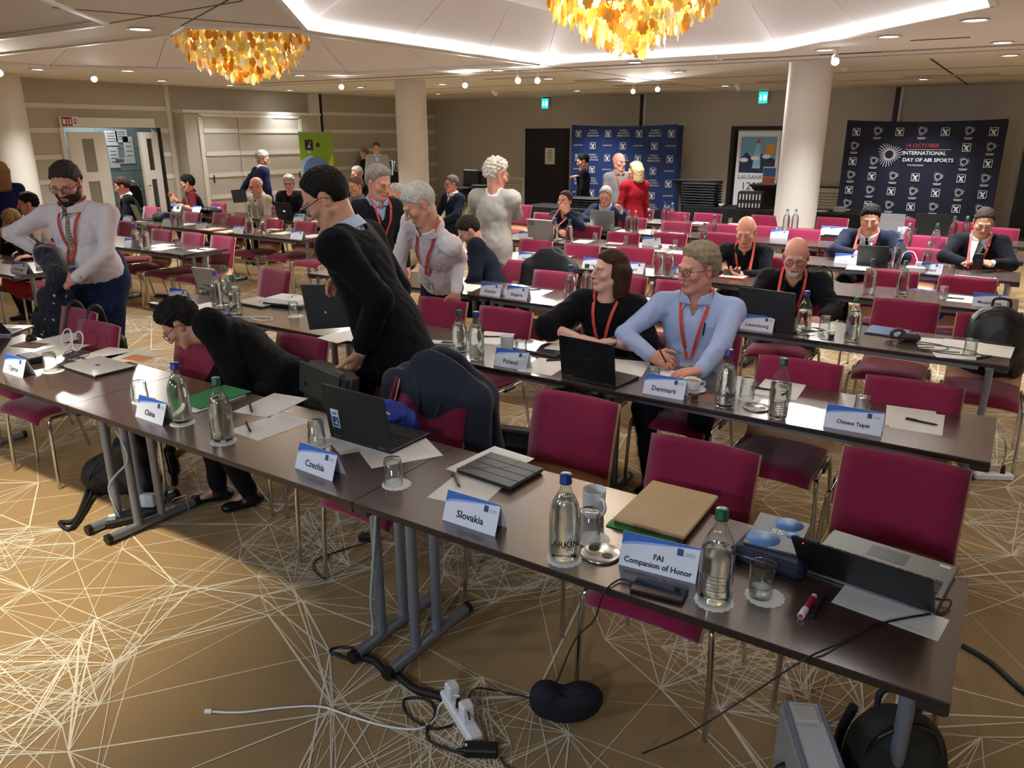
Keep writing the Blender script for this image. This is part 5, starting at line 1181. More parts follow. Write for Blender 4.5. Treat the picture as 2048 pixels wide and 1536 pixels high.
M_lany = mat('lanyard_red', '#c2402f', .7); M_badge = mat('badge_card', '#e4e6ec', .35); M_badgeb = mat('badge_blue', '#2f5f9f', .5)
PSEED = 100
def cloth(name, col, rough=.85, bump=.3, sheen=.03): return mat('cloth_' + name, col, rough, spec=.12, noise=.06, nscale=25, bump=bump, bscale=500, sheen=sheen)
def person(label, head, pose='stand', phi=0, lean=None, hphi=None, hpitch=10, htilt=0, k=1.0, hk=1.04, top=None, bottom='#1b1c22', shoes='#0d0d0e', under=None, vopen=.16, vwide=.062, tie=None, sleeve='long',
           collar=None, armL=None, armR=None, feet=None, hair=None, beard=None, glasses=None, lanyard=False, badge=True, near=False, wide=1.0, belly=0.0, collar_col=None, watch=None, seatz=.535, pelvis=None, neckback=0.0, legw=1.0, hem=-.2, nbase=None, untuck=False, groupname=None, pocket=None, curlL=.35, curlR=.35, **spec):
    global PSEED
    PSEED += 1; seed = PSEED
    vox = .0105 if near else .019; hv = .0046 if near else .0075
    fwd = nv(img_dir(phi)); rt = np.cross(fwd, UP); hc = nv(head)
    hf = nv(img_dir(phi if hphi is None else hphi)); hr = np.cross(hf, UP)
    hp = math.radians(hpitch); hf2 = hf * math.cos(hp) - UP * math.sin(hp); hu = hf * math.sin(hp) + UP * math.cos(hp)
    ht = math.radians(htilt); hr2 = hr * math.cos(ht) - hu * math.sin(ht); hu2 = hu * math.cos(ht) + hr * math.sin(ht)
    B = np.stack([hr2, hf2, hu2], 1)
    # spine
    LS_ = .50 * k
    if pose == 'sit':
        nb = hc - .152 * hk * unit(hu2 * .45 + UP * .55 + fwd * .1) if nbase is None else nv(nbase)
        if pelvis is not None: pel = nv(pelvis)
        else:
            dz = nb[2] - seatz * 1.0; back = math.sqrt(max(LS_ ** 2 - dz ** 2, 0.0009)) if lean is None else dz * math.tan(math.radians(lean))
            pel = nb - fwd * back; pel[2] = seatz
    else:
        ln = math.radians(lean or 0); sd = UP * math.cos(ln) + fwd * math.sin(ln)
        nb = hc - .150 * hk * unit(hu2 * .45 + sd * .55) - fwd * neckback
        pel = nb - sd * .52 * k if pelvis is None else nv(pelvis)
    sd = unit(nb - pel); LT = np.linalg.norm(nb - pel); spec['_nb'] = nb - sd * .02
    cr = rt - sd * (rt @ sd); cr = unit(cr); cf = unit(np.cross(sd, cr)); 
    if cf @ fwd < 0: cf = -cf
    T = np.stack([cr, cf, sd], 1)
    def C(x, y, z): return pel + T @ nv((x * k, y * k, z * LT / .5))
    PF = np.stack([rt, fwd, UP], 1)
    sh = {-1: C(-.178 * wide, -.005, .445), 1: C(.178 * wide, -.005, .445)}
    hip = {s: pel + PF @ nv((s * .088 * k, 0, -.01)) for s in (-1, 1)}
    # limbs
    arm = {}
    for s, A in ((-1, armL), (1, armR)):
        if A is None: A = {}
        tgt = A.get('to')
        if tgt is None:
            tgt = (C(s * .13, .34, .14) if pose == 'sit' else sh[s] + nv((0, 0, -.53 * k)) + rt * s * .06 + fwd * .06)
            if pose == 'sit': tgt[2] = max(tgt[2], .5)
        tgt = nv(tgt); pole = nv(A['pole']) if 'pole' in A else (rt * s * .8 - UP * .5 - fwd * .35)
        el = ik(sh[s], tgt, .285 * k, .255 * k, pole); arm[s] = (el, tgt, A)
    legs = {}
    for s in (-1, 1):
        if feet and feet.get(s) is not None: ft = nv(feet[s]); ft = nv((ft[0], ft[1], .075))
        elif pose == 'sit': ft = hip[s] + fwd * .36 * k; ft[2] = .075; ft = ft + rt * s * .03
        else: ft = hip[s].copy(); ft[2] = .075; ft = ft + rt * s * .03 + fwd * (.02 if s > 0 else .06)
        legs[s] = (ik(hip[s], ft, .43 * k, .42 * k, fwd * 1 + rt * s * .15), ft)
    root = thing('person', label, 'person', (float(pel[0]), float(pel[1]), 0)); 
    if groupname: root['group'] = groupname
    off = nv((pel[0], pel[1], 0))
    def emit(name, parts, mats, cols=None, parent=None):
        parts = [(v - off, f, m) for v, f, m in parts]
        return link(name, np_mesh(name, parts, mats, cols), root if parent is None else parent)
    # --- body (one mesh: head, neck, trunk, limbs, hands)
    parts = []; cols = []
    V, F, Cc, W = head_parts(hc, B, hk, dict(spec, brow=spec.get('brow', '#3a2c22')), hv); parts.append((V, F, 0)); cols.append(Cc)
    base = nv(lin(SKIN[spec.get('skin', 'fair')])[:3])
    for s in (-1, 1):
        el, w, A = arm[s]
        if A.get('hide'): continue
        fd = unit(A['fd']) if 'fd' in A else unit(w - el); pn = nv(A['pn']) if 'pn' in A else unit(-UP * .7 - rt * s * .4 + fwd * .1)
        H = SDF(); hand_sdf(H, w, fd, pn, s * (1 if True else 1), A.get('curl', .4), k * 1.03, thumb=A.get('thumb', .6), spread=A.get('spread', .1))
        v, f = H.mesh(.0043 if near else .0065); parts.append((v, f, 0)); cc = np.tile(base * nv((1.0, .95, .93)), (len(v), 1)); cols.append(cc)
    Z = SDF(); rs = .01
    Z.ell(C(0, 0, .3), T, nv((.14 * wide, .09, .17)) * k, .05); Z.ell(C(0, 0, .06), T, nv((.13 * wide, .09, .13)) * k, .05)
    Z.cap(sh[-1], sh[1], .045 * k, None, .04); Z.cap(nb, C(0, 0, .3), .05, .06, .04)
    for s in (-1, 1):
        el, w, A = arm[s]; ra = .030 if sleeve == 'long' else .040
        Z.cap(sh[s], el, .045 * k, ra * k * 1.05, .02); Z.cap(el, w, ra * k * 1.0, .0265 * k, .02)
        Z.cap(hip[s], legs[s][0], .065 * k, .045 * k, .03); Z.cap(legs[s][0], legs[s][1], .042 * k, .03 * k, .02)
        Z.cap(legs[s][1], legs[s][1] + fwd * .1 - UP * .045, .03, .025, .02)
    v, f = Z.mesh(.012 if (near and sleeve != 'long') else .022); parts.append((v, f, 0)); cols.append(np.tile(base, (len(v), 1)))
    emit('body', parts, [M_skin], np.concatenate(cols))
    # --- upper garment
    jacket = under is not None; tuck = pose == 'stand' and not jacket and not untuck
    gi = .024 if jacket else .012
    fx = .0046 if jacket else .0052
    def torso(S, g, low=-.06, arms=True, kk=.06):
        S.ell(C(0, .0, .325), T, nv(((.158 * wide + g), .108 + g + belly * .3, .165 + g)) * k, kk)
        S.ell(C(0, .012 + belly * .6, .13), T, nv(((.146 * wide + g + belly * .5), .106 + g + belly * .8, .17)) * k, kk)
        if tuck: S.ell(C(0, .005, .06), T, nv((.15 * wide + g, .11 + g + belly * .5, .10)) * k, kk)
        else: S.ell(C(0, 0, .0), T, nv((.155 * wide + g, .112 + g + belly * .2, .13)) * k, kk)
        S.cap(sh[-1] - sd * .01, sh[1] - sd * .01, (.052 + g * .8) * k, None, .05)
        for s in (-1, 1):
            S.cap(C(s * .045, -.012, .505), sh[s] + sd * .004, (.036 + g * .6) * k, (.046 + g * .6) * k, .04)
        if jacket and pose != 'sit': S.cap(C(0, 0, .02), C(0, 0, low), (.15 * wide + g) * k, (.16 * wide + g) * k, .05, sq=(cf, .74))
        elif low < -.03 and not tuck: S.ell(C(0, 0, low + .05), T, nv((.15 * wide + g, .115 + g, .08)) * k, kk)
        if arms:
            for s in (-1, 1):
                el, w, A = arm[s]; r0, r1, r2 = .055 + g * .75, .043 + g * .7, .033 + g * .55
                if jacket: S.cap(sh[s], sh[s] - sd * .02 + rt * s * .005, (.064 + g * .6) * k, None, .03)
                if sleeve == 'short':
                    m_ = sh[s] + (el - sh[s]) * .85; S.cap(sh[s], m_, r0 * k, (r1 + .008) * k, .03)
                elif sleeve == 'elbow':
                    m_ = el + (w - el) * .12; S.cap(sh[s], el, (r0 + .016) * k, (r1 + .03) * k, .05); S.cap(el, m_, (r1 + .03) * k, (r1 + .03) * k, .03)
                else:
                    m_ = w - unit(w - el) * (.012 if not jacket else .03)
                    S.cap(sh[s], el, r0 * k, r1 * k, .035); S.cap(el, m_, r1 * k, r2 * k, .02)
        return S
    tcol = top[1] if isinstance(top, tuple) else top
    S = torso(SDF(), gi, hem if (jacket and pose != 'sit') else (-.1 if pose == 'stand' else -.06))
    neckcut = SDF()
    S.cap(C(0, .0, .50), C(0, .03, .62), (.066 if not jacket else .086) * hk, (.078 if not jacket else .1) * hk, .012, op=-1)
    vc = None
    if jacket or vopen and collar == 'open':
        zv = .5 - (vopen if jacket else .1); ww = vwide if jacket else .035
        def vfn(P):
            q = (P - pel) @ T; q = q / k; zz = q[:, 2] if q.ndim == 2 else q[..., 2]
            wv = ww * np.clip((zz * .5 / (LT / k) - zv) / (.5 - zv), -1, 1.2)
            xx = np.abs(q[..., 0]); return np.maximum(xx - wv, .02 - q[..., 1]) * .8
        S.fun(vfn, C(-.1, 0, zv - .02) - .02, C(.1, .2, .6) + .02, .006, op=-1)
        bb = np.array([C(x, y, z) for x in (-.12, .12) for y in (0, .22) for z in (zv - .05, .62)]); S.p[-1] = (vfn, bb.min(0), bb.max(0), .006, -1)
        if jacket:
            for s in (-1, 1):
                a, b = C(s * (ww + .02), .10 + belly * .3, .455), C(s * .012, .152 + belly, zv + .0)
                S.cap(a, a + (b - a) * .45, .02 * k, .026 * k, .012, sq=(cf, .42)); S.cap(a + (b - a) * .45, b, .024 * k, .009 * k, .012, sq=(cf, .5))
    v, f = S.mesh(vox, folds(seed, fx * (1.0 if near else .8), .085))
    nm = top[2] if isinstance(top, tuple) and len(top) > 2 else ('jacket' if jacket else 'shirt')
    emit(nm, [(v, f, 0)], [cloth(top[0], tcol)])
    def S_eval(P, A):
        D = np.full(len(P), .5)
        for fn, a, b, kq, op in A.p:
            d = fn(P); D = np.minimum(D, d) if op == 1 else np.maximum(D, -d)
        return D
    surfs = [S]
    if jacket:
        U = torso(SDF(), .009, .02, arms=False); U.cap(C(0, .0, .51), C(0, .03, .62), .060 * hk, .07 * hk, .01, op=-1)
        for s in (-1, 1):
            el, w, A = arm[s]; d = unit(w - el); U.cap(w - d * .09, w - d * .004, .034 * k, .035 * k, .01)
        v, f = U.mesh(vox * 1.1, folds(seed + 7, .002)); emit('shirt', [(v, f, 0)], [cloth(under[0], under[1])]); surfs.append(U)
    # collar
    if collar in ('shirt', 'open', 'turn'):
        cc = collar_col or (under if jacket else top); K = SDF(); ax = unit(sd * .8 + hu2 * .25 + cf * .12)
        ctr = nb + ax * .012; R0 = .075 * hk * spec.get('fat', 1.0)
        a1 = unit(cf - ax * (cf @ ax)); a2 = np.cross(ax, a1); gap = .5 if collar == 'shirt' else .95
        def kfn(P):
            q = P - ctr; hh = q @ ax; x, y = q @ a2, q @ a1; r = np.sqrt(x * x + y * y); an = np.abs(np.arctan2(x, y))
            d = np.maximum(np.abs(r - (R0 + .012 - hh * .25)) - .0055, np.abs(hh - .004) - .031 + .012 * np.clip(1 - an, 0, 1))
            return np.maximum(d, (gap * np.clip((hh + .03) / .06, 0.15, 1) * .5 - an) * R0)
        K.fun(kfn, ctr - .11, ctr + .11, .004); 
        v, f = K.mesh(.006 if near else .009); emit('collar', [(v, f, 0)], [cloth(cc[0], cc[1])])
    # front ray onto the clothes
    def front(x, z, g=.003):
        o = C(x, .45, z); ts = np.arange(0, .5, .004); P = o - np.outer(ts, cf); D = np.min([S_eval(P, A) for A in surfs], 0)
        i = np.argmax(D < g) if np.any(D < g) else 80; return o - cf * ts[i]
    if collar in ('shirt', 'open') and near:
        for s in (-1, 1):
            g0 = .012 if collar == 'shirt' else .028
            q0 = nb + cf * (.068 * hk) + cr * s * g0 + sd * .012; q1 = nb + cf * (.03 * hk) + cr * s * .075 * hk + sd * .03; q2 = front(s * (.052 if collar == 'shirt' else .066), .44, .006); q3 = nb + cr * s * .08 * hk + cf * .03 + sd * .0
            P4 = [Vector(q - off) for q in (q0, q1, q3, q2)]; up_ = Vector(cf) * .004
            MB().add(P4 + [p + up_ for p in P4], [(0, 1, 2, 3), (4, 7, 6, 5), (0, 4, 5, 1), (1, 5, 6, 2), (2, 6, 7, 3), (3, 7, 4, 0)]).build('collar_point', cloth(*(collar_col or (under if jacket else top))[:2]), root)
    if tie:
        pts = [front(0, .475 - .03 * i, .004) for i in range(10 if jacket else 12)]; pts[0] = pts[0] * .5 + (nb + cf * .07 * hk) * .5
        b = MB()
        for i, p in enumerate(pts):
            wd = .012 + .016 * min(1, i / 9); 
            for sgn in (-1, 1): b.v.append(tuple(p + cr * sgn * wd + cf * .004 - off))
            b.v.append(tuple(p + cf * .011 - off))
        for i in range(len(pts) - 1):
            for a_, c_ in ((0, 2), (2, 1)): b.f.append([i * 3 + a_, i * 3 + c_, i * 3 + 3 + c_, i * 3 + 3 + a_]); b.m.append(0); b.sm.append(True)
        to = b.build('tie', cloth(*tie) if tie[0] != 'check' else MATS['tie_check'], root)
        MB().box(Vector(pts[0] + cf * .012 - off), (.03, .022, .03), bev=.008).build('tie_knot', cloth(*tie) if tie[0] != 'check' else MATS['tie_check'], root)
    if lanyard:
        for s in (-1, 1):
            P_ = [C(s * .062, -.05, .545), C(s * .082, .015, .548)] + [front(s * (.078 - .0055 * i), .488 - .024 * i, .015) for i in range(13)]
            N_ = [sd, unit(sd + cf * .4)] + [cf] * 13
            Pc = [Vector(p) for p in P_]; Pc = catmull(Pc, 3); Nc = [Vector(N_[min(i // 3, len(N_) - 1)]) for i in range(len(Pc))]
            ribbon([p - Vector(off) for p in Pc], Nc, .019, 'lanyard_strap', M_lany, root)
        if badge:
            p = Vector(front(0, .485 - .048 * 6 - .075, .008)) - Vector(off); fr = (p, Vector(cr), Vector(sd), Vector(cf))
            bd = MB().prism([(-.048, -.06), (.048, -.06), (.048, .06), (-.048, .06)], 0, .003, fr=fr).build('badge', M_badge, root)
            MB().prism([(-.038, .02), (-.012, .02), (-.012, .048), (-.038, .048)], .003, .004, fr=fr).build('badge_logo', M_badgeb, bd)
            for q_ in range(3): MB().prism([(-.035, -.01 - q_ * .014), (.035 - q_ * .012, -.01 - q_ * .014), (.035 - q_ * .012, -.005 - q_ * .014), (-.035, -.005 - q_ * .014)], .003, .004, fr=fr).build('badge_text', M_print, bd)
    if pocket:
        p = Vector(front(pocket, .33, .002)) - Vector(off); fr = (p, Vector(cr), Vector(sd), Vector(cf))
        pk = MB().prism([(-.05, .05), (.05, .05), (.05, -.05), (0, -.065), (-.05, -.05)], -.004, .003, fr=fr).build('chest_pocket', cloth(top[0], tcol), root)
        MB().cyl(p + Vector(cf) * .008 + Vector(sd) * .0 + Vector(cr) * .02, p + Vector(cf) * .008 + Vector(sd) * .075 + Vector(cr) * .012, .0045).build('pen', M_blackp, pk)
    # --- trousers and shoes
    S = SDF(); tw = .022 if tuck else 0; S.ell(pel + nv((0, 0, -.0)), PF, nv((.157 * wide + tw, .122 + tw + belly * .35, .115 + tw)) * k, .05)
    if tuck: S.cap(pel + UP * .0, pel + UP * .07, (.15 * wide + .022) * k, (.15 * wide + .018) * k, .03, sq=(fwd, .78 + belly * 2))
    for s in (-1, 1):
        kn, ft = legs[s]; S.cap(hip[s], kn, .087 * k * legw, .064 * k * legw, .04); S.cap(kn, ft + UP * .02, .061 * k * legw, .046 * k * legw, .03)
        if pose == 'sit': S.cap(hip[s] - UP * .0, hip[s] + fwd * .12, .095 * k, .088 * k, .04)
    v, f = S.mesh(vox * 1.15, folds(seed + 3, .005, .11)); emit('trousers', [(v, f, 0)], [cloth('trousers_' + bottom, bottom)])
    for s in (-1, 1):
        kn, ft = legs[s]; S = SDF(); td = unit(fwd + rt * s * .15)
        S.cap(ft - UP * .04 - td * .04, ft - UP * .048 + td * .12, .04 * k, .034 * k, .02, sq=(UP, .75)); S.cap(ft + UP * .02, ft - UP * .03, .042 * k, .042 * k, .02)
        v, f = S.mesh(.011 if near else .016); emit('shoe', [(v, f, 0)], [mat('shoe_' + shoes, shoes, .35)])
    # --- hair, beard, eyes, glasses
    hm = hair_mesh(hc, B, hk, dict(spec, hair=hair), .0052 if near else .008, seed)
    if hm is not None: emit('hair', [(hm[0], hm[1], 0)], [mat('hair_' + hair['col'], hair['col'], .72, spec=.18, noise=.35, nscale=55, bump=.6, bscale=260, stretch=(1, 1, .35))])
    if beard:
        S = SDF(); fat = spec.get('fat', 1); bt = beard.get('th', .012)
        S.ell(W(0, .022, -.045), B, nv((.061 * fat + bt, .066 + bt, .074 + bt * 1.5)) * hk, .02); S.ell(W(0, .072, -.098), B, nv((.026 + bt, .02 + bt, .022 + bt)) * hk, .02)
        zt = beard.get('ztop', -.04); xm = beard.get('xmax', .2)
        def bclip(P):
            L = ((P - hc) @ B) / hk; xx = np.abs(L[:, 0]); d = L[:, 2] - np.where(xx > .03, zt + .35 * (xx - .03) + .0, zt - .006)
            lipz = np.maximum(xx - .021, np.abs(L[:, 2] + .068) - .011); d = np.maximum(d, -lipz); d = np.maximum(d, -L[:, 1] + .0); return np.maximum(d, xx - xm - .3 * (L[:, 2] + .075)) * hk
        ns = folds(seed, .003, .012); v, f = S.mesh(.0052 if near else .008, ns, bclip); emit('beard', [(v, f, 0)], [mat('hair_' + beard['col'], beard['col'], .6, spec=.3, noise=.35, nscale=60, bump=.6, bscale=260)])
    if spec.get('eyes') == 'open' or near:
        for s in (-1, 1):
            b = MB(); n_ = 12; ctr = W(s * .0325, .0735, .001 if spec.get('eyes') == 'open' else -.004) - off
            M3 = Matrix([B[0], B[1], B[2]])
            op = .0062 if spec.get('eyes') == 'open' else .0025
            pts = [(.0125 * math.cos(a), op * math.sin(a)) for a in [2 * math.pi * i / 16 for i in range(16)]]
            b.prism(pts, 0, .0145, 0, fr=(Vector(ctr), M3 @ Vector((hk, 0, 0)), M3 @ Vector((0, 0, hk)), M3 @ Vector((0, hk, 0))))
            pts = [(.0052 * math.cos(a) + spec.get('gaze', 0) * .004, min(op, .0052) * math.sin(a)) for a in [2 * math.pi * i / 12 for i in range(12)]]
            b.prism(pts, .0146, .0154, 1, fr=(Vector(ctr), M3 @ Vector((hk, 0, 0)), M3 @ Vector((0, 0, hk)), M3 @ Vector((0, hk, 0))))
            b.build('eye', [mat('eye_white', '#cfc6bf', .3), mat('iris', '#241a14', .2)], root)
    if glasses:
        gcol, shape = glasses; b = MB(); r = .0019 * hk if near else .0026
        for s in (-1, 1):
            pts = []
            for i in range(20):
                a = 2 * math.pi * i / 20; ex = .55 if shape == 'rect' else 1.0
                cx, cz = np.sign(math.cos(a)) * abs(math.cos(a)) ** ex * .026, np.sign(math.sin(a)) * abs(math.sin(a)) ** ex * (.0175 if shape == 'rect' else .022)
                pts.append(Vector(W(s * .034 + cx, .103 - .25 * (cx * s if cx * s > 0 else 0) , .0 + cz) - off))
            b.tube(pts + [pts[0]], r, 5, cr=False)
            b.tube([Vector(W(s * .06, .096, .008) - off), Vector(W(s * .083, .05, .008) - off), Vector(W(s * .085, -.005, .006) - off), Vector(W(s * .082, -.03, -.012) - off)], r, 5)
        b.tube([Vector(W(-.009, .105, .004) - off), Vector(W(0, .108, .007) - off), Vector(W(.009, .105, .004) - off)], r, 5)
        g_ = b.build('glasses', mat('frame_' + gcol, gcol, .3), root)
    if watch:
        el, w, A = arm[watch[0]]; d = unit(w - el); b = MB(); b.cyl(Vector(w - d * .035 - off), Vector(w - d * .012 - off), .031 * k, n=16, caps=False); 
        wt = b.build('watch', mat('watch_strap', '#1a1a1c', .5), root); MB().cyl(Vector(w - d * .024 + UP * .028 - off), Vector(w - d * .024 + UP * .036 - off), .016, n=4).build('watch_face', mat('watch_face', '#41464d', .2), wt)
    return dict(root=root, arm=arm, C=C, W=W, off=off, T=T, front=front, pel=pel, sh=sh)
def tie_check():
    m = bpy.data.materials.new('tie_check'); m.use_nodes = True; nt = m.node_tree; b = nt.nodes['Principled BSDF']; b.inputs['Roughness'].default_value = .7
    tc = nt.nodes.new('ShaderNodeTexCoord'); ch = nt.nodes.new('ShaderNodeTexChecker'); ch.inputs['Scale'].default_value = 110; ch.inputs['Color1'].default_value = lin('#15151a'); ch.inputs['Color2'].default_value = lin('#b9b09a')
    nt.links.new(tc.outputs['Object'], ch.inputs['Vector']); nt.links.new(ch.outputs['Color'], b.inputs['Base Color']); MATS['tie_check'] = m
tie_check()
def hp(x, y, t): return nv(Pt(x, y, t))
def hzp(x, y, z): return nv(Pz(x, y, z))
DOWN = nv((0, 0, -1)); LFT = nv(img_dir(-90)); RGT = nv(img_dir(90)); TOW = nv(img_dir(0)); AWY = nv(img_dir(180))
SEAT = -33
# --- standing and bending in the front
person('bearded man in white shirt and navy trousers holding a spotted navy jacket', hp(133, 366, 2.98), 'stand', phi=-8, lean=9, hphi=2, hpitch=24, k=1.04, hk=1.12, wide=1.30, belly=.06, legw=1.3, near=True, top=('white_shirt', '#dcd3d6'), bottom='#1d2746', collar='shirt', tie=('check', ''), lanyard=True,
       hair=dict(col='#3a302b', style='short', th=.011, line=.074, amp=.003), beard=dict(col='#2c1e1a', th=.010, ztop=-.036), glasses=('#1d1416', 'rect'), skin='pink', fat=1.1, brow='#2a1d18', pelvis=hp(196, 560, 3.12) + nv((0, 0, 0)),
       armL=dict(to=hp(152, 556, 2.80), pole=RGT * .8 + DOWN * .5 + AWY * .1, fd=LFT * .9 + DOWN * .35, pn=AWY * .8 + DOWN * .3, curl=.95), armR=dict(to=hp(88, 508, 2.86), pole=LFT * 1 + UP * .25, fd=DOWN * .7 + RGT * .4, pn=AWY, curl=.6))
person('bending man in black suit reaching under the China table', hp(362, 648, 2.60), 'sit', phi=-62, hphi=-84, hpitch=42, k=1.06, hk=1.08, near=True, top=('black_suit', '#0b0c10'), under=('blue_shirt', '#5f7fc4'), collar='shirt', bottom='#101115', skin='tan', brow='#1d1512', vopen=.22,
       hair=dict(col='#1c1714', th=.018, line=.075, amp=.006, wl=.02), glasses=('#141214', 'rect'), pelvis=nv((-3.27, 2.76, .66)), wide=1.12, nbase=hp(438, 656, 2.68),
       armL=dict(to=hp(480, 842, 2.42), pole=RGT * .4 + UP * .5 + AWY * .3, curl=.5), armR=dict(to=hp(384, 892, 2.5), pole=LFT * .3 + UP * .2, fd=DOWN * .4 + LFT, pn=DOWN, curl=.5),
       feet={-1: hzp(500, 1012, .0), 1: hzp(440, 1000, .0)})
tall = person('tall man in black suit and glasses packing a laptop between the front rows', hp(652, 397, 2.86), 'stand', phi=-98, lean=12, hphi=-92, hpitch=34, neckback=.03, pelvis=hp(778, 655, 2.98), k=1.15, hk=1.2, near=True, top=('black_suit', '#0b0c10'), under=('pale_shirt', '#b9c4e2'), collar='shirt', bottom='#111216', skin='asian', brow='#15110f',
       hair=dict(col='#17120f', th=.009, line=.105, amp=.002), glasses=('#0f0e10', 'rect'), wide=1.16,
       armL=dict(to=hp(722, 700, 2.72), pole=RGT * .8 + TOW * .3, fd=DOWN * .8 + LFT * .35, pn=LFT * .7 + AWY * .4, curl=.6, spread=.16), armR=dict(to=hp(708, 556, 2.98), pole=AWY * .5 + RGT * .6 + DOWN * .4, fd=LFT * .9 + DOWN * .25, pn=DOWN * .6 + TOW * .5, curl=.7))
person('white-haired man in white shirt with red lanyard leaning on a chair', hp(838, 408, 4.12), 'stand', phi=-48, lean=17, hphi=-72, hpitch=34, k=1.0, hk=1.12, near=True, top=('white_shirt', '#dcd3d6'), bottom='#171a2b', collar='shirt', lanyard=True, skin='tan', brow='#8b8178',
       hair=dict(col='#b9b3ad', th=.008, line=.072, amp=.002), wide=1.02, pelvis=hp(884, 572, 4.62),
       armL=dict(to=hp(912, 583, 4.36), pole=AWY * 1.0 + RGT * .15, fd=DOWN * .95 + LFT * .15, pn=LFT * .3 + AWY * .8, curl=.3, spread=.1), armR=dict(to=hp(800, 585, 4.2), pole=LFT * .7 + AWY * .5, curl=.3))
person('woman with brown bob in black top and red lanyard looking aside', hp(1219, 543, 4.20), 'sit', phi=-28, hphi=-72, hpitch=-4, k=.97, hk=1.0, near=True, top=('black_top', '#0f1014', 'top'), bottom='#15161a', sleeve='elbow', lanyard=True, badge=False, skin='pale', brow='#3c2a20', eyes='open',
       hair=dict(col='#3b2418', style='bob', th=.013, line=.078, amp=.0008), watch=(-1,),
       armL=dict(to=hp(1218, 684, 3.94), pole=RGT * 1.0 + DOWN * .2 + AWY * .3, fd=LFT * 1.0 + DOWN * .12, pn=DOWN, curl=.25), armR=dict(to=hp(1158, 676, 3.95), pole=LFT * 1 + DOWN * .2 + AWY * .3, fd=RGT * .9 + TOW * .2 + DOWN * .1, pn=DOWN, curl=.3))
person('grey-haired man in light-blue shirt writing at the Denmark table', hp(1396, 538, 4.25), 'sit', phi=-26, hphi=-66, hpitch=6, k=1.06, hk=1.12, near=True, top=('lightblue_shirt', '#a9b9e0'), bottom='#171922', collar='open', lanyard=True, skin='pink', brow='#8a7a66', eyes='open', pocket=-.085,
       hair=dict(col='#8f8169', th=.017, line=.082, amp=.003), glasses=('#5a5048', 'rect'), wide=1.08,
       armL=dict(to=hp(1402, 742, 3.78), pole=RGT * 1.0 + DOWN * .2 + AWY * .3, fd=LFT * .95 + TOW * .25, pn=DOWN, curl=.35, spread=.14), armR=dict(to=hp(1302, 712, 3.90), pole=LFT * 1 + DOWN * .3 + AWY * .3, fd=RGT * .7 + TOW * .6 + DOWN * .1, pn=DOWN * .4 + RGT * .6, curl=.85))
# --- middle rows
person('bald man with white goatee and round glasses in black jacket', hp(1592, 512, 5.98), 'sit', phi=-24, hphi=-22, hpitch=20, k=1.05, hk=1.1, near=True, top=('black_jacket', '#0f1014'), under=('black_shirt', '#111319'), collar='open', bottom='#4c4136', skin='pink', brow='#9a8f88', browk=.4, lanyard=True, badge=False,
       hair=dict(col='#d8d0c8', style='fringe', th=.004, line=.0, top=.02, amp=.001), beard=dict(col='#c9c2be', th=.007, ztop=-.05, xmax=.036), glasses=('#23284a', 'round'),
       armL=dict(to=hp(1640, 640, 5.62), pole=RGT * .8 + DOWN * .5), armR=dict(to=hp(1545, 630, 5.62), pole=LFT * .8 + DOWN * .5))
person('bald man in black shirt with red lanyard holding a phone', hp(1492, 462, 7.38), 'sit', phi=-22, hphi=-28, hpitch=24, k=1.04, hk=1.1, near=True, top=('black_shirt', '#111319', 'shirt'), bottom='#15161a', collar='shirt', lanyard=True, badge=False, skin='pink', brow='#a08c80', browk=.4,
       hair=dict(col='#c9c0b6', style='fringe', th=.004, line=.0, top=.025, amp=.001),
       armL=dict(to=hp(1488, 549, 7.05), pole=RGT * .9 + DOWN * .5, fd=LFT * .9 + UP * .15, pn=UP * .6 + TOW * .2, curl=.6), armR=dict(to=hp(1450, 553, 7.05), pole=LFT * .9 + DOWN * .5, fd=RGT * .8 + UP * .2, pn=UP * .5 + AWY * .3, curl=.5))
person('man in dark suit and bow-knot tie behind a black tablet', hp(1741, 437, 8.82), 'sit', phi=-32, hphi=-26, hpitch=20, k=1.06, hk=1.1, near=True, top=('navy_suit', '#1b2233'), under=('white_shirt2', '#dfe0e6'), collar='shirt', tie=('dark_tie', '#15141a'), bottom='#15161a', skin='asian', brow='#1a1412', fat=1.1, lanyard=True, badge=False, wide=1.08,
       hair=dict(col='#0d0b0a', th=.012, line=.076, amp=.002), armL=dict(to=hp(1768, 505, 8.5), pole=RGT + DOWN * .4), armR=dict(to=hp(1712, 508, 8.5), pole=LFT + DOWN * .4, fd=RGT * .8 + TOW * .3, pn=DOWN))
person('man in dark suit with grey tie tapping a phone', hp(1968, 444, 8.95), 'sit', phi=-30, hphi=-26, hpitch=26, k=1.02, hk=1.08, near=True, top=('black_suit2', '#12141a'), under=('white_shirt2', '#dfe0e6'), collar='shirt', tie=('grey_tie', '#8f9aa4'), bottom='#15161a', skin='asian', brow='#2a2420', glasses=('#6e655c', 'rect'), lanyard=True, badge=False,
       hair=dict(col='#3a3029', th=.008, line=.09, amp=.002), armL=dict(to=hp(1985, 527, 8.62), pole=RGT + DOWN * .4, fd=LFT * .9 + UP * .1, pn=TOW * .3 + UP * .5, curl=.6), armR=dict(to=hp(1932, 527, 8.62), pole=LFT + DOWN * .4, fd=RGT * .9 + UP * .05, pn=AWY * .2 + UP * .5, curl=.5))
person('grey-haired man in dark jacket with red lanyard behind the tall man', hp(757, 366, 5.1), 'stand', phi=38, lean=10, hphi=52, hpitch=18, hk=1.1, top=('dark_jacket', '#1b1c22'), under=('blue_shirt2', '#9fb2d8'), collar='shirt', bottom='#15161a', skin='pink', brow='#7a6c60', lanyard=True, hair=dict(col='#8d857c', th=.016, line=.085, amp=.003))
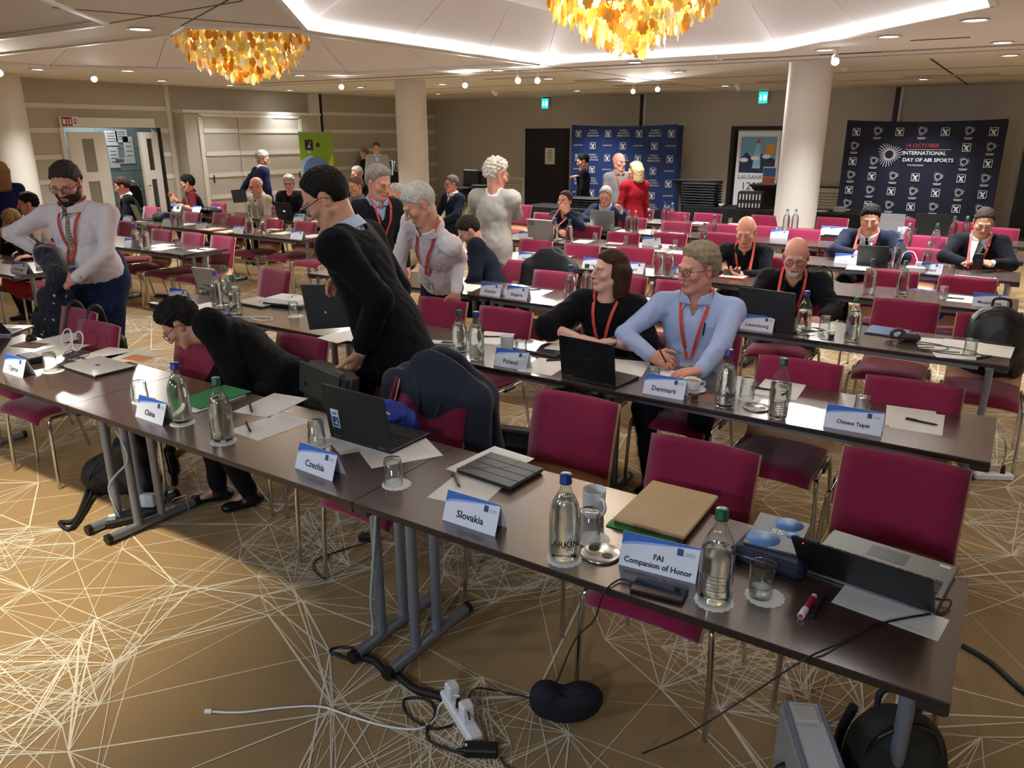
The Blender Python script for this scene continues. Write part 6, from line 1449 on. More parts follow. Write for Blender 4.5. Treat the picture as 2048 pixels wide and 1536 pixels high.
person('man with dark fringe in beige jacket looking out between two standing men', hp(782, 424, 6.1), 'sit', phi=-15, hphi=5, hpitch=6, hk=1.06, top=('beige_jacket', '#b3a48c'), under=('white_shirt2', '#dfe0e6'), collar='shirt', skin='asian', eyes='open', hair=dict(col='#171310', th=.016, line=.055, amp=.005))
person('curly white-haired man in pale linen blazer seen from behind', hp(993, 349, 6.15), 'stand', phi=160, lean=4, hphi=118, hpitch=14, k=.98, hk=1.06, near=True, hem=-.1, top=('linen_blazer', '#aaa69d'), under=('white_shirt2', '#dfe0e6'), bottom='#7a1f3a', skin='pink', glasses=('#8a8078', 'rect'), hair=dict(col='#d9d2c4', th=.022, line=.07, amp=.007, wl=.03, curly=True),
       armL=dict(to=hp(985, 432, 6.42), pole=LFT * .9 + DOWN * .7, curl=.6), armR=dict(to=hp(1000, 425, 6.44), pole=RGT * 1 + DOWN * .8, curl=.6))
person('person in navy jacket hunched over behind the white-haired man', hp(938, 462, 5.75), 'sit', phi=-85, hphi=-80, hpitch=40, hk=1.04, top=('navy_jacket2', '#161b2a'), under=('white_shirt2', '#dfe0e6'), collar='shirt', lanyard=True, badge=False, hair=dict(col='#2a211c', th=.012), pelvis=nv((-3.82, 5.72, .55)))
person('man in navy suit and glasses seated between the blazer and the column', hp(903, 368, 10.1), 'sit', phi=-50, hphi=-62, hpitch=4, hk=1.06, top=('navy_suit', '#1b2233'), under=('white_shirt2', '#dfe0e6'), collar='shirt', skin='pink', hair=dict(col='#5b524b', th=.010), glasses=('#2a2422', 'rect'))
person('grey-haired seated man partly hidden behind the standing dark jacket', hp(714, 348, 10.6), 'sit', phi=-60, hphi=-50, hpitch=12, top=('black_jacket', '#0f1014'), under=('white_shirt2', '#dfe0e6'), skin='tan', hair=dict(col='#a8a099', th=.012))
person('fair seated man whose face shows beside the grey-haired standing man', hp(711, 373, 8.0), 'sit', phi=-40, hphi=-40, hpitch=10, top=('grey_shirt', '#77747a'), collar='shirt', skin='fair', hair=dict(col='#6d5a48', th=.010))
person('grey-haired woman in dotted blouse between the two standing men', hp(792, 392, 7.0), 'sit', phi=-20, hphi=-30, hpitch=10, top=('taupe_blouse', '#7c6f68', 'blouse'), skin='fair', hair=dict(col='#bdb6ae', style='bob', th=.014, amp=.005))
person('seated person with a wristwatch hidden behind the tall man', hp(633, 372, 9.5), 'sit', phi=-50, hpitch=10, top=('grey_shirt', '#77747a'), skin='fair', hair=dict(col='#4a3b30', th=.010), armR=dict(to=hp(611, 405, 9.35), fd=DOWN * .8 + LFT * .4, pn=LFT), watch=(1,))
# --- right rear
person('woman in navy blouse resting her hand at her mouth', hp(1130, 402, 8.98), 'sit', phi=-30, hphi=-40, hpitch=-2, k=.97, hk=1.02, top=('navy_blouse', '#1a2136', 'blouse'), collar='open', lanyard=True, badge=False, skin='fair', eyes='open', brow='#3a2619', hair=dict(col='#3a2418', style='bun', th=.008, line=.085, amp=.001),
       armL=dict(to=hp(1135, 428, 8.78), pole=RGT * 1 + DOWN * .8, fd=UP * .7 + LFT * .5, pn=AWY * .5 + LFT * .2, curl=.6), armR=dict(to=hp(1120, 462, 8.62), pole=LFT + DOWN * .4))
person('grey-haired man in blue-grey suit behind a silver laptop', hp(1211, 392, 10.22), 'sit', phi=-25, hphi=-20, hpitch=16, k=1.02, hk=1.06, top=('slate_suit', '#27324a'), under=('blue_shirt2', '#9fb2d8'), collar='shirt', tie=('blue_tie', '#1d2c55'), skin='pink', brow='#8a8078', glasses=('#6e655c', 'rect'), hair=dict(col='#9a948d', th=.010),
       armL=dict(to=hp(1243, 424, 9.98), pole=RGT + DOWN, fd=UP * .7 + LFT * .3, pn=LFT + TOW * .3, curl=1.0), armR=dict(to=hp(1190, 440, 9.95), pole=LFT + DOWN * .4))
person('bald man in grey shirt with lanyard talking beside the blue backdrop', hp(1238, 324, 11.35), 'stand', phi=20, hphi=35, hpitch=4, hk=1.1, top=('grey_shirt2', '#7d7a78'), collar='shirt', bottom='#2a2a30', lanyard=True, skin='pink', hair=dict(col='#9a8a7c', style='fringe', th=.003, top=.02, amp=.001))
person('blonde woman in red velvet jacket seen from behind by the backdrop', hp(1270, 342, 11.0), 'stand', phi=-150, hphi=-120, hpitch=4, k=.96, hk=1.0, wide=1.1, untuck=True, top=('red_velvet', '#a01a26', 'jacket'), bottom='#1a1a1e', skin='fair', hair=dict(col='#cdb083', style='bob', th=.016, amp=.002))
person('man in black cap and black jacket in front of the blue backdrop', hp(1166, 322, 13.2), 'stand', phi=-95, hphi=-90, hpitch=16, hk=1.06, top=('black_jacket', '#0f1014'), under=('black_shirt', '#111319'), bottom='#141418', skin='tan', hair=dict(col='#121215', th=.012, line=.06, amp=.001), armR=dict(to=hp(1156, 352, 13.0), pole=DOWN, fd=LFT, pn=DOWN))
# --- left rear
person('man in navy suit standing with a grey laptop by the beige closet', hp(525, 317, 9.3), 'stand', phi=125, lean=8, hphi=100, hpitch=20, k=1.03, hk=1.06, top=('navy_suit2', '#1c2440'), under=('white_shirt2', '#dfe0e6'), collar='shirt', bottom='#1c2036', skin='tan', hair=dict(col='#b4aea8', th=.010), armL=dict(to=hp(478, 392, 9.2), pole=DOWN + LFT, fd=LFT * .6 + DOWN * .4, pn=AWY, curl=.6))
person('bald man in cream shirt with red lanyard and glasses', hp(512, 371, 8.6), 'sit', phi=-42, hphi=-50, hpitch=16, k=1.04, hk=1.08, wide=1.08, top=('cream_shirt', '#b5aa94'), collar='shirt', lanyard=True, badge=False, skin='pink', glasses=('#9a4a2e', 'rect'), hair=dict(col='#c9c0b6', style='fringe', th=.003, top=.02, amp=.001))
person('grey-haired woman in black cardigan with folded arms', hp(578, 367, 9.35), 'sit', phi=-10, hphi=5, hpitch=4, hk=1.02, top=('black_cardigan', '#121216', 'cardigan'), under=('black_top', '#0f1014'), skin='fair', glasses=('#3a322e', 'rect'), hair=dict(col='#aaa49e', style='short', th=.022, line=.06, amp=.006, nape=-.06))
person('dark-haired man in maroon polo with red lanyard', hp(375, 367, 8.5), 'sit', phi=-65, hphi=-75, hpitch=12, hk=1.06, top=('maroon_polo', '#5a1520', 'polo_shirt'), collar='shirt', sleeve='short', lanyard=True, badge=False, skin='tan', glasses=('#121214', 'rect'), hair=dict(col='#15110f', th=.018, line=.065, amp=.005),
       armR=dict(to=hp(352, 400, 8.3), fd=LFT * .6 + UP * .6, pn=TOW), armL=dict(to=hp(362, 410, 8.25), fd=LFT, pn=DOWN))
person('brown-haired man in black jacket working by the double door', hp(244, 372, 7.4), 'sit', phi=-60, hphi=-72, hpitch=18, hk=1.08, top=('black_jacket', '#0f1014'), under=('white_shirt2', '#dfe0e6'), collar='shirt', lanyard=True, badge=False, skin='pink', hair=dict(col='#33231a', th=.013))
person('woman with light brown hair in blue vest standing by the column', hp(2, 345, 5.3), 'stand', phi=-150, hphi=-160, k=.97, untuck=True, top=('blue_vest', '#1b2450', 'vest'), bottom='#1a1b26', skin='fair', hair=dict(col='#8a6848', style='long', th=.016, amp=.002))
person('dark-haired man in white shirt seated behind the bearded man', hp(56, 408, 4.95), 'sit', phi=-60, hphi=-62, hpitch=8, hk=1.08, top=('white_shirt', '#dcd3d6'), collar='shirt', skin='pink', hair=dict(col='#171312', th=.014, line=.072))
person('woman with blonde ponytail in black jacket propping her head', hp(24, 444, 4.22), 'sit', phi=-75, hphi=-115, hpitch=14, k=.96, hk=1.06, near=True, top=('black_jacket', '#0f1014', 'jacket'), bottom='#15161a', skin='fair', hair=dict(col='#9c7c4e', style='ponytail', th=.012, amp=.002),
       armL=dict(to=hp(60, 512, 4.0), pole=RGT + DOWN * .5, fd=LFT * .5 + TOW * .6, pn=DOWN), armR=dict(to=hp(10, 478, 4.1), pole=LFT + DOWN, fd=UP, pn=AWY, curl=.7))
person('man in grey suit standing at the coffee bar', hp(753, 297, 14.2), 'stand', phi=10, hphi=5, hpitch=4, k=1.03, top=('grey_suit', '#8a8680'), under=('blue_shirt2', '#9fb2d8'), collar='shirt', bottom='#55534f', skin='fair', hair=dict(col='#5a4636', th=.013))
person('man in dark jacket turned sideways at the coffee bar', hp(729, 307, 14.4), 'stand', phi=-95, hphi=-95, hpitch=14, top=('black_jacket', '#0f1014'), under=('white_shirt2', '#dfe0e6'), skin='pink', hair=dict(col='#7a6a5c', style='short', th=.004, line=.09, amp=.001))
# ------------------------------------------------------------ bags, coats and floor things
def blob(name, S, vox, m, parent, off, noise=None, clip=None):
    v, f = S.mesh(vox, noise, clip); return link(name, np_mesh(name, [(v - nv(off), f, 0)], [m]), parent)
M_bagk = mat('nylon_black', '#0e0e11', .6, bump=.3, bscale=300); M_leath = mat('leather_black', '#17181b', .42, bump=.25, bscale=90); M_navyc = mat('navy_wool', '#131a2c', .85, bump=.3, bscale=400, sheen=.2)
I3 = np.eye(3)
def backpack(p, rz, label, m, w=.3, h=.44, d=.18, tilt=0.0, z0=0.0):
    o = thing('backpack', label, 'backpack', (p[0], p[1], 0)); R = np.array(RZ(rz) @ RX(tilt)); c = nv((p[0], p[1], z0))
    def L(x, y, z): return c + R @ nv((x, y, z))
    S = SDF(); S.ell(L(0, 0, h * .36), R, (w * .52, d * .55, h * .38), .06); S.ell(L(0, 0, h * .68), R, (w * .46, d * .46, h * .33), .06); S.cap(L(-w * .36, 0, .07), L(w * .36, 0, .07), .07, None, .05)
    off = nv((p[0], p[1], 0)); blob('shell', S, .011, m, o, off, folds(int(abs(p[0]) * 50), .006, .12))
    S = SDF(); S.ell(L(0, -d * .48, h * .3), R, (w * .38, d * .22, h * .24), .03); blob('front_pocket', S, .01, m, o, off)
    MB().tube([Vector(L(-w * .4, -d * .15, h * .62) - off), Vector(L(-w * .25, -d * .36, h * .9) - off), Vector(L(0, -d * .4, h * .98) - off), Vector(L(w * .25, -d * .36, h * .9) - off), Vector(L(w * .4, -d * .15, h * .62) - off)], .006, 6).build('zip', mat('zip_metal', '#3c3d40', .35, .8), o)
    MB().tube([Vector(L(-.05, d * .1, h * .98) - off), Vector(L(-.04, d * .1, h * 1.09) - off), Vector(L(.04, d * .1, h * 1.09) - off), Vector(L(.05, d * .1, h * .98) - off)], .009, 6).build('handle', M_bagk, o)
    for s in (-1, 1): MB().tube([Vector(L(s * w * .3, d * .4, h * .9) - off), Vector(L(s * w * .36, d * .62, h * .6) - off), Vector(L(s * w * .4, d * .5, h * .15) - off)], .014, 6).build('shoulder_strap', M_bagk, o)
    return o
# open rucksack lying under the China table
p = Pz(255, 985, .0)
o = thing('backpack', 'slumped black backpack under the China table', 'backpack', (p.x, p.y, 0)); c = nv((p.x, p.y, 0)); S = SDF()
ax = nv(img_dir(75)); S.cap(c - ax * .12 + nv((0, 0, .10)), c + ax * .10 + nv((0, 0, .27)), .115, .10, .08, sq=(nv(img_dir(0)), .75)); S.cap(c - ax * .17 + nv((0, 0, .08)), c + ax * .14 + nv((0, 0, .09)), .085, .085, .08); S.ell(c + ax * .1 + nv((0, 0, .3)), I3, (.11, .11, .08), .05)
blob('shell', S, .011, M_bagk, o, c, folds(5, .008, .12))
q = Pz(120, 1045, .01); MB().tube([Vector(c * 0) + Vector((-.02, -.1, .03)) - Vector(ax) * .14, Vector((q.x - p.x + .05, q.y - p.y + .06, .02)), Vector((q.x - p.x, q.y - p.y, .01)), Vector((q.x - p.x + .12, q.y - p.y + .0, .015)), Vector((-.0, -.12, .03)) - Vector(ax) * .1], .012, 6).build('shoulder_strap', M_bagk, o)
MB().tube([Vector(ax) * -.1 + Vector((-.02, -.12, .1)), Vector((-.05, -.13, .2)), Vector(ax) * .08 + Vector((-.03, -.11, .3))], .005, 5).build('zip', mat('zip_metal', '#3c3d40', .35, .8), o)
backpack((-.02, 5.78), -.1, 'black leather backpack standing on a burgundy chair', M_leath, .36, .46, .24, 0, .47)
# green rucksack by the row end and a grey document case in front
p = Pz(1850, 1490, .25); p = Vector((.02, 1.93, 0))
o = backpack((-.03, 2.0), .55, 'olive green backpack under the end of the front table', mat('olive_nylon', '#23241c', .8, bump=.3), .3, .46, .18, -.12, .02)
MB().tube([(-.16, -.12, .3), (-.26, -.18, .34), (-.3, -.2, .26)], .012, 6).build('loose_strap', M_bagk, o); MB().tube([(.14, -.1, .2), (.24, -.14, .16), (.26, -.16, .06), (.18, -.15, .02)], .012, 6).build('loose_strap', M_bagk, o)
def slab_case():
    # top edge seen at (1612..1668, 1440) running towards the picture bottom
    o = thing('document_case', 'pale grey plastic document case standing before the front table', 'case', (Pz(1636, 1506, .46).x, Pz(1636, 1506, .46).y, 0)); rz = YAW - .12
    body = MB().box((0, 0, .235), (.11, .42, .45), RZ(rz), bev=.02).build('shell', mat('case_grey', '#8f928f', .5), o)
    top = MB().box((0, 0, .463), (.085, .36, .012), RZ(rz), bev=.004).build('lid', mat('case_white', '#d3d5d8', .3), o)
    MB().box(RZ(rz) @ Vector((0, .13, .472)), (.06, .06, .006), RZ(rz), bev=.002).build('label_window', mat('case_label', '#c9c6b6', .5), o)
    for s in (-1, 1): MB().box(RZ(rz) @ Vector((s * .046, 0, .462)), (.012, .37, .02), RZ(rz), bev=.003).build('rim', mat('case_rim', '#777e8a', .4), o)
slab_case()
# navy pouch, power strip, adapter, cables on the floor
p = Pz(1130, 1440, 0)
o = thing('eye_mask_pouch', 'dark navy soft pouch standing on the carpet', 'pouch', (p.x, p.y, 0), YAW)
S = SDF(); S.ell((0, 0, .068), I3, (.122, .05, .068), .03); S.ell((.06, 0, .105), I3, (.07, .045, .05), .03); S.ell((-.07, 0, .11), I3, (.055, .045, .05), .03)
v, f = S.mesh(.007, folds(4, .003)); link('shell', np_mesh('shell', [(v, f, 0)], [mat('pouch_navy', '#10131f', .8)]), o)
MB().tube([(-.12, -.01, .125), (-.05, -.035, .14), (0, -.04, .13), (.06, -.035, .14), (.125, -.01, .125)], .003, 5).build('seam', M_blackp, o)
o = thing('power_strip', 'white multi-socket power strip with a red switch on the carpet', 'power strip', (Pz(922, 1440, 0)).to_tuple(), math.atan2(1.72 - 1.84, -1.28 + 1.49))
MB().box((0, 0, .022), (.27, .055, .042), bev=.008).build('housing', M_cwht, o); MB().box((-.11, 0, .044), (.02, .016, .006)).build('switch', mat('switch_red', '#e0483a', emit=1.2), o)
for x, h_ in ((-.075, .06), (.05, .07)): MB().box((x, 0, .043 + h_ / 2), (.045, .045, h_), bev=.006).build('charger', M_cwht, o)
for x in (-.02, .0): MB().cyl((x, 0, .043), (x, 0, .075), .012, .008, n=10).build('plug', M_blackp, o)
o = thing('power_adapter', 'black laptop power brick beside the white power strip', 'adapter', Pz(962, 1508, 0).to_tuple(), YAW - .05); MB().box((0, 0, .018), (.115, .05, .034), bev=.005).build('brick', M_blackp, o); MB().box((-.05, 0, .0355), (.008, .012, .001)).build('label', M_cardw, o); MB().cyl((-.057, 0, .015), (-.085, 0, .012), .009, .005, n=8).build('inlet', M_blackp, o)
F = lambda *a: [Pz(x, y, .006 if len(q) == 0 else q[0]) for x, y, *q in a]
cable(F((417, 1423), (480, 1425), (560, 1416), (640, 1413), (700, 1432), (770, 1452), (835, 1458), (868, 1440), (880, 1410), (905, 1392, .05), (918, 1392, .1)), .0042, M_cwht, 'white charging cable snaking over the carpet to the power strip', ends=[0])
cable(F((930, 1508), (890, 1497), (858, 1480), (855, 1455), (870, 1430), (862, 1405), (835, 1396), (808, 1400), (812, 1425), (840, 1448), (870, 1458), (905, 1450)), .0045, M_cblk, 'black mains cable looping beside the power strip', ends=[0])
cable(F((1000, 1515), (1010, 1530), (1040, 1545)), .003, M_cblk, 'thin black lead leaving the power brick')
cable(F((940, 1440, .08), (935, 1410, .1), (948, 1378, .09), (985, 1380), (1020, 1388), (1045, 1392), (1062, 1398)), .0032, M_cblk, 'thin black cable between the power strip and the navy pouch')
cable(F((680, 1310), (662, 1306), (664, 1298), (690, 1294), (712, 1302), (716, 1312), (700, 1318), (675, 1312)), .006, M_cblk, 'coiled black cable at the trestle foot')
o = cable(F((706, 1312, .012), (745, 1320, .012), (770, 1342, .012), (795, 1352, .014), (830, 1378, .014), (870, 1390, .014), (892, 1398, .014)), .015, M_bagk, 'thick black cable sleeve lying between trestle and power strip', name='cable_sleeve')
cable([Pz(720, 1305, .02), Pz(738, 1295, .02), Pz(746, 1250, .08), Pt(742, 1200, 1.93), Pt(748, 1100, 1.93), Pt(752, 1020, 1.93)], .006, M_cgry, 'pale grey cable climbing the trestle under the Slovakia table')
cable(F((735, 1085, .03), (700, 1095), (655, 1110), (630, 1122), (628, 1140), (650, 1158), (648, 1130), (660, 1108)), .004, M_cblk, 'black lead looping round a chair leg behind the front row')
o = thing('power_adapter', 'black adapter on the carpet behind the trestle', 'adapter', Pz(738, 1082, 0).to_tuple(), .4); MB().box((0, 0, .02), (.1, .05, .035), bev=.006).build('brick', M_blackp, o); MB().cyl((.05, 0, .02), (.07, 0, .02), .006, n=8).build('inlet', M_blackp, o)
cable([Pz(243, 1040, .02), Pt(228, 1010, 1.95), Pt(218, 975, 1.95), Pt(232, 950, 1.95), Pt(254, 925, 1.95), Pt(250, 895, 1.95), Pt(232, 862, 1.96)], .006, M_cgry, 'pale grey cable winding round the trestle under the China table', ends=[0])
o = thing('usb_charger', 'white square charger block on the trestle under the China table', 'charger', Pz(297, 1000, .08).to_tuple(), .5); MB().box((0, 0, 0), (.075, .045, .075), bev=.006).build('block', M_cwht, o); MB().box((0, .03, -.045), (.05, .03, .05), bev=.006).build('socket', M_blackp, o)
o = thing('power_strip', 'black power strip on the trestle foot under the China table', 'power strip', Pz(285, 1040, 0).to_tuple(), 1.1); MB().box((0, 0, .022), (.36, .06, .042), bev=.01).build('housing', M_blackp, o); MB().box((-.14, 0, .05), (.03, .03, .03)).build('plug', M_cwht, o)
cable(F((372, 990, .2), (345, 1000, .1), (338, 1020), (360, 1035), (378, 1020), (372, 990, .15), (395, 985), (430, 980)), .0025, M_cgry, 'thin pale lead hanging near the bending man')
o = thing('umbrella', 'short folded black umbrella in clear wrap hanging by a chair leg', 'umbrella', Pz(352, 985, 0).to_tuple()); MB().tube([(0, 0, .05), (0, .01, .15), (.0, 0, .25), (.01, 0, .34)], [.02, .035, .035, .02], 8).build('canopy', mat('gloss_black', '#0d0d0f', .15), o); MB().cyl((.01, 0, .34), (.012, 0, .39), .012, n=8).build('handle', M_blackp, o); MB().cyl((0, 0, .0), (0, 0, .05), .006, n=6).build('tip', M_chrome, o)
cable(F((1925, 1292), (1980, 1325), (2048, 1385), (2120, 1430)), .012, M_blackp, 'thick black cable cover leaving the front table end', name='floor_cable')
o = thing('power_strip', 'white power strip beneath the end of the second-row table', 'power strip', Pz(1985, 958, 0).to_tuple(), .5); MB().box((0, 0, .02), (.22, .05, .04), bev=.008).build('housing', M_cwht, o); MB().cyl((.05, 0, .04), (.05, 0, .09), .014, .009, n=10).build('plug', M_blackp, o)
cable([Pz(1995, 945, .08), Pz(2005, 930, .12), Pt(2012, 895, 3.75), Pt(1998, 860, 3.72), Pt(1992, 850, 3.72)], .004, M_cgry, 'pale cable dropping from the Chinese Taipei table to its power strip')
# coat on a chair, black bags, blue drawstring bag
def coat_on_chair(s, t, label, m, w=.56, drop=.5, parent_name='coat'):
    o = thing('hung_jacket', label, 'jacket', (s, t, 0)); S = SDF(); c = nv((s, t, 0))
    S.cap(c + nv((-w * .40, 0, .83)), c + nv((w * .40, .0, .83)), .05, .05, .05); S.cap(c + nv((-w * .36, .05, .80)), c + nv((-w * .33, .09, .84 - drop)), .06, .09, .08, sq=((0, 1, 0), .6)); S.cap(c + nv((w * .36, .05, .80)), c + nv((w * .38, .09, .84 - drop)), .06, .10, .08, sq=((0, 1, 0), .6)); S.cap(c + nv((0, .05, .82)), c + nv((0, .1, .84 - drop)), .2, .22, .08, sq=((0, 1, 0), .26))
    S.cap(c + nv((0, -.035, .82)), c + nv((0, -.12, .84 - drop * .8)), .2, .2, .06, sq=((0, 1, 0), .14)); S.cap(c + nv((w * .25, -.04, .8)), c + nv((w * .42, -.1, .84 - drop)), .1, .13, .06, sq=((0, 1, 0), .25))
    for q in (-1, 1): S.cap(c + nv((q * w * .42, -.04, .82)), c + nv((q * w * .5, -.1, .84 - drop * .9)), .055, .05, .05, sq=((0, 1, 0), .7))
    blob('cloth', S, .0115, m, o, c, folds(int(abs(s * 40)), .0045, .22))
    S = SDF(); S.cap(c + nv((-.09, -.04, .865)), c + nv((.09, -.04, .865)), .022, None, .03, sq=((0, 0, 1), .7)); S.cap(c + nv((-.09, -.04, .865)), c + nv((-.05, -.09, .72)), .02, .012, .03); S.cap(c + nv((.09, -.04, .865)), c + nv((.05, -.09, .72)), .02, .012, .03); blob('collar', S, .01, m, o, c)
    return o
coat_on_chair(-2.2, 2.75, 'navy suit jacket hung over a burgundy chair back', M_navyc, .62, .5)
o = thing('drawstring_bag', 'bright blue crumpled drawstring bag inside the jacket on the chair', 'bag', (-2.3, 2.5, .47)); S = SDF(); S.ell((0, 0, .18), I3, (.16, .09, .16), .05); S.ell((.06, -.02, .28), I3, (.1, .06, .06), .05)
v, f = S.mesh(.009, folds(77, .016, .09)); link('cloth', np_mesh('cloth', [(v, f, 0)], [mat('bag_blue', '#1f3fae', .6)]), o); MB().tube([(-.1, -.06, .3), (0, -.08, .33), (.1, -.06, .3)], .006, 6).build('cord', M_cardw, o)
o = thing('laptop_bag', 'open black nylon bag on the chair with the navy jacket', 'bag', (-2.25, 2.42, .46)); S = SDF(); S.cap((-.18, 0, .1), (.18, 0, .1), .1, .1, .05, sq=((0, 1, 0), .75)); S.cap((-.18, 0, .24), (.17, 0, .22), .04, .04, .06); v, f = S.mesh(.009, folds(55, .008, .12)); link('shell', np_mesh('shell', [(v, f, 0)], [M_bagk]), o); MB().tube([(-.2, -.05, .27), (-.05, -.075, .28), (.1, -.07, .25), (.2, -.03, .19)], .006, 6).build('zip', mat('zip_metal', '#3c3d40', .35, .8), o)
o = thing('trolley_bag', 'black wheeled bag standing behind the front row chairs', 'bag', (-1.90, 2.98, 0), .25); MB().box((0, 0, .31), (.34, .2, .58), bev=.05).build('shell', M_bagk, o); MB().box((0, -.07, .615), (.2, .03, .03), bev=.01).build('handle', M_blackp, o)
for s in (-1, 1): MB().cyl((s * .12 - .015, 0, .025), (s * .12 + .015, 0, .025), .025, n=12).build('wheel', M_blackp, o)
o = thing('briefcase', 'grey leather briefcase held on a chair by the tall man', 'briefcase', (-2.78, 2.60, .56), -.25); MB().box((0, 0, .165), (.38, .12, .3), RX(-.12), bev=.025).build('body', mat('leather_grey', '#33352f', .38, bump=.2, bscale=60), o); MB().box((.0, -.062, .24), (.385, .012, .16), RX(-.12), bev=.005).build('flap', mat('leather_grey', '#33352f', .38), o); MB().tube([(.16, .02, .3), (.2, .0, .26), (.215, -.03, .18)], .012, 6).build('strap', M_leath, o); MB().box((.205, -.045, .2), (.012, .016, .05)).build('buckle', M_chrome, o); MB().box((-.12, -.07, .2), (.02, .006, .05)).build('clasp', M_blackp, o)
for s in (-.11, .1): pass
o = thing('bag_straps', 'black bag straps slung over the burgundy chair', 'bag', (-5.22, 2.71, 0))
for s in (-.13, .12): MB().tube([(s, -.1, .62), (s, -.03, .8), (s, .0, .885), (s, .06, .84), (s, .08, .6)], .02, 6).build('strap', M_bagk, o)
MB().box((0, .15, .5), (.32, .12, .36), bev=.05).build('pouch', M_bagk, o)
def small_bag(p, z0, label, m, w=.3, h=.26, d=.12, rz=0, handle=True, name='handbag', cat='bag', print_=False):
    o = thing(name, label, cat, (p[0], p[1], z0), rz); S = SDF(); S.cap((-w * .32, 0, h * .35), (w * .32, 0, h * .35), h * .36, None, .05, sq=((0, 1, 0), d / h * 1.4)); S.cap((-w * .28, 0, h * .75), (w * .28, 0, h * .75), h * .22, None, .06, sq=((0, 1, 0), d / h * 1.4))
    v, f = S.mesh(.012, folds(int(w * 900 + abs(p[0]) * 9), .007, .1)); link('shell', np_mesh('shell', [(v, f, 0)], [m]), o)
    if handle: MB().tube([(-w * .25, 0, h * .9), (-w * .18, 0, h * 1.25), (0, 0, h * 1.4), (w * .18, 0, h * 1.25), (w * .25, 0, h * .9)], .007, 6).build('handle', M_bagk, o)
    if print_:
        for k in range(11):
            a = math.pi * k / 10; MB().box((.07 * math.cos(a), -d * .62, h * .4 + .07 * math.sin(a)), (.06, .004, .008), RY(-a)).build('sunburst_print', M_cardw, o)
small_bag((-.6, 7.32), .46, 'royal blue bag with a white sunburst print hanging between chairs', mat('bag_blue', '#1f3fae', .6), .34, .28, .12, 0, False, print_=True)
q = Pt(1350, 530, 7.0); small_bag((q.x, q.y), .47, 'blue and red bag with arched handle before a far chair', mat('bag_teal', '#27508c', .6), .26, .24); q = Pt(1650, 520, 7.3); small_bag((q.x, q.y), .47, 'black handbag with arched handles behind the bald man in black', M_bagk, .36, .28)
q = Pt(430, 440, 7.1); small_bag((q.x, q.y), .47, 'black handbag on a chair among the far tables', M_bagk, .34, .22); q = Pt(325, 425, 7.05); small_bag((q.x, q.y), .72, 'dark coat bundled on a far table chair', M_navyc, .36, .16, .2, 0, False, 'coat_bundle', 'coat')
q = Pt(420, 412, 8.0); small_bag((q.x, q.y), .745, 'black bag lying on the table before the cream-shirted man', M_bagk, .4, .12, .2, 0, False)
coat_on_chair(-3.5, 6.02, 'black jacket hung over the chair behind the Kosovo card', M_bagk, .5, .42)
# jacket in the hands of the bearded man
o = thing('held_jacket', 'navy jacket with pale spotted lining held by the bearded man', 'jacket', (0, 0, 0)); S = SDF()
A = [nv(Pt(x, y, t)) for x, y, t in ((90, 512, 2.80), (116, 552, 2.74), (108, 600, 2.76), (102, 645, 2.78), (98, 692, 2.8), (138, 695, 2.82), (84, 500, 2.86))]
S.cap(A[0], A[1], .06, .06, .04); S.cap(A[1], A[2], .055, .085, .05, sq=(TOWd := nv(img_dir(0)), .6)); S.cap(A[2], A[3], .085, .11, .05, sq=(TOWd, .5)); S.cap(A[3], A[4], .12, .13, .05, sq=(TOWd, .4)); S.cap(A[2], A[5], .08, .09, .05, sq=(TOWd, .5)); S.cap(A[6], A[0], .055, .06, .04)
def dots():
    m = mat('spotted_lining', '#131a2c', .8); nt = m.node_tree; b = nt.nodes['Principled BSDF']; tc = nt.nodes.new('ShaderNodeTexCoord'); vo = nt.nodes.new('ShaderNodeTexVoronoi'); vo.inputs['Scale'].default_value = 17; vo.inputs['Randomness'].default_value = .55
    cr_ = nt.nodes.new('ShaderNodeValToRGB'); cr_.color_ramp.elements[0].position = .16; cr_.color_ramp.elements[0].color = lin('#b9c2d0'); cr_.color_ramp.elements[1].position = .2; cr_.color_ramp.elements[1].color = lin('#131a2c')
    nt.links.new(tc.outputs['Object'], vo.inputs['Vector']); nt.links.new(vo.outputs['Distance'], cr_.inputs[0]); nt.links.new(cr_.outputs[0], b.inputs['Base Color']); return m
v, f = S.mesh(.011, folds(31, .010, .09)); fc = v[f].mean(1); lo_ = fc[:, 2] < A[1][2] - .03
me = np_mesh('cloth', [(v, f, 0)], [M_navyc, dots()]); me.polygons.foreach_set('material_index', lo_.astype(np.int32)[:len(me.polygons)]); link('cloth', me, o)
S = SDF(); S.cap(A[1], A[3], .04, .045, .03); blob('sleeve', S, .011, M_navyc, o, (0, 0, 0), folds(9, .006))
# black laptop in the hand of the tall man, grey laptop of the man by the closet
o = thing('held_laptop', 'large matt black laptop lid held upright by the tall man', 'laptop', Pt(648, 612, 3.02).to_tuple()); a = Vector(img_dir(90)); n_ = Vector(img_dir(-12)); fr = (Vector((0, 0, 0)), a, Vector((-.12 * a.x, -.12 * a.y, 1)).normalized(), n_)
MB().prism([(-.10, -.135), (.16, -.115), (.14, .125), (-.10, .125)], 0, .012, fr=fr).build('lid', mat('laptop_matt', '#1b1c1b', .5), o); MB().prism([(-.11, -.14), (.16, -.12), (.14, .12), (-.11, .12)], -.012, -.001, fr=fr).build('base', M_lapk, o); MB().prism([(.0, -.03), (.008, -.03), (.008, .03), (0, .03)], .012, .0125, fr=fr).build('logo', M_lapg, o); MB().prism([(.001, -.04), (.013, -.04), (.013, -.028), (.001, -.028)], .012, .0126, fr=fr).build('logo_badge', mat('logo_pale', '#c9a9a5', .5), o)
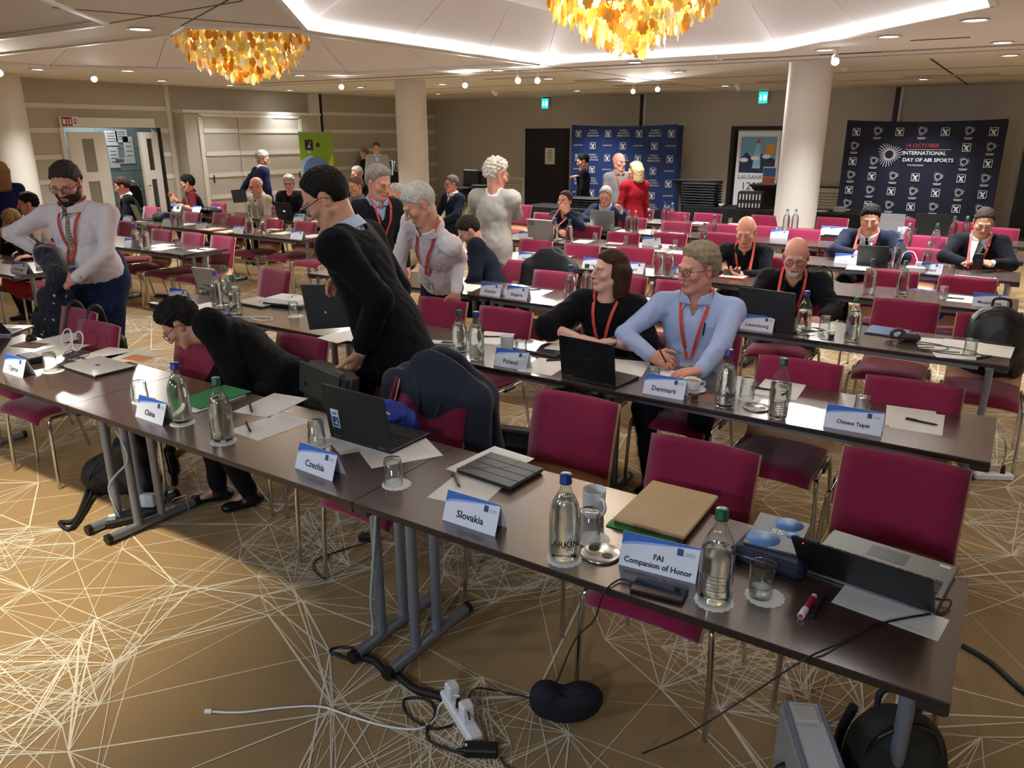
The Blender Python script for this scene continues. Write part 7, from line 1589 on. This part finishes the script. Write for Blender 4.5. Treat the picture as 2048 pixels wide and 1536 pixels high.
q = Pt(478, 392, 9.05); o = thing('held_laptop', 'grey folder laptop held by the man standing at the closet', 'laptop', q.to_tuple()); fr = (Vector((0, 0, 0)), Vector(img_dir(90)), Vector((0, 0, 1)), Vector(img_dir(0))); MB().prism([(-.1, -.12), (.14, -.1), (.12, .12), (-.13, .1)], 0, .015, fr=fr).build('lid', M_lapg, o); MB().prism([(-.1, -.12), (.14, -.1), (.12, .12), (-.13, .1)], -.012, -.001, fr=fr).build('base', M_lapk, o)
o = thing('pen', 'black pen in the hand of the blue-shirted man', 'pen', Pt(1322, 712, 3.84).to_tuple()); MB().cyl((-.02, 0, .05), (.035, -.01, -.03), .0045, n=8).build('barrel', M_blackp, o); MB().cyl((.035, -.01, -.03), (.042, -.012, -.042), .004, .001, n=8).build('tip', M_chrome, o)

# ------------------------------------------------------------ the back of the room
M_cloth = mat('black_tablecloth', '#0c0c0e', .9); M_plate = mat('plate_white', '#e6e4de', .25)
def draped(s0, s1, t0, t1, h, label):
    o = thing('buffet_table', label, 'table', ((s0 + s1) / 2, (t0 + t1) / 2, 0)); w, d = s1 - s0, t1 - t0
    MB().box((0, 0, h - .012), (w, d, .024), bev=.004).build('top', M_cloth, o); m = MB(); n = 60; pts = []
    for i in range(n + 1):
        x = -w / 2 + w * i / n; pts.append((x, -d / 2 - .01 - .012 * math.sin(i * 1.3)))
    vs = [(x, y, h - .01) for x, y in pts] + [(x, y - .01, .01) for x, y in pts]; m.add(vs, [(i, i + 1, n + 2 + i, n + 1 + i) for i in range(n)]); m.build('front_drape', M_cloth, o)
    for s in (-1, 1): MB().box((s * w / 2, 0, h / 2), (.01, d, h - .02)).build('side_drape', M_cloth, o)
    return o
draped(-7.6, -5.25, 11.95, 12.75, .76, 'black draped buffet table before the blue backdrop'); draped(-5.0, -2.0, 13.2, 14.0, .78, 'long black draped buffet table with trays and plates')
def plates(p, z, n, label, r=.12):
    o = thing('plate_stack', label, 'plates', (p[0], p[1], z))
    for k in range(n): MB().lathe([(0, 0), (r * .6, 0), (r, .012), (r, .015), (r * .6, .006), (0, .005)], (0, 0, k * .012), 24).build('plate', M_plate, o)
q = Pz(1290, 410, .8); plates((-5.55, 12.3), .76, 6, 'stack of white plates beside the red velvet jacket'); plates((-5.3, 12.2), .76, 3, 'low stack of white plates at the end of the buffet', .1); q = Pz(1570, 412, .8); plates((-2.5, 13.6), .78, 7, 'tall stack of white plates beside the column', .1); q = Pz(1545, 419, .8); plates((-2.75, 13.4), .78, 2, 'two white plates in front of the tall stack', .11)
o = thing('bowl', 'small white bowl on the long black buffet', 'bowl', (Pz(1435, 413, .8).x, 13.5, .78)); MB().lathe([(0, 0), (.03, 0), (.06, .05), (.057, .05), (.027, .006), (0, .006)], n=20).build('bowl', M_plate, o)
def trays(s, t, n, label, w=.62, d=.4, z=.78, step=.045):
    o = thing('tray_stack', label, 'trays', (s, t, z))
    for k in range(n): MB().box((0, 0, .018 + k * step), (w, d, .03), bev=.01).build('tray', M_blackp, o)
q = Pt(1400, 400, 13.5); trays(q.x, 13.55, 9, 'stack of black trays under the flared black table'); q = Pt(1168, 405, 12.3); trays(q.x, 12.35, 4, 'low stack of black trays before the man in the black cap', .6, .4, .76)
def cocktail(s, t, z0, label, h=.5, r=.42):
    o = thing('cocktail_table', label, 'table', (s, t, z0)); pr = [(r * .62, 0), (r * .55, h * .4), (r * .62, h * .7), (r * .85, h * .93), (r, h * .985), (r, h), (0, h)]
    MB().lathe([(0, 0)] + pr, n=28).build('stretch_cover', M_cloth, o)
q = Pt(1395, 360, 15.2); cocktail(q.x, 15.2, .0, 'black flared cocktail table behind the stacked trays', 1.12, .5); q = Pt(1560, 365, 15.2); cocktail(q.x, 15.2, 0, 'black flared cocktail table holding a framed leaflet', 1.08, .55)
q = Pt(1535, 340, 15.0); o = thing('leaflet_stand', 'small upright leaflet in a stand on the cocktail table', 'leaflet', (q.x, 15.15, 1.085)); MB().box((0, 0, .16), (.24, .02, .32)).build('frame', M_cardw, o); MB().box((0, -.012, .22), (.22, .004, .16)).build('print_blue', mat('print_blue', '#3c6fae', .5), o); MB().box((0, -.012, .07), (.22, .004, .12)).build('print_orange', mat('print_orange', '#d2663c', .5), o)
q = Pt(1495, 392, 13.3); o = thing('crate', 'black slotted plastic crate on the buffet', 'crate', (q.x, 13.5, .78), .2); MB().box((0, 0, .14), (.4, .36, .28), bev=.01).build('body', M_blackp, o)
for k in range(7): MB().box((-.16 + k * .053, -.183, .2), (.018, .006, .09)).build('slot', M_band, o)
for k in range(7): MB().box((-.16 + k * .053, -.183, .06), (.018, .006, .07)).build('slot', M_band, o)
# stacked dark chairs by the column
for i, (x, y, n) in enumerate(((930, 400, 5), (968, 400, 6))):
    q = Pt(x, 350, 15.5)
    for k in range(n):
        o = thing('stacked_chair', ['bottom', 'second from bottom', 'third from bottom', 'fourth from bottom', 'fifth from bottom', 'topmost'][k] + (' black chair of the stack nearer the column' if i == 0 else ' black chair of the stack farther from the column'), 'chair', (q.x, 15.5, k * .075), 0, 'black chairs stacked by the column')
        MB().box((0, 0, .45), (.45, .45, .04), bev=.015).build('seat', M_blackp, o); MB().box((0, .23, .68), (.44, .03, .36), RX(-.15), bev=.012).build('backrest', M_blackp, o)
        for sx in (-1, 1):
            for sy in (-1, 1): MB().cyl((sx * .2, sy * .2, .43), (sx * .22, sy * .22, .0), .011, n=8).build('leg', M_lapg, o)
q = Pt(958, 345, 16.5); cocktail(q.x, 16.6, 0, 'black flared cocktail table behind the stacked chairs', 1.1, .5)
# coffee bar in the left corner
q = Pt(715, 335, 15.4) + Vector((.75, 0, 0)); o = thing('coffee_bar', 'black coffee bar counter in the far corner', 'counter', (q.x, 15.6, 0)); MB().box((0, 0, .53), (1.4, .6, 1.06), bev=.01).build('counter', M_black, o); MB().box((0, 0, 1.075), (1.5, .66, .03), bev=.006).build('counter_top', mat('bar_top', '#2a2624', .35), o)
o2 = thing('coffee_machine', 'black coffee machine on the corner bar', 'machine', (q.x - .4, 15.6, 1.09)); MB().box((0, 0, .2), (.5, .45, .4), bev=.02).build('housing', M_blackp, o2); MB().box((0, -.23, .28), (.4, .01, .1)).build('front_panel', M_chrome, o2); MB().cyl((0, -.26, .2), (0, -.26, .14), .02).build('spout', M_chrome, o2)
for k in range(4):
    o2 = thing('thermos', 'steel thermos flask on the corner bar', 'flask', (q.x - .1 + k * .16, 15.55, 1.09), 0, 'flasks on the coffee bar'); MB().lathe([(0, 0), (.05, 0), (.055, .02), (.055, .2), (.03, .25), (0, .26)], n=16).build('body', M_chrome, o2); MB().cyl((0, 0, .25), (0, 0, .28), .02, n=10).build('lid', M_blackp, o2)
q = Pt(777, 335, 14.9); o = thing('menu_stand', 'small blue and white sign beside the round column', 'sign', q.to_tuple()); MB().box((0, 0, 0), (.26, .02, .36)).build('frame', M_cardw, o); MB().box((0, -.012, .05), (.22, .004, .2)).build('print', mat('print_blue', '#3c6fae', .5), o); MB().cyl((0, .02, -.18), (0, .02, -q.z + .01), .015).cyl((0, .02, -q.z + .012), (0, .02, -q.z), .14, n=20).build('stand', M_blackp, o)
# backdrops and banners
M_w = mat('print_white', '#dfe3ea', .6); M_logo_d = mat('print_navy', '#0d1836', .6); M_red = mat('print_red', '#a83a32', .6)
def panel(s0, s1, t, z0, z1, col, label, sag=.04):
    o = thing('backdrop', label, 'backdrop', ((s0 + s1) / 2, t, 0)); w = s1 - s0
    n = 40; m = MB(); top = [z1 + sag * (2 * i / n - 1) ** 2 - sag * .3 for i in range(n + 1)]
    vs = [(-w / 2 + w * i / n, .01 * math.sin(i * .9), z0) for i in range(n + 1)] + [(-w / 2 + w * i / n, .01 * math.sin(i * .9), top[i]) for i in range(n + 1)]
    m.add(vs, [(i, i + 1, n + 2 + i, n + 1 + i) for i in range(n)], 0, True); m.build('fabric', col, o)
    for s in (-1, 1): MB().box((s * (w / 2 - .005), .16, (z0 + z1) / 2), (.012, .32, z1 - z0)).build('side_return', col, o)
    MB().box((0, .2, (z0 + z1) / 2), (w * .98, .02, z1 - z0 - .05)).build('frame', M_blackp, o)
    for s in (-1, 1): MB().box((s * w * .4, .18, z0 / 2), (.06, .3, max(z0, .02))).build('foot', M_blackp, o)
    return o
def emblem(b, x, z, s=1.0, y=-.022):
    fr = (Vector((x, y, z)), Vector((s, 0, 0)), Vector((0, 0, s)), Vector((0, -1, 0)))
    for r in ([(-.075, -.03), (-.066, -.03), (-.066, .12), (-.075, .12)], [(.066, -.03), (.075, -.03), (.075, .12), (.066, .12)], [(-.075, .112), (.075, .112), (.075, .12), (-.075, .12)], [(-.075, -.038), (.075, -.038), (.075, -.028), (-.075, -.028)]): b.prism(r, 0, .003, fr=fr)
    b.prism([(-.05, .1), (-.02, .085), (-.012, .06), (.02, .08), (.05, .1), (.04, .06), (.015, .04), (.03, .01), (.045, -.02), (.01, -.015), (-.01, .01), (-.035, -.02), (-.045, -.01), (-.02, .03), (-.03, .055), (-.055, .07)], 0, .003, fr=fr)
def ftext(txt, size, x, z, m, parent, y=-.026, name='lettering', bold=.0):
    t = text_mb(txt, size, bold=bold); t.v = [(x + a, y, z + c) for a, c, _ in t.v]; t.build(name, m, parent)
def burst(b, x, z, R, n=22, y=-.022, r0=.42):
    fr = (Vector((x, y, z)), Vector((1, 0, 0)), Vector((0, 0, 1)), Vector((0, -1, 0)))
    for k in range(n):
        a = 2 * math.pi * k / n; w_ = .5 * math.pi / n; L = R * (.85 + .15 * math.cos(3 * a))
        b.prism([(R * r0 * math.cos(a - w_ * 1.5), R * r0 * math.sin(a - w_ * 1.5)), (L * math.cos(a + .22), L * math.sin(a + .22)), (L * math.cos(a + .22 + w_ * .6), L * math.sin(a + .22 + w_ * .6)), (R * r0 * math.cos(a + w_ * 1.5), R * r0 * math.sin(a + w_ * 1.5))], 0, .003, fr=fr)
TBD = 17.6
a_, b_ = Pt(1144, 252, TBD), Pt(1357, 249, TBD)
M_bd1 = mat('backdrop_blue', '#16336e', .75, noise=.06, nscale=1.5); M_bd2 = mat('backdrop_navy', '#0f1630', .75, noise=.06, nscale=1.5)
bd = panel(a_.x, b_.x, TBD, .05, a_.z, M_bd1, 'royal blue backdrop printed with white winged emblems and federation lettering'); W1 = b_.x - a_.x; prn = MB(); row = 0
z = a_.z - .17
while z > .3:
    for i in range(7):
        x = -W1 / 2 + .2 + i * (W1 - .35) / 6
        if (i + row) % 2 == 0: emblem(prn, x, z - .05)
        elif row % 2 == 0:
            for k, tx in enumerate(('WORLD', 'AIR SPORTS', 'FEDERATION')): ftext(tx, .055, x, z + .06 - k * .06, M_w, bd)
        else: ftext('#AIRSPORTS', .045, x, z, M_w, bd)
    z -= .28; row += 1
prn.build('emblem_print', M_w, bd)
a_, b_ = Pt(1695, 243, TBD), Pt(2017, 241, TBD)
bd = panel(a_.x, b_.x, TBD, .05, a_.z, M_bd2, 'dark navy backdrop printed with sunbursts and the air sports day title'); W2 = b_.x - a_.x; prn = MB(); z = a_.z - .2; row = 0
while z > .3:
    for i in range(7):
        x = -W2 / 2 + .2 + i * (W2 - .4) / 6
        if 1 <= row <= 2 and (1 < i <= 4 or (i == 1 and row == 1) ): continue
        if (i + row) % 2 == 0: emblem(prn, x, z - .04, .95)
        else:
            burst(prn, x, z + .02, .1, 16)
            for k in range(2): prn.box((x, -.024, z - .11 - k * .022), (.15 - .03 * k, .003, .01))
    z -= .285; row += 1
cx = -W2 / 2 + W2 * .31; cz = a_.z - .2 - .43; burst(prn, cx, cz, .25, 26, r0=.32); prn.build('emblem_print', M_w, bd)
ftext('14 OCTOBER', .1, cx + .57, cz + .17, M_red, bd, bold=.002); ftext('INTERNATIONAL', .098, cx + .62, cz + .03, M_w, bd, bold=.002); ftext('DAY OF AIR SPORTS', .098, cx + .70, cz - .1, M_w, bd, bold=.002); MB().box((cx + .68, -.024, cz + .1), (.8, .003, .006)).build('rule', M_w, bd); ftext('FAI.ORG/IDAS', .045, cx + .5, cz - .2, M_w, bd)
# city banner
q = Pt(1520, 262, 18.2); o = thing('rollup_banner', 'white city banner with lighthouse and balloon picture in the doorway', 'banner', (q.x, 18.2, 0)); bw, bh = .95, q.z
MB().box((0, 0, bh / 2 + .03), (bw, .015, bh - .06)).build('sheet', M_cardw, o); MB().box((0, 0, .03), (bw + .04, .12, .06), bev=.01).build('base', M_laps, o); MB().box((0, 0, bh), (bw, .03, .03)).build('top_rail', M_laps, o)
def fl(pts, m, nm, y=-.009, yy=.002): MB().prism(pts, 0, yy, fr=(Vector((0, y, 0)), Vector((1, 0, 0)), Vector((0, 0, 1)), Vector((0, -1, 0)))).build(nm, m, o)
zb = bh * .56; fl([(-.4, zb), (.4, zb), (.4, bh - .12), (-.4, bh - .12)], mat('sky_print', '#6fa4cf', .6), 'sky_print'); fl([(-.4, zb), (.4, zb), (.4, zb + .3), (.1, zb + .42), (-.1, zb + .3), (-.25, zb + .45), (-.4, zb + .3)], mat('town_print', '#1b2c4d', .6), 'town_print', -.011); fl([(-.1, zb + .1), (.08, zb + .1), (.05, bh - .26), (-.05, bh - .26)], mat('tower_print', '#8fbfe0', .6), 'tower_print', -.012); fl([(-.06, bh - .26), (.06, bh - .26), (0, bh - .17)], M_red, 'tower_roof_print', -.012)
fl([(.27 + .11 * math.cos(k * .45), bh - .38 + .12 * math.sin(k * .45)) for k in range(14)], mat('balloon_print', '#d99a3c', .6), 'balloon_print', -.012)
for k in range(3): fl([(-.3 + .25 * k + .1 * math.cos(j * .6), zb + .28 + .05 * math.sin(j * .6) + .04 * k) for j in range(11)], M_w, 'cloud_print', -.013)
ftext('LAUSANNE', .13, -.08, zb - .1, M_ink, o, -.011); ftext("120'E", .24, -.06, zb - .3, M_ink, o, -.011); MB().box((-.33, -.01, zb - .72), (.08, .003, .1)).build('logo_print', M_logo_d, o); ftext('World', .06, -.12, zb - .72, M_ink, o, -.011)
# green roll-up by the closet
q0, q1 = Pt(597, 265, 11.6), Pt(664, 265, 11.6); o = thing('rollup_banner', 'tall green and blue roll-up banner beside the closet', 'banner', ((q0.x + q1.x) / 2, 11.6, 0)); bw, bh = q1.x - q0.x, q0.z
MB().box((0, 0, bh / 2 + .03), (bw, .015, bh - .06)).build('sheet', mat('banner_green', '#86b026', .6), o); MB().box((0, 0, .03), (bw + .04, .14, .06), bev=.01).build('base', M_laps, o); MB().box((0, 0, bh), (bw, .03, .03)).build('top_rail', M_laps, o)
fl([(-bw / 2, .06), (bw / 2, .06), (bw / 2, bh * .60), (bw * .2, bh * .74), (-bw * .2, bh * .78), (-bw / 2, bh * .72)], mat('banner_pale', '#b9cbe0', .6), 'sky_print'); fl([(bw * .42 * math.cos(k * .4) , bh * .62 + .3 * math.sin(k * .4)) for k in range(16)], mat('banner_blue', '#5d89c2', .6), 'earth_print', -.011); fl([(bw * .2, bh * .6), (bw / 2, bh * .6), (bw / 2, bh * .8)], mat('banner_yellow', '#d8c92c', .6), 'yellow_print', -.010)
fl([(-bw * .32, bh * .83), (-bw * .08, bh * .83), (-bw * .08, bh * .93), (-bw * .32, bh * .93)], M_logo_d, 'logo_print', -.011); ftext('FAI', .09, -bw * .2, bh * .81, M_w, o, -.014, bold=.002); fl([(-bw * .26, bh * .85), (-bw * .2, bh * .88), (-bw * .14, bh * .92), (-bw * .18, bh * .87), (-bw * .13, bh * .845), (-bw * .2, bh * .86)], M_w, 'logo_figure', -.013); fl([(bw * .02, bh * .86), (bw * .12, bh * .86), (bw * .12, bh * .9), (bw * .02, bh * .9)], M_ink, 'partner_mark', -.011); ftext('FLY', .3, -bw * .12, bh * .42, M_w, o, -.014, bold=.01)
fl([(-.06, bh * .62), (.08, bh * .585), (-.06, bh * .555), (-.02, bh * .585)], mat('print_grey', '#55708f', .6), 'arrow_print', -.013)
# chair with a curved back in the corridor, cola bottle
o = thing('curved_chair', 'dark round-backed chair beyond the double door', 'chair', (SL - .6, 9.35, 0), .5); MB().box((0, 0, .45), (.46, .46, .07), bev=.03).build('seat', M_blackp, o); MB().tube([(-.22, .2, .45), (-.22, .22, .8), (-.12, .22, 1.0), (0, .22, 1.06), (.12, .22, 1.0), (.22, .22, .8), (.22, .2, .45)], .014, 8).build('back_frame', M_chrome, o); MB().box((0, .225, .75), (.38, .03, .46), bev=.015).build('backrest', M_blackp, o)
for sx in (-1, 1):
    for sy in (-1, 1): MB().cyl((sx * .2, sy * .2, .43), (sx * .21, sy * .21, 0), .012, n=8).build('leg', M_chrome, o)
o = thing('cola_bottle', 'dark cola bottle with a red label on a far table', 'bottle', TP(299, 412)); MB().lathe([(0, 0), (.03, 0), (.033, .01), (.033, .14), (.014, .2), (.012, .22), (0, .22)], n=18).build('body', mat('cola_dark', '#160c0a', .15), o); MB().cyl((0, 0, .06), (0, 0, .13), .0335, n=18).build('label', mat('cola_red', '#8e1f22', .5), o); MB().cyl((0, 0, .22), (0, 0, .24), .014, n=12).build('cap', M_blackp, o)
o = thing('draped_shawl', 'red cloth hanging under the two-name card table', 'cloth', (0, 0, 0)); S = SDF(); c = nv(Pt(50, 580, 3.75)); S.cap(c + nv((-.3, 0, .05)), c + nv((.12, 0, .02)), .09, .06, .05, sq=((0, 1, 0), .6)); S.cap(c + nv((-.2, .05, -.02)), c + nv((.02, .05, -.06)), .09, .05, .05); blob('cloth', S, .012, mat('shawl_red', '#a3141c', .8), o, (0, 0, 0), folds(91, .012, .1))
